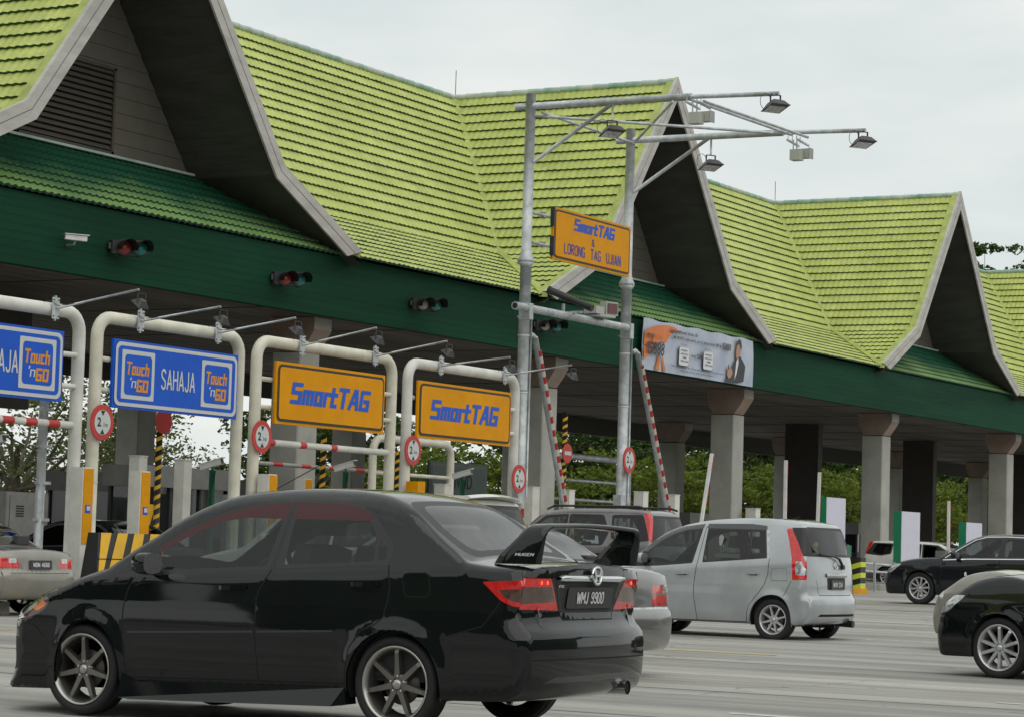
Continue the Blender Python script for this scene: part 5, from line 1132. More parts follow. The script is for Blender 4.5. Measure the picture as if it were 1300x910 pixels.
b = MB(); b.box((38.5, 36.0, 4.9), (5.6, .3, 2.2)); b.build('header_panel', M_core, canopy)

M_booth = mat('booth grey panel', (.20, .20, .19), .6, noise=.15); M_boothd = mat('booth dark frame', (.03, .03, .03), .5)
# ------------------------------------------------------------------ lane gantries with signs
def lane_sign(parent, x0, x1, z0, z1, y, kind):
    """board facing the drivers (-Y); kind: 'smart' or 'touch'"""
    w_ = x1-x0; h_ = z1-z0; O = Vector((x0, y, z0)); ey = Vector(EZ); b = MB(); base = M_yellow if kind == 'smart' else M_blue
    b.box((x0+w_/2, y+.03, z0+h_/2), (w_, .05, h_)); board = b.build('sign_board', base, parent)
    b = MB()
    if kind == 'smart':
        b.rrect(O+Vector((.05, 0, .05)), EX, ey, w_-.10, h_-.10, .10, 0, .010); b.rrect(O+Vector((.095, 0, .095)), EX, ey, w_-.19, h_-.19, .07, 1, .013)
        b.rrect(O+Vector((.105, 0, .105)), EX, ey, w_-.21, h_-.21, .065, 0, .016) if 0 else None
        b.build('border', [M_blk, M_yellow], board)
        t = MB(); t.text('SmartTAG', O+Vector((w_*.115, 0, h_*.335)), EX, ey, h_*.37, w_*.72, m=0, shear=.22, z=.018, logo=True, thick=.235, gap=.275); t.build('lettering', M_ink, board)
    else:
        b.rrect(O+Vector((.04, 0, .04)), EX, ey, w_-.08, h_-.08, .12, 0, .010); b.rrect(O+Vector((.10, 0, .10)), EX, ey, w_-.20, h_-.20, .09, 1, .013); b.build('border', [M_signwhite, M_blue], board)
        for cx in (.20, w_-.20-.86):
            l = MB(); q = O+Vector((cx, 0, h_*.5-.40)); l.rrect(q, EX, ey, .86, .80, .02, 0, .016); l.rrect(q+Vector((.075, 0, .07)), EX, ey, .71, .66, .07, 1, .019)
            l.text('Touch', q+Vector((.10, 0, .40)), EX, ey, .215, .60, m=2, shear=.12, z=.022, logo=True, thick=.20, gap=.27)
            l.text("'n", q+Vector((.20, 0, .19)), EX, ey, .17, .17, m=0, shear=.12, z=.022, logo=True, thick=.13, gap=.14)
            l.text('GO', q+Vector((.385, 0, .13)), EX, ey, .205, .30, m=2, shear=.10, z=.022, logo=True, thick=.235, gap=.31)
            l.build('logo_panel', [M_signwhite, M_blue, M_orangelogo], board)
        t = MB(); t.text('SAHAJA', O+Vector((w_*.5-.47, 0, h_*.5-.19)), EX, ey, .36, .94, z=.018, logo='sans', thick=.13, gap=.20); t.build('lettering', M_signwhite, board)
    return board
def height_sign(parent, x, y, z, r=.29, tilt=0.0):
    ex = Vector((math.cos(tilt), math.sin(tilt), 0)); ey = Vector(EZ); c = Vector((x, y, z)); b = MB(); n = ex.cross(ey)
    b.tube([c-n*.02, c], r, 0, 36); b.ring(c, ex, ey, 0, r*.70, 1, .004)
    b.poly([(-.055, r*.66), (.055, r*.66), (0, r*.36)], ex, ey, c, 2, .007); b.poly([(0, -r*.36), (.055, -r*.66), (-.055, -r*.66)], ex, ey, c, 2, .007)
    b.text('2', c-ex*r*.46-ey*r*.24, ex, ey, r*.52, r*.33, m=2, bold=.03, z=.007); b.text('.1m', c-ex*r*.02-ey*r*.24, ex, ey, r*.26, r*.46, m=2, z=.007)
    return b.build('height_limit_sign', [M_red, M_signwhite, M_blk], parent)
def flood_arm(parent, x, y, z, dx=1.0, dz=.22, dy=-.35):
    """clamp plate, thin arm and small floodlight"""
    b = MB(); b.box((x, y-.13, z-.02), (.17, .012, .34)); b.box((x, y-.118, z-.02), (.03, .03, .40)); 
    for sx in (-.06, .06):
        for sz in (-.15, .11): b.tube([(x+sx, y-.15, z+sz), (x+sx, y-.13, z+sz)], .012, 1, 6)
    o = b.build('clamp_plate', [M_galv, M_dark], parent)
    e = (x+dx*.35, y+dy-1.15, z+dz); b = MB(); b.tube([(x+.02, y-.14, z-.02), e], .020, 0, 8)
    b.tube([(x-.25, y-.1, z+.06), (x-.1, y-.12, z+.09), (x, y-.16, z+.02), ((x+e[0])/2, (y+e[1])/2-.02, (z+e[2])/2-.05), e], .007, 1, 5); b.build('arm', [M_galv, M_blk], parent)
    b = MB(); fx, fy, fz = e[0]+.05, e[1]-.02, e[2]-.08; 
    b.rail((fx-.10, fy, fz+.02), (fx-.10, fy, fz-.14), .02, .01, 0); b.rail((fx+.10, fy, fz+.02), (fx+.10, fy, fz-.14), .02, .01, 0); b.rail((fx-.1, fy, fz+.02), (fx+.1, fy, fz+.02), .02, .01, 0)
    V = []; ax = Vector((0, .62, -.78)); u = Vector((1, 0, 0)); v = ax.cross(u); c = Vector((fx, fy, fz-.12))
    for (k, s_) in ((0, .05), (.10, .13)):
        for su, sv_ in ((-1, -1), (1, -1), (1, 1), (-1, 1)): V.append(c+ax*(k-.05)+u*su*s_+v*sv_*s_*.8)
    b.add(V, [(3, 2, 1, 0), (0, 1, 5, 4), (1, 2, 6, 5), (2, 3, 7, 6), (3, 0, 4, 7)], 0); b.add(V[4:], [(0, 1, 2, 3)], 1); b.build('floodlight', [M_dark, M_lensclear], parent)
def gantry(x0, x1, label, kind, arms, bar=True, pipe=M_cream, sign_at='L', board=None, lb=None):
    """legs at x0 and x1 with rounded corners; the board hangs between"""
    y = 26.0; zt = 4.70; r = .105; rc = .32
    g = thing('lane_gantry', label, 'gantry', (0, 0, 0), 0, 'sign gantries over the toll lanes')
    b = MB(); pts = [(x0, y, ground_z(x0)+.1), (x0, y, 2.4), (x0, y, zt-rc)]
    for k in range(1, 7): a = R(90*k/6); pts.append((x0+rc-rc*math.cos(a), y, zt-rc+rc*math.sin(a)))
    pts += [((x0+x1)/2, y, zt)]
    for k in range(0, 7): a = R(90*k/6); pts.append((x1-rc+rc*math.sin(a), y, zt-rc+rc*math.cos(a)))
    pts += [(x1, y, 2.4), (x1, y, ground_z(x1)+.1)]
    b.tube(pts, r, 0, 20); b.tube([(x0, y, 2.0), (x0, y, 2.02)], r+.008, 0, 20); b.build('pipe_frame', pipe, g)
    bx0, bx1 = board
    for z in (4.02, 3.52):
        for xa, xb in ((x0, bx0+.05), (bx1-.05, x1)): b = MB(); b.tube([(xa, y-.02, z), (xb, y-.02, z)], .045, 0, 10); b.build('sign_bracket', pipe, g)
    lane_sign(g, bx0, bx1, 3.24, 4.36, y-.16, kind)
    if bar:
        b = MB(); a = Vector((x0, y, 2.90)); e = Vector((x1, y, 2.90)); st = .27; k = 0; x = x0+.02; sp_ = 1.0 if x0 > 33 else 2*.27; st = .2 if x0 > 33 else .27
        b.tube([a, e], .060, 0, 12)
        for k in range(int((x1-x0-.5)/sp_)): xx = x0+.4+k*sp_; b.tube([(xx, y, 2.90), (xx+st, y, 2.90)], .0615, 1, 12, caps=False)
        b.build('height_bar', [M_whiteb, M_red], g)
    height_sign(g, x0+(.02 if sign_at == 'L' else 0), y-.17, 2.98 if kind else 3.0)
    for i, (fx, dz) in enumerate(arms): flood_arm(g, fx, y, zt+.03, 1.0, dz)
    return g
gantry(27.3, 31.1, 'white pipe gantry with a blue board cut by the left picture edge', 'touch', [(30.35, .28)], board=(27.45, 30.55), pipe=M_whiteb)
gantry(31.55, 35.45, 'cream pipe gantry carrying the blue SAHAJA board between two logo panels', 'touch', [(32.5, .22), (34.65, .24)], bar=False, board=(31.80, 35.22))
gantry(35.98, 40.45, 'cream pipe gantry with a yellow SmartTAG board right beside the blue one', 'smart', [(37.2, .30), (39.65, .27)], board=(36.38, 39.97))
gantry(41.02, 45.25, 'cream pipe gantry with the smaller yellow SmartTAG board beside the tall galvanised pole', 'smart', [(42.05, .16), (44.6, .20)], bar=False, board=(41.18, 44.83), pipe=M_whiteb)

# tall galvanised poles
def tall_pole(x, label, dark_joint, zt=10.78):
    g = thing('lighting_pole', label, 'light pole', (x, 26.0, ground_z(x)), 0, 'tall galvanised lighting poles')
    z0 = ground_z(x); T = lambda z: z-z0
    b = MB(); b.tube([(0, 0, 1.9), (0, 0, T(7.3))], .120, 0, 24); b.tube([(0, 0, T(7.3)), (0, 0, T(zt))], .108, 0, 24); b.lathe([(.120, 0), (.18, .03), (.18, .07), (.135, .16), (.108, .26)], (0, 0, T(7.15)), 'z', 0, 24); b.lathe([(.11, -.10), (.18, 0), (.11, .01)], (0, 0, T(7.17)), 'z', 0, 24)
    b.tube([(.06, -.14, 2.0), (.06, -.14, T(6.0))], .022, 0, 8)
    for z in (5.6, 4.4): b.tube([(0, 0, T(z)), (0, 0, T(z)+.06)], .130, 0, 24)
    b.build('pole_shaft', M_galv, g)
    b = MB(); b.striped((0, 0, .15), (0, 0, 2.0), .12, [0, 1], .20, 16)
    for a in (R(60), R(150)): b.striped((math.cos(a)*.8, -math.sin(a)*.3, .15), (0, 0, 1.75), .05, [1, 0], .16, 8)
    b.build('striped_base', [M_whiteb, M_red], g)
    b = MB()
    for a in (R(190), R(230), R(160)): b.tube([(math.cos(a)*1.25, math.sin(a)*.5, .15), (0, 0, 2.1)], .055, 0, 10)
    b.box((-.28, -.1, 2.0), (.22, .2, .30)); b.build('stay', M_galv, g)
    b = MB(); zz = T(10.52); yt = -5.75
    b.tube([(0, .35, zz), (0, -3.8, zz-.04)], .075, 0, 14); b.tube([(0, -3.8, zz-.04), (0, yt, zz-.10)], .048, 0, 12)
    b.tube([(0, -.12, T(9.32)), (0, -2.0, zz-.05)], .042, 0, 10); b.tube([(0, yt+.1, zz-.10), (0, yt+.1, zz-.12)], .06, 0, 8); b.build('outreach_arm', M_galv, g)
    return g
p1 = tall_pole(45.55, 'tall galvanised pole with outreach arm just right of the small yellow board', 0)
p2 = tall_pole(50.22, 'tall galvanised pole carrying the right edge of the high yellow board', 0)
def flood(x, y, z, label, drop=.0, parent=None):
    g = thing('floodlight', label, 'floodlight', (x, y, z), R(-35), 'black floodlights on the tall poles'); g.scale = (.82,)*3
    b = MB()
    if drop: b.tube([(0, 0, 0), (0, 0, -drop)], .03, 0, 8)
    zz = -drop; b.rail((-.14, 0, zz-.02), (.14, 0, zz-.02), .05, .02, 1)
    for s in (-1, 1): b.rail((s*.14, 0, zz-.02), (s*.14, 0, zz-.26), .02, .05, 1)
    b.build('bracket', [M_galv, M_dark], g)
    b = MB(); c = (0, 0, zz-.30); V = []
    for (k, sx, sy) in ((.14, .10, .08), (.10, .17, .14), (-.02, .24, .24), (-.05, .27, .28)):
        for a, b_ in ((-1, -1), (1, -1), (1, 1), (-1, 1)): V.append((a*sx, b_*sy-.02, c[2]+k-b_*sy*.25))
    F = [(3, 2, 1, 0)][::-1]+[(i*4+j, (i+1)*4+j, (i+1)*4+(j+1) % 4, i*4+(j+1) % 4) for i in range(3) for j in range(4)]
    b.add(V, F, 0); b.add(V[-4:], [(3, 2, 1, 0)], 0); b.add([(p[0]*.85, p[1]*.85, p[2]-.006) for p in V[-4:]], [(3, 2, 1, 0)], 1); b.build('lamp_housing', [M_dark, M_lensclear], g)
    b = MB(); b.tube([(-.25+.25*math.cos(t)*.6-.02, .02, zz-.20+.20*math.sin(t)) for t in np.linspace(.3, 4.6, 12)], .008, 0, 5); b.build('cable', M_blk, g)
    return g
flood(45.5, 20.30, 10.40, 'black floodlight at the tip of the upper outreach arm')
flood(50.2, 20.30, 10.40, 'black floodlight at the tip of the lower outreach arm, farthest right')
flood(45.5, 24.0, 10.44, 'black floodlight hanging on a short rod in front of the lime roof', .42)
flood(50.2, 23.95, 10.42, 'black floodlight hanging on a short rod beneath the lower arm', .42)
# cross bracing between the arms
g = thing('arm_bracing', 'thin galvanised bars crossing between the two outreach arms', 'bracing', (0, 0, 0))
for a, e in (((45.5, 22.3, 10.45), (50.2, 22.0, 10.42)), ((45.5, 21.9, 10.36), (50.2, 21.6, 10.34)), ((45.5, 25.9, 10.30), (50.2, 22.4, 10.48)), ((45.5, 25.7, 10.36), (50.2, 25.9, 10.44)), ((45.5, 22.6, 10.40), (50.2, 25.85, 10.50))):
    b = MB(); b.tube([a, e], .032, 0, 8); b.build('bar', M_galv, g)
def lane_camera(x, y, z, label):
    g = thing('lane_camera', label, 'camera', (x, y, z), R(0), 'boxed lane cameras under the arms'); g.scale = (.78,)*3
    b = MB()
    for s in (-.3, .3): b.rail((-.35, s*.5, .26), (.5, s*.5, .20), .05, .05)
    for sx in (-.25, .0): b.rail((sx, 0, .26), (sx, 0, -.02), .03, .03)
    for s in (-.4, -.1, .2, .45): b.tube([(s, .1, .26), (s, .1, .46)], .012, 0, 5)
    b.build('rack', M_galv, g); b = MB(); b.box((-.12, -.05, -.16), (.30, .30, .30)); b.box((.18, -.18, -.08), (.26, .34, .26)); b.box((.18, -.36, -.08), (.30, .02, .30), 1); b.build('housing', [mat('pale housing', (.42, .44, .38), .5), M_grey], g)
lane_camera(45.6, 22.1, 10.14, 'boxed lane camera under the upper outreach arm beside the gable tip')
lane_camera(50.3, 21.9, 10.08, 'boxed lane camera hanging under the lower outreach arm against the sky')
# high sign
g = thing('overhead_sign', 'high yellow board reading SmartTAG and LORONG TAG UJIAN between two tall poles', 'sign', (46.34, 25.8, 7.33))
b = MB(); b.box((1.81, .03, .57), (3.62, .05, 1.14)); bd = b.build('sign_board', M_yellow, g)
b = MB(); b.rrect((.05, 0, .05), EX, EZ, 3.52, 1.04, .10, 0, .010); b.rrect((.09, 0, .09), EX, EZ, 3.44, .96, .07, 1, .013); b.build('border', [M_blk, M_yellow], bd)
b = MB(); b.text('SmartTAG', (.88, 0, .72), EX, EZ, .28, 1.90, shear=.22, z=.018, logo=True, thick=.235, gap=.275); b.build('lettering', M_ink, bd)
b = MB(); b.text('&', (1.73, 0, .47), EX, EZ, .17, .14, z=.018, logo='sans', thick=.14); b.text('LORONG  TAG  UJIAN', (.48, 0, .17), EX, EZ, .25, 2.66, z=.018, logo='sans', thick=.15, gap=.22); b.build('lettering', mat('grey blue lettering', (.07, .09, .33), .6, spec=.2), bd)
for z in (.28, .92):
    b = MB(); b.tube([(-.66, .15, z), (0, .08, z)], .035, 0, 10); b.tube([(-.22, .15, z-.04), (-.22, .15, z+.06)], .075, 0, 10); b.build('bracket', M_galv, g)
    b = MB(); b.box((-.03, .0, z), (.05, .1, .42)); b.build('bracket', M_dark, g)
    b = MB(); b.tube([(3.62, .1, z), (3.78, .15, z)], .03, 0, 8); b.build('bracket', M_galv, g)
# cross pipe with camera and lamp
g = thing('camera_pipe', 'galvanised cross pipe clamped between the two tall poles', 'pipe', (0, 0, 0))
b = MB(); b.tube([(44.75, 25.78, 6.17), (50.05, 25.78, 6.17)], .085, 0, 16); b.ring((44.745, 25.78, 6.17), (0, -1, 0), EZ, 0, .06, 1, .002); b.build('pipe', [M_galv, M_blk], g)
for x in (45.3, 49.95):
    b = MB(); b.box((x, 25.82, 6.10), (.16, .26, .34)); b.tube([(x+.25, 26, 6.0), (x+.25, 26, 6.03)], .16, 0, 20); b.tube([(x+.25, 26, 6.25), (x+.25, 26, 6.28)], .16, 0, 20); b.build('clamp', M_galv, g)
g = thing('surveillance_camera', 'long dark surveillance camera lying on the galvanised cross pipe', 'camera', (47.2, 25.7, 6.36), R(-8))
b = MB(); b.tube([(-.10, .62, .40), (.08, -.42, -.02)], .080, 0, 14); b.tube([(-.11, .64, .41), (-.10, .61, .398)], .092, 0, 14); b.build('camera_body', M_dark, g); b = MB(); b.box((.0, .1, -.10), (.10, .6, .05)); b.rail((0, .3, -.08), (0, .3, .10), .05, .05); b.build('bracket', M_galv, g)
g = thing('infrared_lamp', 'square grey lamp unit with dark red face on the cross pipe', 'lamp', (48.35, 25.7, 6.30), R(-10))
b = MB(); b.box((0, 0, -.02), (.55, .5, .05)); b.box((.2, -.12, .16), (.36, .20, .30), 0, R(-10)); b.box((-.18, 0, .10), (.3, .35, .16)); b.build('lamp_housing', mat('light grey housing', (.42, .42, .40), .5), g)
b = MB(); b.box((.20-.02, -.235, .16), (.28, .02, .22), 0, R(-10)); b.build('lamp_face', mat('dark red filter', (.10, .015, .015), .2, coat=.6), g)
height_lab = []
def lone_height_sign(x, y, z, label):
    o = thing('height_limit_sign', label, 'road sign', (x, y, z), 0, 'round height limit signs on the poles'); s = height_sign(o, 0, 0, 0, .295); s.name = 'sign_face'
lone_height_sign(45.05, 25.72, 2.58, 'round red ringed 2.1m sign at the foot of the left tall pole')
lone_height_sign(50.10, 25.75, 3.20, 'round red ringed 2.1m sign on the right tall pole under the banner end')
# leaning red and white poles beside the tall poles
for (a, e, lab) in (((45.85, 25.9, 5.60), (47.55, 25.9, 1.6), 'leaning red and white pole from the left tall pole down to the kerb'), ((50.65, 25.9, 5.66), (52.65, 25.9, 1.6), 'leaning red and white pole from the right tall pole down to the kerb')):
    a = Vector(a); e = Vector(e); e2 = a+(e-a)*1.35
    g = thing('raised_barrier_arm', lab, 'barrier arm', tuple(e2), 0, 'leaning striped poles')
    b = MB(); b.tube([a-e2, Vector((0, 0, 0))], .068, 0, 12); b.tube([a-e2, a-e2+Vector((-.12, 0, .05)), a-e2+Vector((-.25, 0, .0))], .05, 0, 8); b.build('pole', M_galv, g)
    b = MB(); L_ = (a-e2).length; d = (a-e2).normalized(); b.striped(d*.2+Vector((.02, -.02, 0)), a-e2-d*.3+Vector((.02, -.02, 0)), .068, [0, 1], .15, 12); b.build('striped_sleeve', [M_whiteb, M_red], g)

# posts
def post(x, y, zt, label, style, sticker=False, name='kerb_post', w_=.25):
    z0 = ground_z(x)+.18; g = thing(name, label, 'post', (x, y, z0), 0, 'painted square posts on the lane islands'); h = zt-z0
    if style == 'white': 
        b = MB(); b.box((0, 0, h/2), (w_, w_, h), bev=.008); b.build('post_body', M_whiteb, g); b = MB(); b.box((0, 0, h+.01), (w_+.02, w_+.02, .02)); b.build('cap', M_whiteb, g)
    elif style == 'orange':
        b = MB(); b.box((0, 0, h/2), (w_, w_, h)); b.build('post_body', M_whiteb, g); b = MB(); b.box((0, 0, h-.5), (w_+.02, w_+.02, 1.03)); b.build('amber_sleeve', M_orange, g)
    else:
        b = MB(); b.box((0, 0, h/2), (w_, w_, h), bev=.006); b.build('post_body', M_whiteb, g)
        b = MB(); b.box((.01, -w_/2-.006, h-.62), (w_-.02, .012, 1.20)); b.build('amber_panel', M_orange, g)
    if sticker:
        b = MB(); b.box((.01, -w_/2-.014, h-.66), (.13, .004, .13)); b.box((.02, -w_/2-.017, h-.65), (.08, .003, .07), 1); b.build('sticker', [M_blue, M_signwhite], g)
    return g
post(31.02, 25.75, 2.23, 'white and amber post with blue sticker, nearest, beside the white gantry leg', 'amber', True)
post(32.80, 26.0, 2.24, 'white and amber post with blue sticker in front of the grey column', 'amber', True)
post(36.02, 25.7, 2.32, 'white and amber post at the foot of the yellow board gantry', 'amber')
post(41.47, 28.7, 2.41, 'short white and amber post in front of the pale column face', 'amber')
post(40.96, 25.7, 2.36, 'fully amber topped post under the middle round height sign', 'orange')
post(46.87, 28.7, 2.48, 'cream white post below the small yellow board', 'white', w_=.28)
post(50.79, 28.7, 2.56, 'tall cream white post beside the column right of the round sign', 'white', w_=.34)
post(52.61, 28.7, 2.55, 'cream white post behind the foot of the left leaning pole', 'white', w_=.28)
post(56.54, 28.7, 2.64, 'cream white post between the two leaning striped poles', 'white', w_=.28)
post(58.36, 28.7, 2.62, 'cream white post just right of the right leaning pole', 'white', w_=.28)
post(36.15, 28.7, 2.61, 'plain beige post behind the second amber post', 'white', w_=.24)
post(37.5, 28.7, 2.60, 'plain beige post under the blue SAHAJA board', 'white', w_=.24)
post(31.10, 29.0, 2.60, 'plain beige post beside the green camera pole at far left', 'white', w_=.26)
post(68.4, 30.95, 2.5, 'cream white guard at the corner of the pale column', 'white', w_=.34)
# black and amber kerb block
g = thing('crash_block', 'low crash block painted in slanting black and amber stripes', 'crash barrier', (30.45, 24.6, .0))
b = MB(); V = [(-.80, -.35, 0), (1.05, -.35, 0), (1.0, -.15, 1.20), (-.55, -.15, 1.20), (-.80, .05, 0), (1.05, .05, 0), (1.0, .05, 1.20), (-.55, .05, 1.20)]
b.add(V, [(0, 1, 2, 3), (7, 6, 5, 4), (0, 3, 7, 4), (1, 5, 6, 2), (3, 2, 6, 7)], 0)
sl = lambda t, s: Vector(V[0]).lerp(Vector(V[1]), t).lerp(Vector(V[3]).lerp(Vector(V[2]), t), s)+Vector((0, -.006, 0))
for k in range(5):
    t = -.10+k*.26; P = [sl(max(0, t-.12), 0), sl(min(1, max(0, t+.04)), 0), sl(min(1, t+.04+.26), 1), sl(min(1, max(0, t+.14)), 1)]; b.add(P, [(0, 1, 2, 3)], 1)
for s_ in (.33, .66): b.add([sl(0, s_)+Vector((0, -.003, 0)), sl(1, s_)+Vector((0, -.003, 0)), sl(1, s_+.012)+Vector((0, -.003, 0)), sl(0, s_+.012)+Vector((0, -.003, 0))], [(0, 1, 2, 3)], 2)
b.build('block_body', [M_blk, M_hazy, M_gap], g)
def striped_pole(x, y, zt, label, disc=None, dz=0):
    g = thing('hazard_pole', label, 'hazard pole', (x, y, ground_z(x)+.18), 0, 'black and yellow striped poles'); z0 = ground_z(x)+.18
    b = MB(); r = .055; h = zt-z0; n = int(h/.075); 
    nt_ = 60; V = []; F = []; MI = []
    b.tube([(0, 0, 0), (0, 0, h)], r, 0, 10)
    for k in range(int(h/.17)):
        # spiral band segments
        pts = []
        for j in range(13):
            a = 2*math.pi*j/12; z = k*.17+.17*j/12
            if z > h-.06: break
            pts.append((a, z))
        for (a0, z0_), (a1, z1_) in zip(pts[:-1], pts[1:]):
            rr = r+.003; b.add([(rr*math.cos(a0), rr*math.sin(a0), z0_), (rr*math.cos(a1), rr*math.sin(a1), z1_), (rr*math.cos(a1), rr*math.sin(a1), z1_+.07), (rr*math.cos(a0), rr*math.sin(a0), z0_+.07)], [(0, 1, 2, 3)], 1)
    b.build('pole', [M_blk, M_hazy], g)
    if disc:
        b = MB(); b.tube([(0, -.07, dz-z0), (0, -.09, dz-z0)], .225, 0, 30)
        if disc == 'bar': b.box((0, -.095, dz-z0), (.31, .01, .085), 1)
        b.build('sign_disc', [M_red, M_signwhite], g)
striped_pole(34.57, 27.0, 3.3, 'striped pole with a plain red disc under the SAHAJA board', 'plain', 3.17)
striped_pole(39.95, 27.2, 3.2, 'striped pole standing below the larger yellow board')
striped_pole(44.2, 28.2, 3.1, 'striped pole beside the curved pipe below the smaller yellow board')
striped_pole(50.4, 27.6, 4.3, 'tall striped pole with a red no entry disc between the tall poles', 'bar', 3.35)
# green camera poles
def green_cam(x, y, zt, label, yaw=0):
    g = thing('camera_pole', label, 'camera pole', (x, y, ground_z(x)+.18), R(yaw), 'green poles with white cameras'); h = zt-ground_z(x)-.18
    b = MB(); b.tube([(0, 0, 0), (0, 0, h-.08)], .055, 0, 12); b.tube([(0, 0, h-.1), (0, 0, h)], .02, 0, 8); b.build('pole', M_green, g)
    b = MB(); b.tube([(.02, -.05, h-.1), (-.12, -.08, h-.5), (-.1, -.07, h-.8), (.03, -.05, h-.9)], .012, 0, 6); b.build('cable', M_blk, g)
    b = MB(); d = Vector((-.06, .42, -.12)); c = Vector((0, 0, h+.03)); b.rail(c-d*.45, c+d*.55, .11, .10); b.rail(c-d*.52+Vector((0, 0, .06)), c+d*.55+Vector((0, 0, .06)), .13, .015); b.build('camera_housing', M_white, g)
    b = MB(); q = c-d*.452; b.rail(q, q-d*.02, .09, .08); b.build('camera_window', M_dark, g)
green_cam(36.14, 27.0, 2.46, 'green pole with a white camera under the SAHAJA board')
green_cam(40.9, 27.3, 2.62, 'green pole with a white camera and looped cable below the larger yellow board')
green_cam(45.9, 27.6, 2.66, 'green pole with a white camera below the smaller yellow board')
green_cam(31.45, 28.0, 2.62, 'green pole with a white camera at the far left')
# cabinets
for (x, y, s, lab) in ((39.4, 34.4, (1.3, .6, 1.75), 'grey steel control cabinet behind the far left car'), (44.0, 29.6, (.9, .5, 1.9), 'grey control cabinet with vent behind the white camera'), (42.6, 31.0, (.7, .6, 1.75), 'narrow grey cabinet left of the vented cabinet')):
    g = thing('control_cabinet', lab, 'cabinet', (x, y, ground_z(x)+.18), 0, 'grey control cabinets'); b = MB(); b.box((0, 0, s[2]/2), s, bev=.02); b.build('cabinet_body', M_grey, g)
    b = MB(); b.box((s[0]*.02, -s[1]/2-.012, s[2]/2), (s[0]*.9, .02, s[2]*.92)); b.box((s[0]*.3, -s[1]/2-.03, s[2]*.55), (.05, .02, .2), 1); b.build('door', [M_grey, M_dark], g)
    b = MB(); [b.box((-s[0]*.2, -s[1]/2-.026, s[2]*.72+k*.05), (.24, .012, .025)) for k in range(5)]; b.build('vent', M_dark, g)
# booths
M_bglass = mat('dark booth glass', (.02, .025, .025), .08, coat=.5)
def booth(x0, x1, y0, y1, label, num=None, zt=2.62):
    z0 = ground_z(x0)+.18; g = thing('toll_booth', label, 'toll booth', ((x0+x1)/2, (y0+y1)/2, z0), 0, 'toll booths on the lane islands'); w_ = x1-x0; d = y1-y0; h = zt-z0
    b = MB(); b.box((0, 0, .45), (w_-.04, d-.04, .9)); b.build('lower_wall', M_boothd, g)
    b = MB(); b.box((0, 0, h-.22), (w_+.16, d+.16, .44)); b.build('roof_band', M_booth, g)
    b = MB(); b.box((0, 0, (.9+h-.44)/2), (w_-.12, d-.12, h-.44-.9)); b.build('window', M_bglass, g)
    b = MB()
    for sx in (-1, -.35, .35, 1):
        for sy in (-1, 1): b = MB(); b.box((sx*(w_/2-.05), sy*(d/2-.05), (.9+h-.44)/2), (.07, .07, h-.44-.9)); b.build('frame_post', M_boothd, g)
    if num:
        b = MB(); b.box((-w_/2+.35, -d/2-.03, .55), (.5, .03, .42)); b.text(num, (-w_/2+.20, -d/2-.046, .42), EX, EZ, .26, .30, m=1, z=.002, bold=.01); b.build('lane_number', [M_green, mat('pale green numerals', (.35, .55, .40), .5)], g)
        b = MB(); b.box((-w_/2+.30, -d/2-.04, 1.15), (.55, .02, .80)); b.poly([(-.1, -.15), (.12, -.15), (.02, .2)], EX, EZ, (-w_/2+.32, -d/2-.052, 1.15), 1); b.build('notice', [M_hazy, M_blk], g)
booth(40.7, 43.75, 32.2, 33.1, 'wide toll booth with grey roof band and lane number 13', '13')
for i, (x, lab) in enumerate(((46.0, 'dark toll booth behind the left tall pole'), (50.8, 'dark toll booth between the two tall poles'), (60.2, 'dark toll booth behind the silver hatchback'), (65.0, 'dark toll booth left of the first pale column'), (75.2, 'dark toll booth behind the left white board'), (85.0, 'dark toll booth behind the middle white board'), (90.0, 'dark toll booth behind the right white board'))):
    booth(x-.75, x+.75, 36.0, 38.6, lab, zt=2.45 if i > 1 else 2.6)
# dark direction board seen from behind and rear pipe frames
g = thing('rear_sign_board', 'dark green board seen below the smaller yellow board', 'sign board', (50.1, 31.0, 0.43))
b = MB(); b.box((1.2, 0, 2.0), (2.7, .06, 1.4)); b.build('board', mat('dark green board', (.012, .03, .025), .5), g)
b = MB(); b.box((1.2, -.035, 2.0), (2.6, .01, 1.3), 0); b.box((1.2, -.042, 2.0), (2.5, .01, 1.2), 1); b.build('border', [M_dark, MATS['dark green board']], g); b = MB(); b.text('IVND', (1.0, -.05, 2.08), EX, EZ, .34, .8, m=2, z=.004); b.text('LENG', (.7, -.05, 1.5), EX, EZ, .34, 1.1, m=2, z=.004); b.build('lettering', [M_dark, MATS['dark green board'], M_gap], g)
for s in (0, 2.4):
    b = MB(); b.tube([(s, 0, 0), (s, 0, 1.4)], .05, 0, 8); b.build('leg', M_dark, g)
def rail_frame(x0, x1, y, zt, label, bars, m=M_galv):
    g = thing('pipe_barrier', label, 'pipe barrier', (x0, y, ground_z(x0)+.18), 0, 'low pipe frames behind the signs'); z0 = ground_z(x0)+.18; w_ = x1-x0; h = zt-z0; r = .09
    b = MB(); P = [(0, 0, 0), (0, 0, h-.3)]+[(.3-.3*math.cos(R(a)), 0, h-.3+.3*math.sin(R(a))) for a in (22, 45, 67, 90)]+[(w_-.3+.3*math.sin(R(a)), 0, h-.3+.3*math.cos(R(a))) for a in (0, 22, 45, 67)]+[(w_, 0, h-.3), (w_, 0, 0)]; b.tube(P, r, 0, 12); b.build('frame', m, g)
    b = MB(); [b.tube([(0, 0, k-z0), (w_, 0, k-z0)], .045, 0, 8) for k in bars]; b.build('rails', m, g)
rail_frame(60.6, 66.1, 34.0, 3.78, 'grey pipe frame with rails behind the no entry disc', (3.1, 2.55))
rail_frame(46.0, 49.3, 30.0, 3.47, 'cream pipe frame just right of the larger yellow board', (2.7,), M_cream)
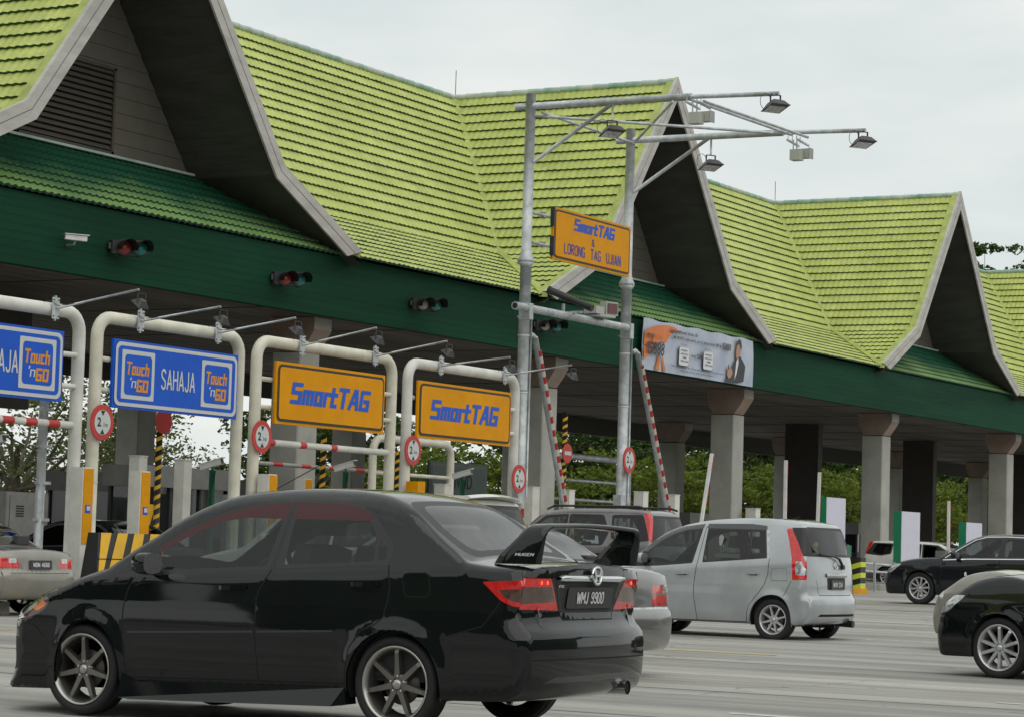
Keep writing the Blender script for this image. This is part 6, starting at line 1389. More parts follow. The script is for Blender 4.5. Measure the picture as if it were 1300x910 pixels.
g = thing('height_bar', 'red and white bar across the lane behind the smaller yellow board', 'height bar', (42.2, 30.5, 2.75)); b = MB(); b.striped((0, 0, 0), (5.2, 0, 0), .045, [0, 0, 1], .35, 10); b.build('striped_tube', [M_grey, M_red], g)
# sign posts at far left
g = thing('leaning_pole', 'thin grey pole leaning behind the left gantry', 'pole', (32.6, 31.0, .18)); b = MB(); b.tube([(0, 0, 0), (1.7, 0, 5.0)], .07, 0, 10); b.build('shaft', M_galv, g)
g = thing('service_mast', 'grey service mast behind the left white gantry leg', 'mast', (31.35, 26.9, .18)); b = MB(); b.tube([(0, 0, 0), (0, 0, 4.0)], .06, 0, 10); b.tube([(.13, .05, 0), (.13, .05, 4.1)], .045, 0, 10); [b.box((.07, 0, z), (.3, .1, .05)) for z in (1.2, 1.8, 2.4, 3.0)]; b.build('shaft', M_galv, g)

# right hand side: barrier arms, white boards, bumpers
def arm_up(x, y, zt, lean, label, w_=.085):
    z0 = ground_z(x)+.18; g = thing('raised_barrier_arm', label, 'barrier arm', (x, y, z0), 0, 'raised barrier arms at the right')
    b = MB(); b.box((0, 0, .5), (.3, .35, 1.0), bev=.02); b.build('motor_box', M_booth, g)
    h = zt-z0-1.0; d = Vector((lean*h, 0, h)); a = Vector((0, -.2, 1.0)); b = MB(); n = 5
    for k in range(n):
        p = a+d*k/n; q = a+d*(k+1)/n; b.rail(p, q, .05, w_, 0, up=(0, 1, 0)); k % 2 == 0 and b.rail(p+Vector((.03, -.01, 0)), q+Vector((.03, -.01, 0)), .03, w_*.9, 1, up=(0, 1, 0)) 
    b.build('arm', [M_white, M_red], g)
arm_up(56.0, 27.0, 3.64, .30, 'slanting red and white barrier arm before the big pale column')
arm_up(61.3, 27.0, 3.68, -.01, 'upright white and red barrier arm, first right of the big pale column')
arm_up(63.5, 27.0, 3.45, .05, 'upright white and red barrier arm beside the left white board')
arm_up(73.95, 27.0, 2.98, -.02, 'upright white and red barrier arm between the middle and right white boards')
def info_board(x0, x1, y, zt, label):
    z0 = ground_z(x0)+.18; w_ = x1-x0; g = thing('lane_board', label, 'board', (x0, y, z0), 0, 'white boards with green edges'); h = zt-z0
    b = MB(); b.box((w_/2, .12, h/2), (w_, .24, h)); b.build('board_case', mat('green edge paint', (.006, .20, .09), .5), g)
    b = MB(); b.box((w_/2, -.006, h/2+.01), (w_-.02, .012, h-.02)); b.build('board_face', mat('pale lilac white face', (.62, .61, .72), .5, noise=.05), g)
info_board(64.6, 66.0, 27.0, 2.80, 'tallest white board with green edge behind the silver hatchback')
info_board(70.4, 71.95, 27.0, 2.56, 'middle white board with green edge left of the black saloon roof')
info_board(76.1, 77.6, 27.0, 2.36, 'smallest white board with green edge above the black saloon')
g = thing('green_guard', 'green steel guard post beside the striped bumper', 'guard post', (58.85, 24.05, .25)); b = MB(); b.box((0, 0, .6), (.5, .12, 1.2)); b.box((-.2, 0, .6), (.12, .3, 1.24)); b.build('guard_body', M_green, g)
g = thing('striped_bumper', 'low bumper with black and lime hazard stripes', 'bumper', (59.05, 23.8, .25)); b = MB(); b.box((0, 0, .5), (.55, .5, 1.0))
g.scale = (.62, .62, .9)
for k in range(3): b.add([(-.28, -.256, .14+k*.3), (.28, -.256, .14+k*.3), (.28, -.256, .28+k*.3), (-.28, -.256, .28+k*.3)], [(0, 1, 2, 3)], 1); b.add([(-.281, -.25, .14+k*.3), (-.281, .25, .04+k*.3), (-.281, .25, .18+k*.3), (-.281, -.25, .28+k*.3)], [(3, 2, 1, 0)], 1)
b.build('bumper_body', [M_blk, mat('lime reflective tape', (.62, .68, .05), .5)], g)
g = thing('guard_rail', 'double galvanised guard rail in front of the pale column', 'guard rail', (60.4, 24.4, .25)); 
for z in (.42, .62): b = MB(); b.tube([(0, 0, z+.15), (3.0, .2, z+.09)], .032, 0, 8); b.build('rail', M_galv, g)
for x in (.1, 1.5, 2.9): b = MB(); b.box((x, .06, .4), (.05, .05, .8)); b.build('rail_post', M_galv, g)
g = thing('orange_block', 'small orange kerb block at the foot of the pale column', 'kerb block', (57.7, 23.3, .25)); b = MB(); b.box((0, 0, .07), (.9, .3, .14), bev=.03); b.build('block_body', M_orange, g)

# traffic lights and camera on the fascia
M_lred = mat('unlit red signal lens', (.42, .05, .05), .25, coat=.5); M_lteal = mat('unlit green signal lens', (.03, .28, .27), .25, coat=.5); M_lpale = mat('faded signal lens', (.42, .40, .34), .3)
def signal(x, z, label, pale=False):
    g = thing('traffic_light', label, 'traffic light', (x, YF, z), R(-36), 'twin lamp traffic lights on the fascia')
    b = MB(); b.rail((-.75, -.02, .05), (-.35, -.25, .02), .05, .04); b.box((-.35, -.2, .02), (.10, .35, .12)); b.build('bracket', M_dark, g)
    b = MB(); [b.tube([(dx, -.28, 0), (dx, -.42, 0)], .165, 0, 20) for dx in (-.10, .22)]; b.box((.06, -.345, .0), (.34, .13, .31)); b.box((-.26, -.33, .0), (.20, .14, .26), bev=.03); b.build('signal_body', M_blk, g)
    for i, (dx, m_) in enumerate(((-.10, M_lpale if pale else M_lred), (.22, M_lteal))):
        b = MB(); n = 18; V = []; F = []
        for k in range(n+1):
            a = R(-20+220*k/n); V += [(dx+.14*math.cos(a), -.42, .14*math.sin(a)), (dx+.15*math.cos(a)+.03, -.80+.10*(1-math.sin(a)), .15*math.sin(a)-.02)]
        b.add(V, [(2*k, 2*k+1, 2*k+3, 2*k+2) for k in range(n)], 0, True); b.build('visor', M_blk, g)
        b = MB(); V = [(dx, -.47, 0)]; F = []
        b.lathe([(0, -.06), (.07, -.045), (.125, .0)], (dx, -.422, 0), 'y', 0, 20); b.build('lens', m_, g)
signal(37.7, 6.66, 'traffic light with dull red lens, farthest left on the green fascia'); signal(43.07, 6.64, 'traffic light with dull red lens above the larger yellow board'); signal(48.56, 6.64, 'traffic light with pale lens left of the left tall pole', True); signal(54.34, 6.68, 'traffic light with pale lens below the galvanised cross pipe', True)
g = thing('fascia_camera', 'small white camera fixed on the green fascia at far left', 'camera', (36.0, YF, 6.66)); g.scale = (.72,)*3; b = MB(); b.rail((-.30, -.2, .02), (.15, -.55, -.0), .16, .13); b.rail((-.33, -.2, .10), (.18, -.60, .09), .20, .02); b.build('camera_housing', M_white, g); b = MB(); b.rail((0, -.25, -.14), (0, -.02, -.16), .05, .05); b.rail((0, -.25, -.14), (0, -.28, -.04), .05, .05); b.build('bracket', M_galv, g); b = MB(); b.rail((.155, -.555, 0), (.165, -.562, 0), .12, .10); b.build('camera_window', M_dark, g)

# banner
def banner():
    x0, x1, z0, z1 = 59.55, 66.75, 6.04, 7.40; y = 30.30
    g = thing('banner', 'white and orange advertising banner with 15888 and a man in a dark suit', 'banner', (x0, y, z0)); W_ = x1-x0; H_ = z1-z0
    def surf(u, v): return .010*math.sin(u*9+v*5)+.007*math.sin(u*23-v*8)+.014*abs(math.sin((u*2.1-v*.8)*3.4))
    nx, nz_ = 60, 14; V = [(W_*i/nx, surf(i/nx, j/nz_), H_*j/nz_+.02*math.sin(i*.5)*(j == nz_)) for j in range(nz_+1) for i in range(nx+1)]
    b = MB(); b.add(V, [(j*(nx+1)+i, j*(nx+1)+i+1, (j+1)*(nx+1)+i+1, (j+1)*(nx+1)+i) for j in range(nz_) for i in range(nx)], 0, True)
    sheet_ = b.build('banner_sheet', mat('white banner vinyl', (.50, .52, .58), .45, noise=.18, nscale=1.5, col2=(.36, .42, .55)), g)
    def flat(name, P, m_, z=.0, par=sheet_):
        bb = MB(); 
        # drape the polygon on the sheet by fine triangulation
        P = densify(P, .12); c = P.mean(0); n = len(P); VV = []; FF = []
        rings = 3
        for r_ in range(rings+1):
            for p in P: q = c+(p-c)*(r_/rings if r_ else .001); VV.append((q[0], surf(q[0]/W_, q[1]/H_)-.045-z, q[1]))
        for r_ in range(rings):
            for i in range(n): FF.append((r_*n+i, (r_+1)*n+i, (r_+1)*n+(i+1) % n, r_*n+(i+1) % n))
        bb.add(VV, FF, 0, True); return bb.build(name, m_, par)
    M_or = mat('banner orange print', (.62, .17, .03), .5, noise=.12); M_tx = mat('banner dark print', (.03, .03, .035), .5); M_bx = mat('banner white print', (.66, .67, .70), .5); M_suit = mat('banner suit print', (.022, .022, .03), .5); M_skin = mat('banner skin print', (.42, .22, .14), .5)
    arc = [(.03, .62)]+[(.05+1.9*t, .72+.56*math.sin(math.pi*(.18+.42*t))) for t in np.linspace(0, 1, 9)]+[(1.95, 1.22), (2.35, 1.18), (1.7, 1.12), (1.30, .80), (.95, .78), (.6, .72)]
    flat('orange_swoosh', arc, M_or); flat('orange_swoosh', [(.02, .58), (.60, .70), (.95, .76), (.70, .60), (.35, .40), (.02, .25)], M_or)
    flat('orange_swoosh', [(.90, .42), (1.02, .42), (.98, .02), (.72, .02)], M_or); flat('orange_swoosh', [(1.12, .40), (1.18, .40), (1.40, .02), (1.22, .02)], M_or)
    def T(s, x, z, h, w_, m_=0, bold=0.0, dz=.0): tb.text(s, (x, -.075-dz, z), EX, EZ, h, w_, m=m_, bold=bold, logo='sans' if s == '15888' else False, thick=.19, gap=.24, shear=.15 if s == '15888' else 0)
    tb = MB(); T('my', .14, .78, .19, .42, 0, .022); T('15888', .10, .40, .36, 1.05, 0, .008); T('info', .62, .86, .15, .45, 1)
    T('Untuk maklumat bonus, sila', 1.50, 1.09, .12, 1.75, 0, .022); T("SMS MYINFO (nama penuh), (no. ic), (alamat) hantar SMS ke", 1.70, .92, .12, 3.10, 0, .022); T('15888', 4.86, .90, .20, .60, 0, .03)
    T('atau ke', 2.84, .53, .09, .30, 0, .02); T('15888', 3.20, .52, .13, .36, 0, .03); T('CONTOH SMS', 2.16, .80, .05, .42); T('CONTOH SMS', 3.72, .80, .05, .42)
    T('Talian terbuka setiap hari  dan caj biasa dikenakan tertakluk pada syarat', 1.6, .17, .07, 3.4, 0, .012); T('Sila simpan nombor untuk rujukan pengguna', 2.2, .07, .065, 2.1, 0, .012)
    lt = tb.build('lettering', [M_tx, M_or], sheet_)
    for x in (2.08, 3.64):
        P = roundpoly([(x, .26), (x+.62, .26), (x+.66, .76), (x+.04, .76)], .08, 4); bb = MB(); bb.add([(p[0], -.072, p[1]) for p in P], [tuple(range(len(P)))]); Q = [( (p[0]-x-.33)*1.06+x+.33, (p[1]-.51)*1.06+.50) for p in P]; bb.add([(p[0], -.066, p[1]) for p in Q], [tuple(range(len(Q)))], 1)
        for k, (s, w_) in enumerate((('MYINFO', .42), ('HANTAR KE', .46), ('15888', .26), ('TERIMA KASIH', .50))): bb.text(s, (x+.33-w_/2+.01, -.078, .64-k*.095), EX, EZ, .055, w_, m=2)
        bb.build('speech_box', [M_bx, M_dark, M_tx], sheet_)
    flat('portrait_print', [(5.15, .02), (5.95, .02), (6.45, .10), (6.52, .55), (6.22, .80), (6.02, .84), (5.80, .62), (5.62, .42)], M_suit, .010); flat('portrait_print', [(5.92, .66), (6.02, .78), (6.06, .62), (5.94, .30), (5.80, .10), (5.86, .40)], M_bx, .016)
    flat('portrait_print', [(5.84, .90), (5.88, 1.08), (5.98, 1.16), (6.12, 1.16), (6.20, 1.05), (6.19, .90), (6.10, .80), (5.98, .74), (5.88, .76)], M_skin, .020); flat('portrait_print', [(5.86, 1.10), (5.88, 1.22), (6.02, 1.30), (6.18, 1.25), (6.24, 1.10), (6.21, .98), (6.17, 1.10), (6.05, 1.16), (5.93, 1.15)], M_suit, .026)
    flat('portrait_print', [(5.30, .20), (5.34, .38), (5.44, .44), (5.62, .42), (5.66, .28), (5.52, .16), (5.38, .12)], M_skin, .026); flat('portrait_print', [(5.34, .38), (5.36, .52), (5.42, .52), (5.43, .40)], M_suit, .030)
    for x in (.9, 2.1, 3.9): b = MB(); b.tube([(x, -.0, H_-.01), (x, .12, H_+.08)], .01, 0, 5); b.build('tie', M_dark, g)
banner()

# ------------------------------------------------------------------ trees
M_bark = mat('tree bark', (.09, .075, .055), .9, noise=.3, nscale=6)
def leafmat(name, c1, c2):
    m = bpy.data.materials.new(name); m.use_nodes = True; nt = m.node_tree; b = nt.nodes['Principled BSDF']; L = nt.links.new
    t = N(nt, 'ShaderNodeTexCoord'); n = N(nt, 'ShaderNodeTexNoise', Scale=1.1, Detail=5.0, Roughness=.7); L(t.outputs['Object'], n.inputs[0])
    r = N(nt, 'ShaderNodeValToRGB'); r.color_ramp.elements[0].position = .36; r.color_ramp.elements[0].color = (*c1, 1); r.color_ramp.elements[1].position = .64; r.color_ramp.elements[1].color = (*c2, 1); L(n.outputs[0], r.inputs[0]); L(r.outputs[0], b.inputs['Base Color'])
    b.inputs['Roughness'].default_value = .6; b.inputs['Specular IOR Level'].default_value = .25
    tl = N(nt, 'ShaderNodeBsdfTranslucent'); L(r.outputs[0], tl.inputs[0]); mx = N(nt, 'ShaderNodeMixShader'); mx.inputs[0].default_value = .35; o = nt.nodes['Material Output']; L(b.outputs[0], mx.inputs[1]); L(tl.outputs[0], mx.inputs[2]); L(mx.outputs[0], o.inputs[0]); return m
M_leaf1 = leafmat('deep green leaves', (.022, .046, .012), (.075, .12, .022))
M_leaf2 = leafmat('yellow green leaves', (.060, .095, .012), (.19, .24, .03))
M_leaf3 = leafmat('dull olive leaves', (.055, .075, .025), (.15, .18, .06))
def crown_mesh(r, rad, h0, h1, nclump, nleaf, size, flat=.75, spread=.9, open_=0.0):
    """leaf quads in clumps on the outer part of an uneven crown"""
    zc = (h0+h1)/2; hz = (h1-h0)/2; C = []
    while len(C) < nclump:
        p = r.uniform(-1, 1, 3); d = np.linalg.norm(p)
        if d > 1 or d < .35+open_*.3: continue
        lob = .80+.25*math.sin(3*math.atan2(p[1], p[0])+r.uniform(0, .5))+.1*math.sin(7*p[2]+5*p[0]); 
        if d > lob: continue
        C.append(p)
    C = np.array(C); ctr = np.c_[C[:, 0]*rad, C[:, 1]*rad, zc+C[:, 2]*hz]
    cs = r.uniform(.45, 1.0, nclump)*spread
    idx = np.repeat(np.arange(nclump), nleaf); n = len(idx)
    off = r.normal(0, 1, (n, 3)); off /= np.linalg.norm(off, axis=1)[:, None]; off *= (r.uniform(.3, 1, n)**.6)[:, None]*cs[idx][:, None]; off[:, 2] *= flat*.6
    P = ctr[idx]+off
    a = r.normal(0, 1, (n, 3)); a[:, 2] *= .5; a /= np.linalg.norm(a, axis=1)[:, None]; b_ = np.cross(a, r.normal(0, 1, (n, 3))); b_ /= np.linalg.norm(b_, axis=1)[:, None]
    s = size*r.uniform(.6, 1.3, n)[:, None]
    V = np.stack([P-a*s, P+b_*s*.55, P+a*s, P-b_*s*.55], 1).reshape(-1, 3); F = np.arange(4*n).reshape(-1, 4)
    return V, F, ctr
def tree(name, label, x, y, rad, h0, h1, m, seed, nclump=150, nleaf=46, size=.17, z0=0.0, group='trees behind the toll canopy', **k):
    r = np.random.default_rng(seed); g = thing(name, label, 'tree', (x, y, z0), 0, group)
    V, F, ctr = crown_mesh(r, rad, h0, h1, nclump, nleaf, size, **k)
    mesh_np('crown', V, F, m, g, False)
    b = MB(); hb = h0+(h1-h0)*.25; b.tube([(0, 0, -.3), (.1, .05, hb*.5), (0, .1, hb), (.1, 0, (h0+h1)/2)], [rad*.06+.08, rad*.05+.06, rad*.04+.05, .06], 0, 10)
    sel = r.choice(len(ctr), min(26, len(ctr)), replace=False)
    for i in sel:
        e = ctr[i]; st = Vector((0, .08, hb*(.75+.5*r.random()))); mid = st.lerp(Vector(e), .5)+Vector((r.normal(0, .3), r.normal(0, .3), .3)); b.tube([st, mid, Vector(e)], [.075, .05, .02], 0, 6)
    b.build('trunk', M_bark, g); return g
def copy_to(g, x, y, rot, sc, label, z0=0.0):
    c = copy_tree(g); c.location = (x, y, z0); c.rotation_euler = (0, 0, rot); c.scale = (sc,)*3; c['label'] = label; return c
tA = tree('broadleaf_tree', 'broad dark green tree seen between the tall pole and the leaning striped pole', 118, 66, 6.2, .8, 9.6, M_leaf1, 11, 190, 52)
tB = tree('broadleaf_tree', 'yellow green bushy tree right of the no entry disc', 104, 60, 5.0, .2, 6.6, M_leaf2, 12, 170, 52, .14)
tC = tree('broadleaf_tree', 'open crowned grey green tree behind the far left gantry', 64, 56, 5.6, .8, 7.3, M_leaf3, 13, 210, 44, .095, open_=.3, spread=1.15)
copy_to(tC, 74.5, 61, 1.9, .95, 'open crowned tree behind the second gantry and grey column')
copy_to(tC, 57.5, 62, 3.1, 1.05, 'open crowned tree at the far left picture edge')
copy_to(tB, 92, 58, 1.2, .85, 'yellow green tree under the smaller yellow board'); copy_to(tA, 96, 66, 2.2, .85, 'dark green tree behind the booth under the smaller yellow board')
copy_to(tB, 113, 58, 4.0, .95, 'yellow green tree just left of the right tall pole'); copy_to(tB, 122, 58, 2.6, 1.0, 'yellow green tree just right of the right tall pole')
copy_to(tA, 132, 68, .7, 1.05, 'dark green tree behind the right leaning striped pole'); copy_to(tB, 133, 58, 5.2, 1.0, 'yellow green tree left of the big pale column')
copy_to(tA, 147, 68, 3.7, 1.12, 'dark green tree behind the dark ducts'); copy_to(tB, 145, 59, .3, 1.05, 'yellow green tree low behind the dark ducts')
copy_to(tA, 163, 70, 5.1, 1.2, 'dark green tree behind the upright barrier arms'); copy_to(tB, 158, 60, 3.3, 1.05, 'yellow green tree low behind the upright barrier arms')
copy_to(tA, 180, 70, 1.4, 1.2, 'dark green tree between the service shaft and second pale column'); copy_to(tB, 172, 60, 2.0, 1.1, 'yellow green tree low behind the tallest white board')
copy_to(tA, 199, 70, 2.9, 1.2, 'dark green tree behind the middle white board'); copy_to(tB, 192, 60, 4.4, 1.1, 'yellow green tree above the smallest white board')
copy_to(tA, 222, 72, .2, 1.25, 'dark green tree behind the third pale column'); copy_to(tB, 212, 61, 5.9, 1.2, 'yellow green tree behind the black saloon')
copy_to(tA, 248, 74, 4.1, 1.3, 'dark green tree at the right picture edge under the canopy'); copy_to(tA, 108, 72, 4.9, .9, 'dark green tree left of the no entry disc')
tD = tree('tall_tree', 'left of the two tree crowns rising above the last lime roof', 206, 72, 7.5, 15, 29.3, M_leaf1, 21, 260, 50, .26, spread=1.5, group='tall trees above the last roof')
copy_to(tD, 222, 70, 2.2, 1.04, 'right of the two tree crowns rising above the last lime roof')
copy_to(tD, 236, 82, 4.0, 1.0, 'tree crown at the right picture edge above the last lime roof')

for i, (x, y, s_, k) in enumerate(((152, 74, 1.2, 'left'), (174, 76, 1.3, 'middle'), (196, 78, 1.35, 'right'), (218, 80, 1.4, 'rightmost'))):
    copy_to(tA, x, y, 1.1*i+.4, s_, 'dark green tree in the back row behind the canopy, %s of four' % k)

# ------------------------------------------------------------------ the cars
GRP = 'cars crossing the toll plaza'
hc = car('black_saloon', 'black saloon with tall rear wing and gunmetal wheels in the foreground', honda, (13.634, 11.455, 0), .642, .684, GRP)
def honda_extras():
    r = hc.root
    # wing
    sp_ = pivot('rear_wing', r)
    half = [(.640, 1.040, 3.86, 4.185, .070), (.640, 1.10, 3.90, 4.195, .058), (.638, 1.16, 3.97, 4.205, .048), (.634, 1.205, 4.02, 4.212, .042), (.618, 1.240, 4.045, 4.220, .040), (.588, 1.260, 4.055, 4.224, .038), (.54, 1.268, 4.058, 4.224, .036), (.36, 1.275, 4.052, 4.220, .034), (.18, 1.280, 4.045, 4.216, .033)]
    path = [(-y, z, a, c_, t) for y, z, a, c_, t in half]+[(0, 1.282, 4.042, 4.214, .033)]+half[::-1]
    b = MB(); V = []; n = 10
    for i, (y, z, uf, ur, t) in enumerate(path):
        p0 = path[max(i-1, 0)]; p1 = path[min(i+1, len(path)-1)]; d = Vector((0, p1[0]-p0[0], p1[1]-p0[1])).normalized(); nn = Vector((0, -d.z, d.y))
        for k in range(n):
            a = 2*math.pi*k/n; cu = -math.cos(a); cu = math.copysign(abs(cu)**.6, cu); sn = math.sin(a); sn = math.copysign(abs(sn)**.7, sn)
            V.append(Vector(((uf+ur)/2+cu*(ur-uf)/2, y, z))+nn*sn*t/2)
    F = [(i*n+k, (i+1)*n+k, (i+1)*n+(k+1) % n, i*n+(k+1) % n) for i in range(len(path)-1) for k in range(n)]
    b.add(V, F, 0, True); b.build('wing_blade', P_black, sp_)
    b = MB(); b.text('MUGEN', (4.02, -.6775, 1.088), (1, 0, 0), EZ, .019, .13, shear=.4, z=0, logo='sans', thick=.2, gap=.22); b.build('wing_lettering', M_signwhite, sp_)
    # chrome bar, badge, plate
    def rp(y, z, d=.012): p = hc.surf_rear(y, z); return Vector((p[0]+d, p[1], p[2]))
    b = MB(); ys = np.linspace(-.43, .43, 17); V = []
    for y in ys:
        f = 1 if abs(y) < .40 else .5
        for dz, d in ((.022*f, .004), (.012*f, .026), (-.012*f, .028), (-.022*f, .004)): q = rp(y, .957+dz, d); V.append(q)
    b.add(V, [(i*4+j, i*4+j+1, (i+1)*4+j+1, (i+1)*4+j) for i in range(16) for j in range(3)], 0, True); b.build('chrome_garnish', M_chrome, r)
    q = rp(0, .975, .034); ex, ey = Vector(EY), Vector(EZ); b = MB()
    ring = [(.062*math.cos(t)*(1+.12*math.sin(t)), .052*math.sin(t)) for t in np.linspace(0, 2*math.pi, 29)]; b.tube([q+ex*a+ey*c_ for a, c_ in ring], .010, 0, 8, caps=False)
    b.poly([(a*.9, c_*.9) for a, c_ in ring[:-1]], ex, ey, q-Vector((.004, 0, 0)), 1)
    for s in (-1, 1): b.rail(q+ex*s*.040+ey*.038, q+ex*s*.020-ey*.038, .016, .016)
    b.rail(q-ex*.026+Vector((.001, 0, 0)), q+ex*.026+Vector((.001, 0, 0)), .014, .014); b.build('badge', [M_chrome, M_satin], r)
    sl = (rp(0, .91)-rp(0, .77)).normalized(); o = rp(0, .84, .0); nrm = Vector((0, 1, 0)).cross(sl)
    b = MB(); O = o-Vector(EY)*.30-sl*.066+nrm*.010; b.rrect(O, EY, sl, .60, .132, .02, 0, .0)
    pl = b.build('number_plate', M_platebk, r); b = MB(); b.text('WMJ 9900', O+Vector(EY)*.115+sl*.028, EY, sl, .078, .36, logo='sans', thick=.17, gap=.22, z=.004); b.build('plate_lettering', M_platewh, pl)
    b = MB(); b.text('VTEC', rp(-.425, .90, .012)+Vector((0, .0, 0)), EY, EZ, .018, .075, bold=.03); b.build('badge_lettering', M_signwhite, r)
    # exhaust, skirts, boot seams
    b = MB(); b.tube([(3.85, .40, .27), (4.18, .40, .27)], .038, 0, 18); b.lathe([(.045, 0), (.052, .0), (.052, .14), (.045, .14), (.045, .02)], (0, 0, 0), 'y', 0, 18) if 0 else None
    b.tube([(4.10, .40, .275), (4.255, .40, .275)], .044, 0, 20, caps=False); b.tube([(4.12, .40, .275), (4.245, .40, .275)], .038, 1, 20); b.build('exhaust', [M_chrome, M_gap], r)
    for sg in (-1, 1):
        b = MB(); P = [(1.20, .30, .005), (1.205, .12, .02), (2.0, .135, .035), (2.90, .15, .02), (2.935, .29, .0)]; y = sg*.838
        V = [(1.215, y, .295), (1.20, y+sg*.02, .13), (1.3, y+sg*.03, .12), (2.85, y+sg*.03, .145), (2.95, y+sg*.01, .16), (2.93, y, .262), (1.30, y, .235)]
        V2 = [(a, b_-sg*.12, c_) for a, b_, c_ in V]; n = len(V); b.add(V+V2, [tuple(range(n)), tuple(range(2*n-1, n-1, -1))]+[(i, n+i, n+(i+1) % n, (i+1) % n) for i in range(n)], 0)
        o = b.build('side_skirt', P_black, r); bm = bmesh.new(); bm.from_mesh(o.data); bmesh.ops.recalc_face_normals(bm, faces=bm.faces); bm.to_mesh(o.data); bm.free()
    b = MB(); b.rail((1.40, .25, 1.52), (1.75, .25, 1.475), .004, .004) if 0 else None
    b.tube([(1.95, -.20, 1.50), (2.30, -.20, 1.66)], .0035, 0, 5); b.build('aerial', M_blk, r)
    # brake lamp glow points
    for y in (-.60, -.54, .60):
        b = MB(); q = hc.surf_rear(y, .93); b.ring((q[0]+.004, y, .93), EY, EZ, 0, .012, 0, 0, 12); b.build('lamp_filament', M_lenslit, r)
honda_extras()
sc_ = car('silver_hatchback', 'silver hatchback with tall red tail lamps and rear wiper', silver, (32.92, 17.19, 0), -2.3, -.4, GRP)
def silver_extras():
    r = sc_.root
    def rp(y, z, d=.012): p = sc_.surf_rear(y, z); return Vector((p[0]+d, p[1], p[2]))
    b = MB(); b.tube([rp(-.45, 1.23, .03), rp(-.05, 1.20, .035), rp(.12, 1.16, .04)], .014, 0, 8); b.tube([rp(.20, 1.06, .03), rp(.08, 1.17, .045)], .020, 0, 8); b.box(rp(.20, 1.05, .02), (.05, .06, .06)); b.build('rear_wiper', M_plast, r)
    b = MB(); V = []
    for y in np.linspace(-.33, .33, 9):
        for dz, d in ((.028, .003), (.018, .022), (-.018, .024), (-.03, .003)): V.append(rp(y, .935+dz, d))
    b.add(V, [(i*4+j, i*4+j+1, (i+1)*4+j+1, (i+1)*4+j) for i in range(8) for j in range(3)], 0, True); b.build('hatch_handle', P_silver, r)
    q = rp(0, 1.07, .014); b = MB(); ring = [(.055*math.cos(t), .045*math.sin(t)) for t in np.linspace(0, 2*math.pi, 25)]; b.tube([q+Vector((0, a, c_)) for a, c_ in ring], .007, 0, 6, caps=False); b.rail(q+Vector((0, -.03, -.03)), q+Vector((0, .03, .03)), .012, .012); b.build('badge', M_chrome, r)
    b = MB(); b.tube([(3.40, .45, .26), (3.74, .45, .25)], .05, 0, 14); b.tube([(3.0, .3, .27), (3.45, .45, .27)], .09, 1, 12); b.build('exhaust', [M_dark, M_dark], r)
    p = sc_.surf_side(2.2, 1.22); b = MB(); b.text('time', (2.17, p[1]-.006+.03, 1.20), EX, EZ, .10, .26, z=.0, bold=.01); b.rrect((2.10, p[1]-.004+.03, 1.13), EX, EZ, .40, .06, .02, 0); b.poly([(0, 0), (.04, .0), (.07, .12), (.03, .16), (-.01, .12)], EX, EZ, (2.17, p[1]-.006+.03, 1.30), 0); b.build('window_sticker', mat('pale window sticker', (.35, .38, .36), .6), r)
    g = MB(); 
    for k in range(9):
        a = k*.7; g.tube([(3.50, -.38+.03*math.cos(a), 1.24+.03*k/2), (3.50, -.38+.045*math.cos(a+1), 1.26+.03*k/2)], .035, 0, 8)
    g.build('parcel_toy', mat('pale yellow plush', (.55, .48, .20), .9), r)
    b = MB(); b.tube([(3.0, -.1, 1.70), (3.12, -.1, 1.74)], .008, 0, 5); b.box((2.98, -.1, 1.695), (.05, .05, .02)); b.build('aerial', M_blk, r)
silver_extras()
car('grey_saloon', 'boxy grey saloon half hidden behind the black saloon tail', sedan(P_pewter, L=4.3, H=1.42, hw=.83, boxy=1, tail='split', trunk=1.02), (20.84, 14.84, 0), 0, 0, GRP)
car('champagne_saloon', 'champagne saloon with dark red lamps at the left picture edge', sedan(P_gold, L=4.3, H=1.33, hw=.82, boxy=.7, tail='band', trunk=1.0, plate='WDN 4688'), (27.2, 27.5, 0), 0, 0, GRP)
car('black_saloon', 'glossy black saloon with chrome window line at the right', sedan(P_navy, L=4.8, H=1.47, hw=.89, glassm=G_tint, chrome=True, wst='ten', spk=10, tr=.33, rim=.225, hood=.95), (49.06, 18.9, ground_z(49)), -5.3, 0, GRP)
bk = car('black_saloon', 'black saloon nose cut off by the right picture edge, nearest there', sedan(P_black, L=4.5, H=1.50, hw=.865, wst='ten', spk=10, rim=.235, tr=.31, hood=1.02, res=.05), (25.46, 9.06, 0), -9.4, 0, GRP)
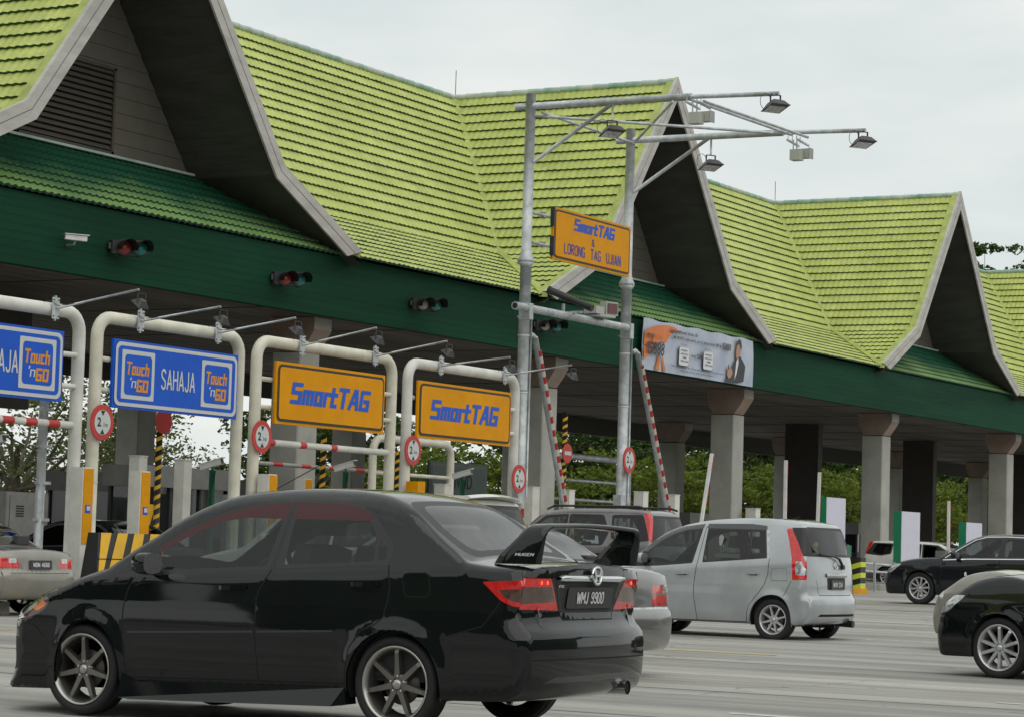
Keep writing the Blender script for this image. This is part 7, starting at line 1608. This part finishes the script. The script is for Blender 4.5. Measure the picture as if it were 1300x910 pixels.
bg_ = car('beige_saloon', 'beige saloon nose with bonnet emblem behind the nearest black nose', sedan(P_gold, L=4.5, H=1.50, hw=.86, boxy=1, front='box', hood=1.03), (32.0, 11.6, 0), 0, 0, GRP)
b = MB(); q = Vector((.25, 0, .95)); b.tube([q-Vector((0, 0, .05)), q], .006, 0, 6); b.tube([q+Vector((0, .035*math.cos(t), .035+.035*math.sin(t))) for t in np.linspace(0, 2*math.pi, 21)], .005, 0, 6, caps=False)
for t in (90, 210, 330): b.tube([q+Vector((0, 0, .035)), q+Vector((0, .035*math.cos(R(t)), .035+.035*math.sin(R(t))))], .003, 0, 5)
b.build('bonnet_emblem', M_chrome, bg_.root)
wg = car('grey_wagon', 'dark grey high roofed wagon with roof rails behind the rear wing', mpv(P_grey, L=4.05, H=1.86, hw=.80), (39.95, 23.6, .05), 0, 0, GRP)
for sg in (-1, 1): b = MB(); b.tube([(1.75, sg*.62, 1.82), (1.9, sg*.62, 1.885), (3.6, sg*.62, 1.895), (3.75, sg*.62, 1.85)], .02, 0, 8); b.build('roof_rail', M_blk, wg.root)
wh = car('white_people_carrier', 'cream white people carrier with roof spoiler behind the black saloon roof', mpv(P_whitecar, L=4.2, H=1.76, hw=.84), (24.7, 18.4, 0), 0, 0, GRP)
b = MB(); V = []
for i in range(13):
    y = -.56+1.12*i/12; k = .03*(y/.56)**2; V += [(3.72, y, 1.755-k), (3.98-k, y, 1.775-k), (4.06-k*2, y, 1.745-k), (3.95-k, y, 1.72-k), (3.75, y, 1.70-k)]
b.add(V, [(i*5+j, i*5+(j+1) % 5, (i+1)*5+(j+1) % 5, (i+1)*5+j) for i in range(12) for j in range(5)]+[tuple(range(5)), tuple(range(64, 59, -1))], 0); b.build('roof_spoiler', P_whitecar, wh.root)
car('dark_saloon', 'dark saloon passing behind the amber posts at the left', sedan(P_black, L=4.6, H=1.42, glassm=G_dark, res=.09), (33.9, 30.3, 0), 0, 0, GRP)
car('white_offroader', 'white off roader with brown unpainted bumper beside the pale column foot', mpv(P_whitecar, L=4.4, H=1.46, hw=.88, glassm=G_dark, res=.09, bump=M_bumpdark), (74.7, 25.3, ground_z(75)), 180, 0, GRP)
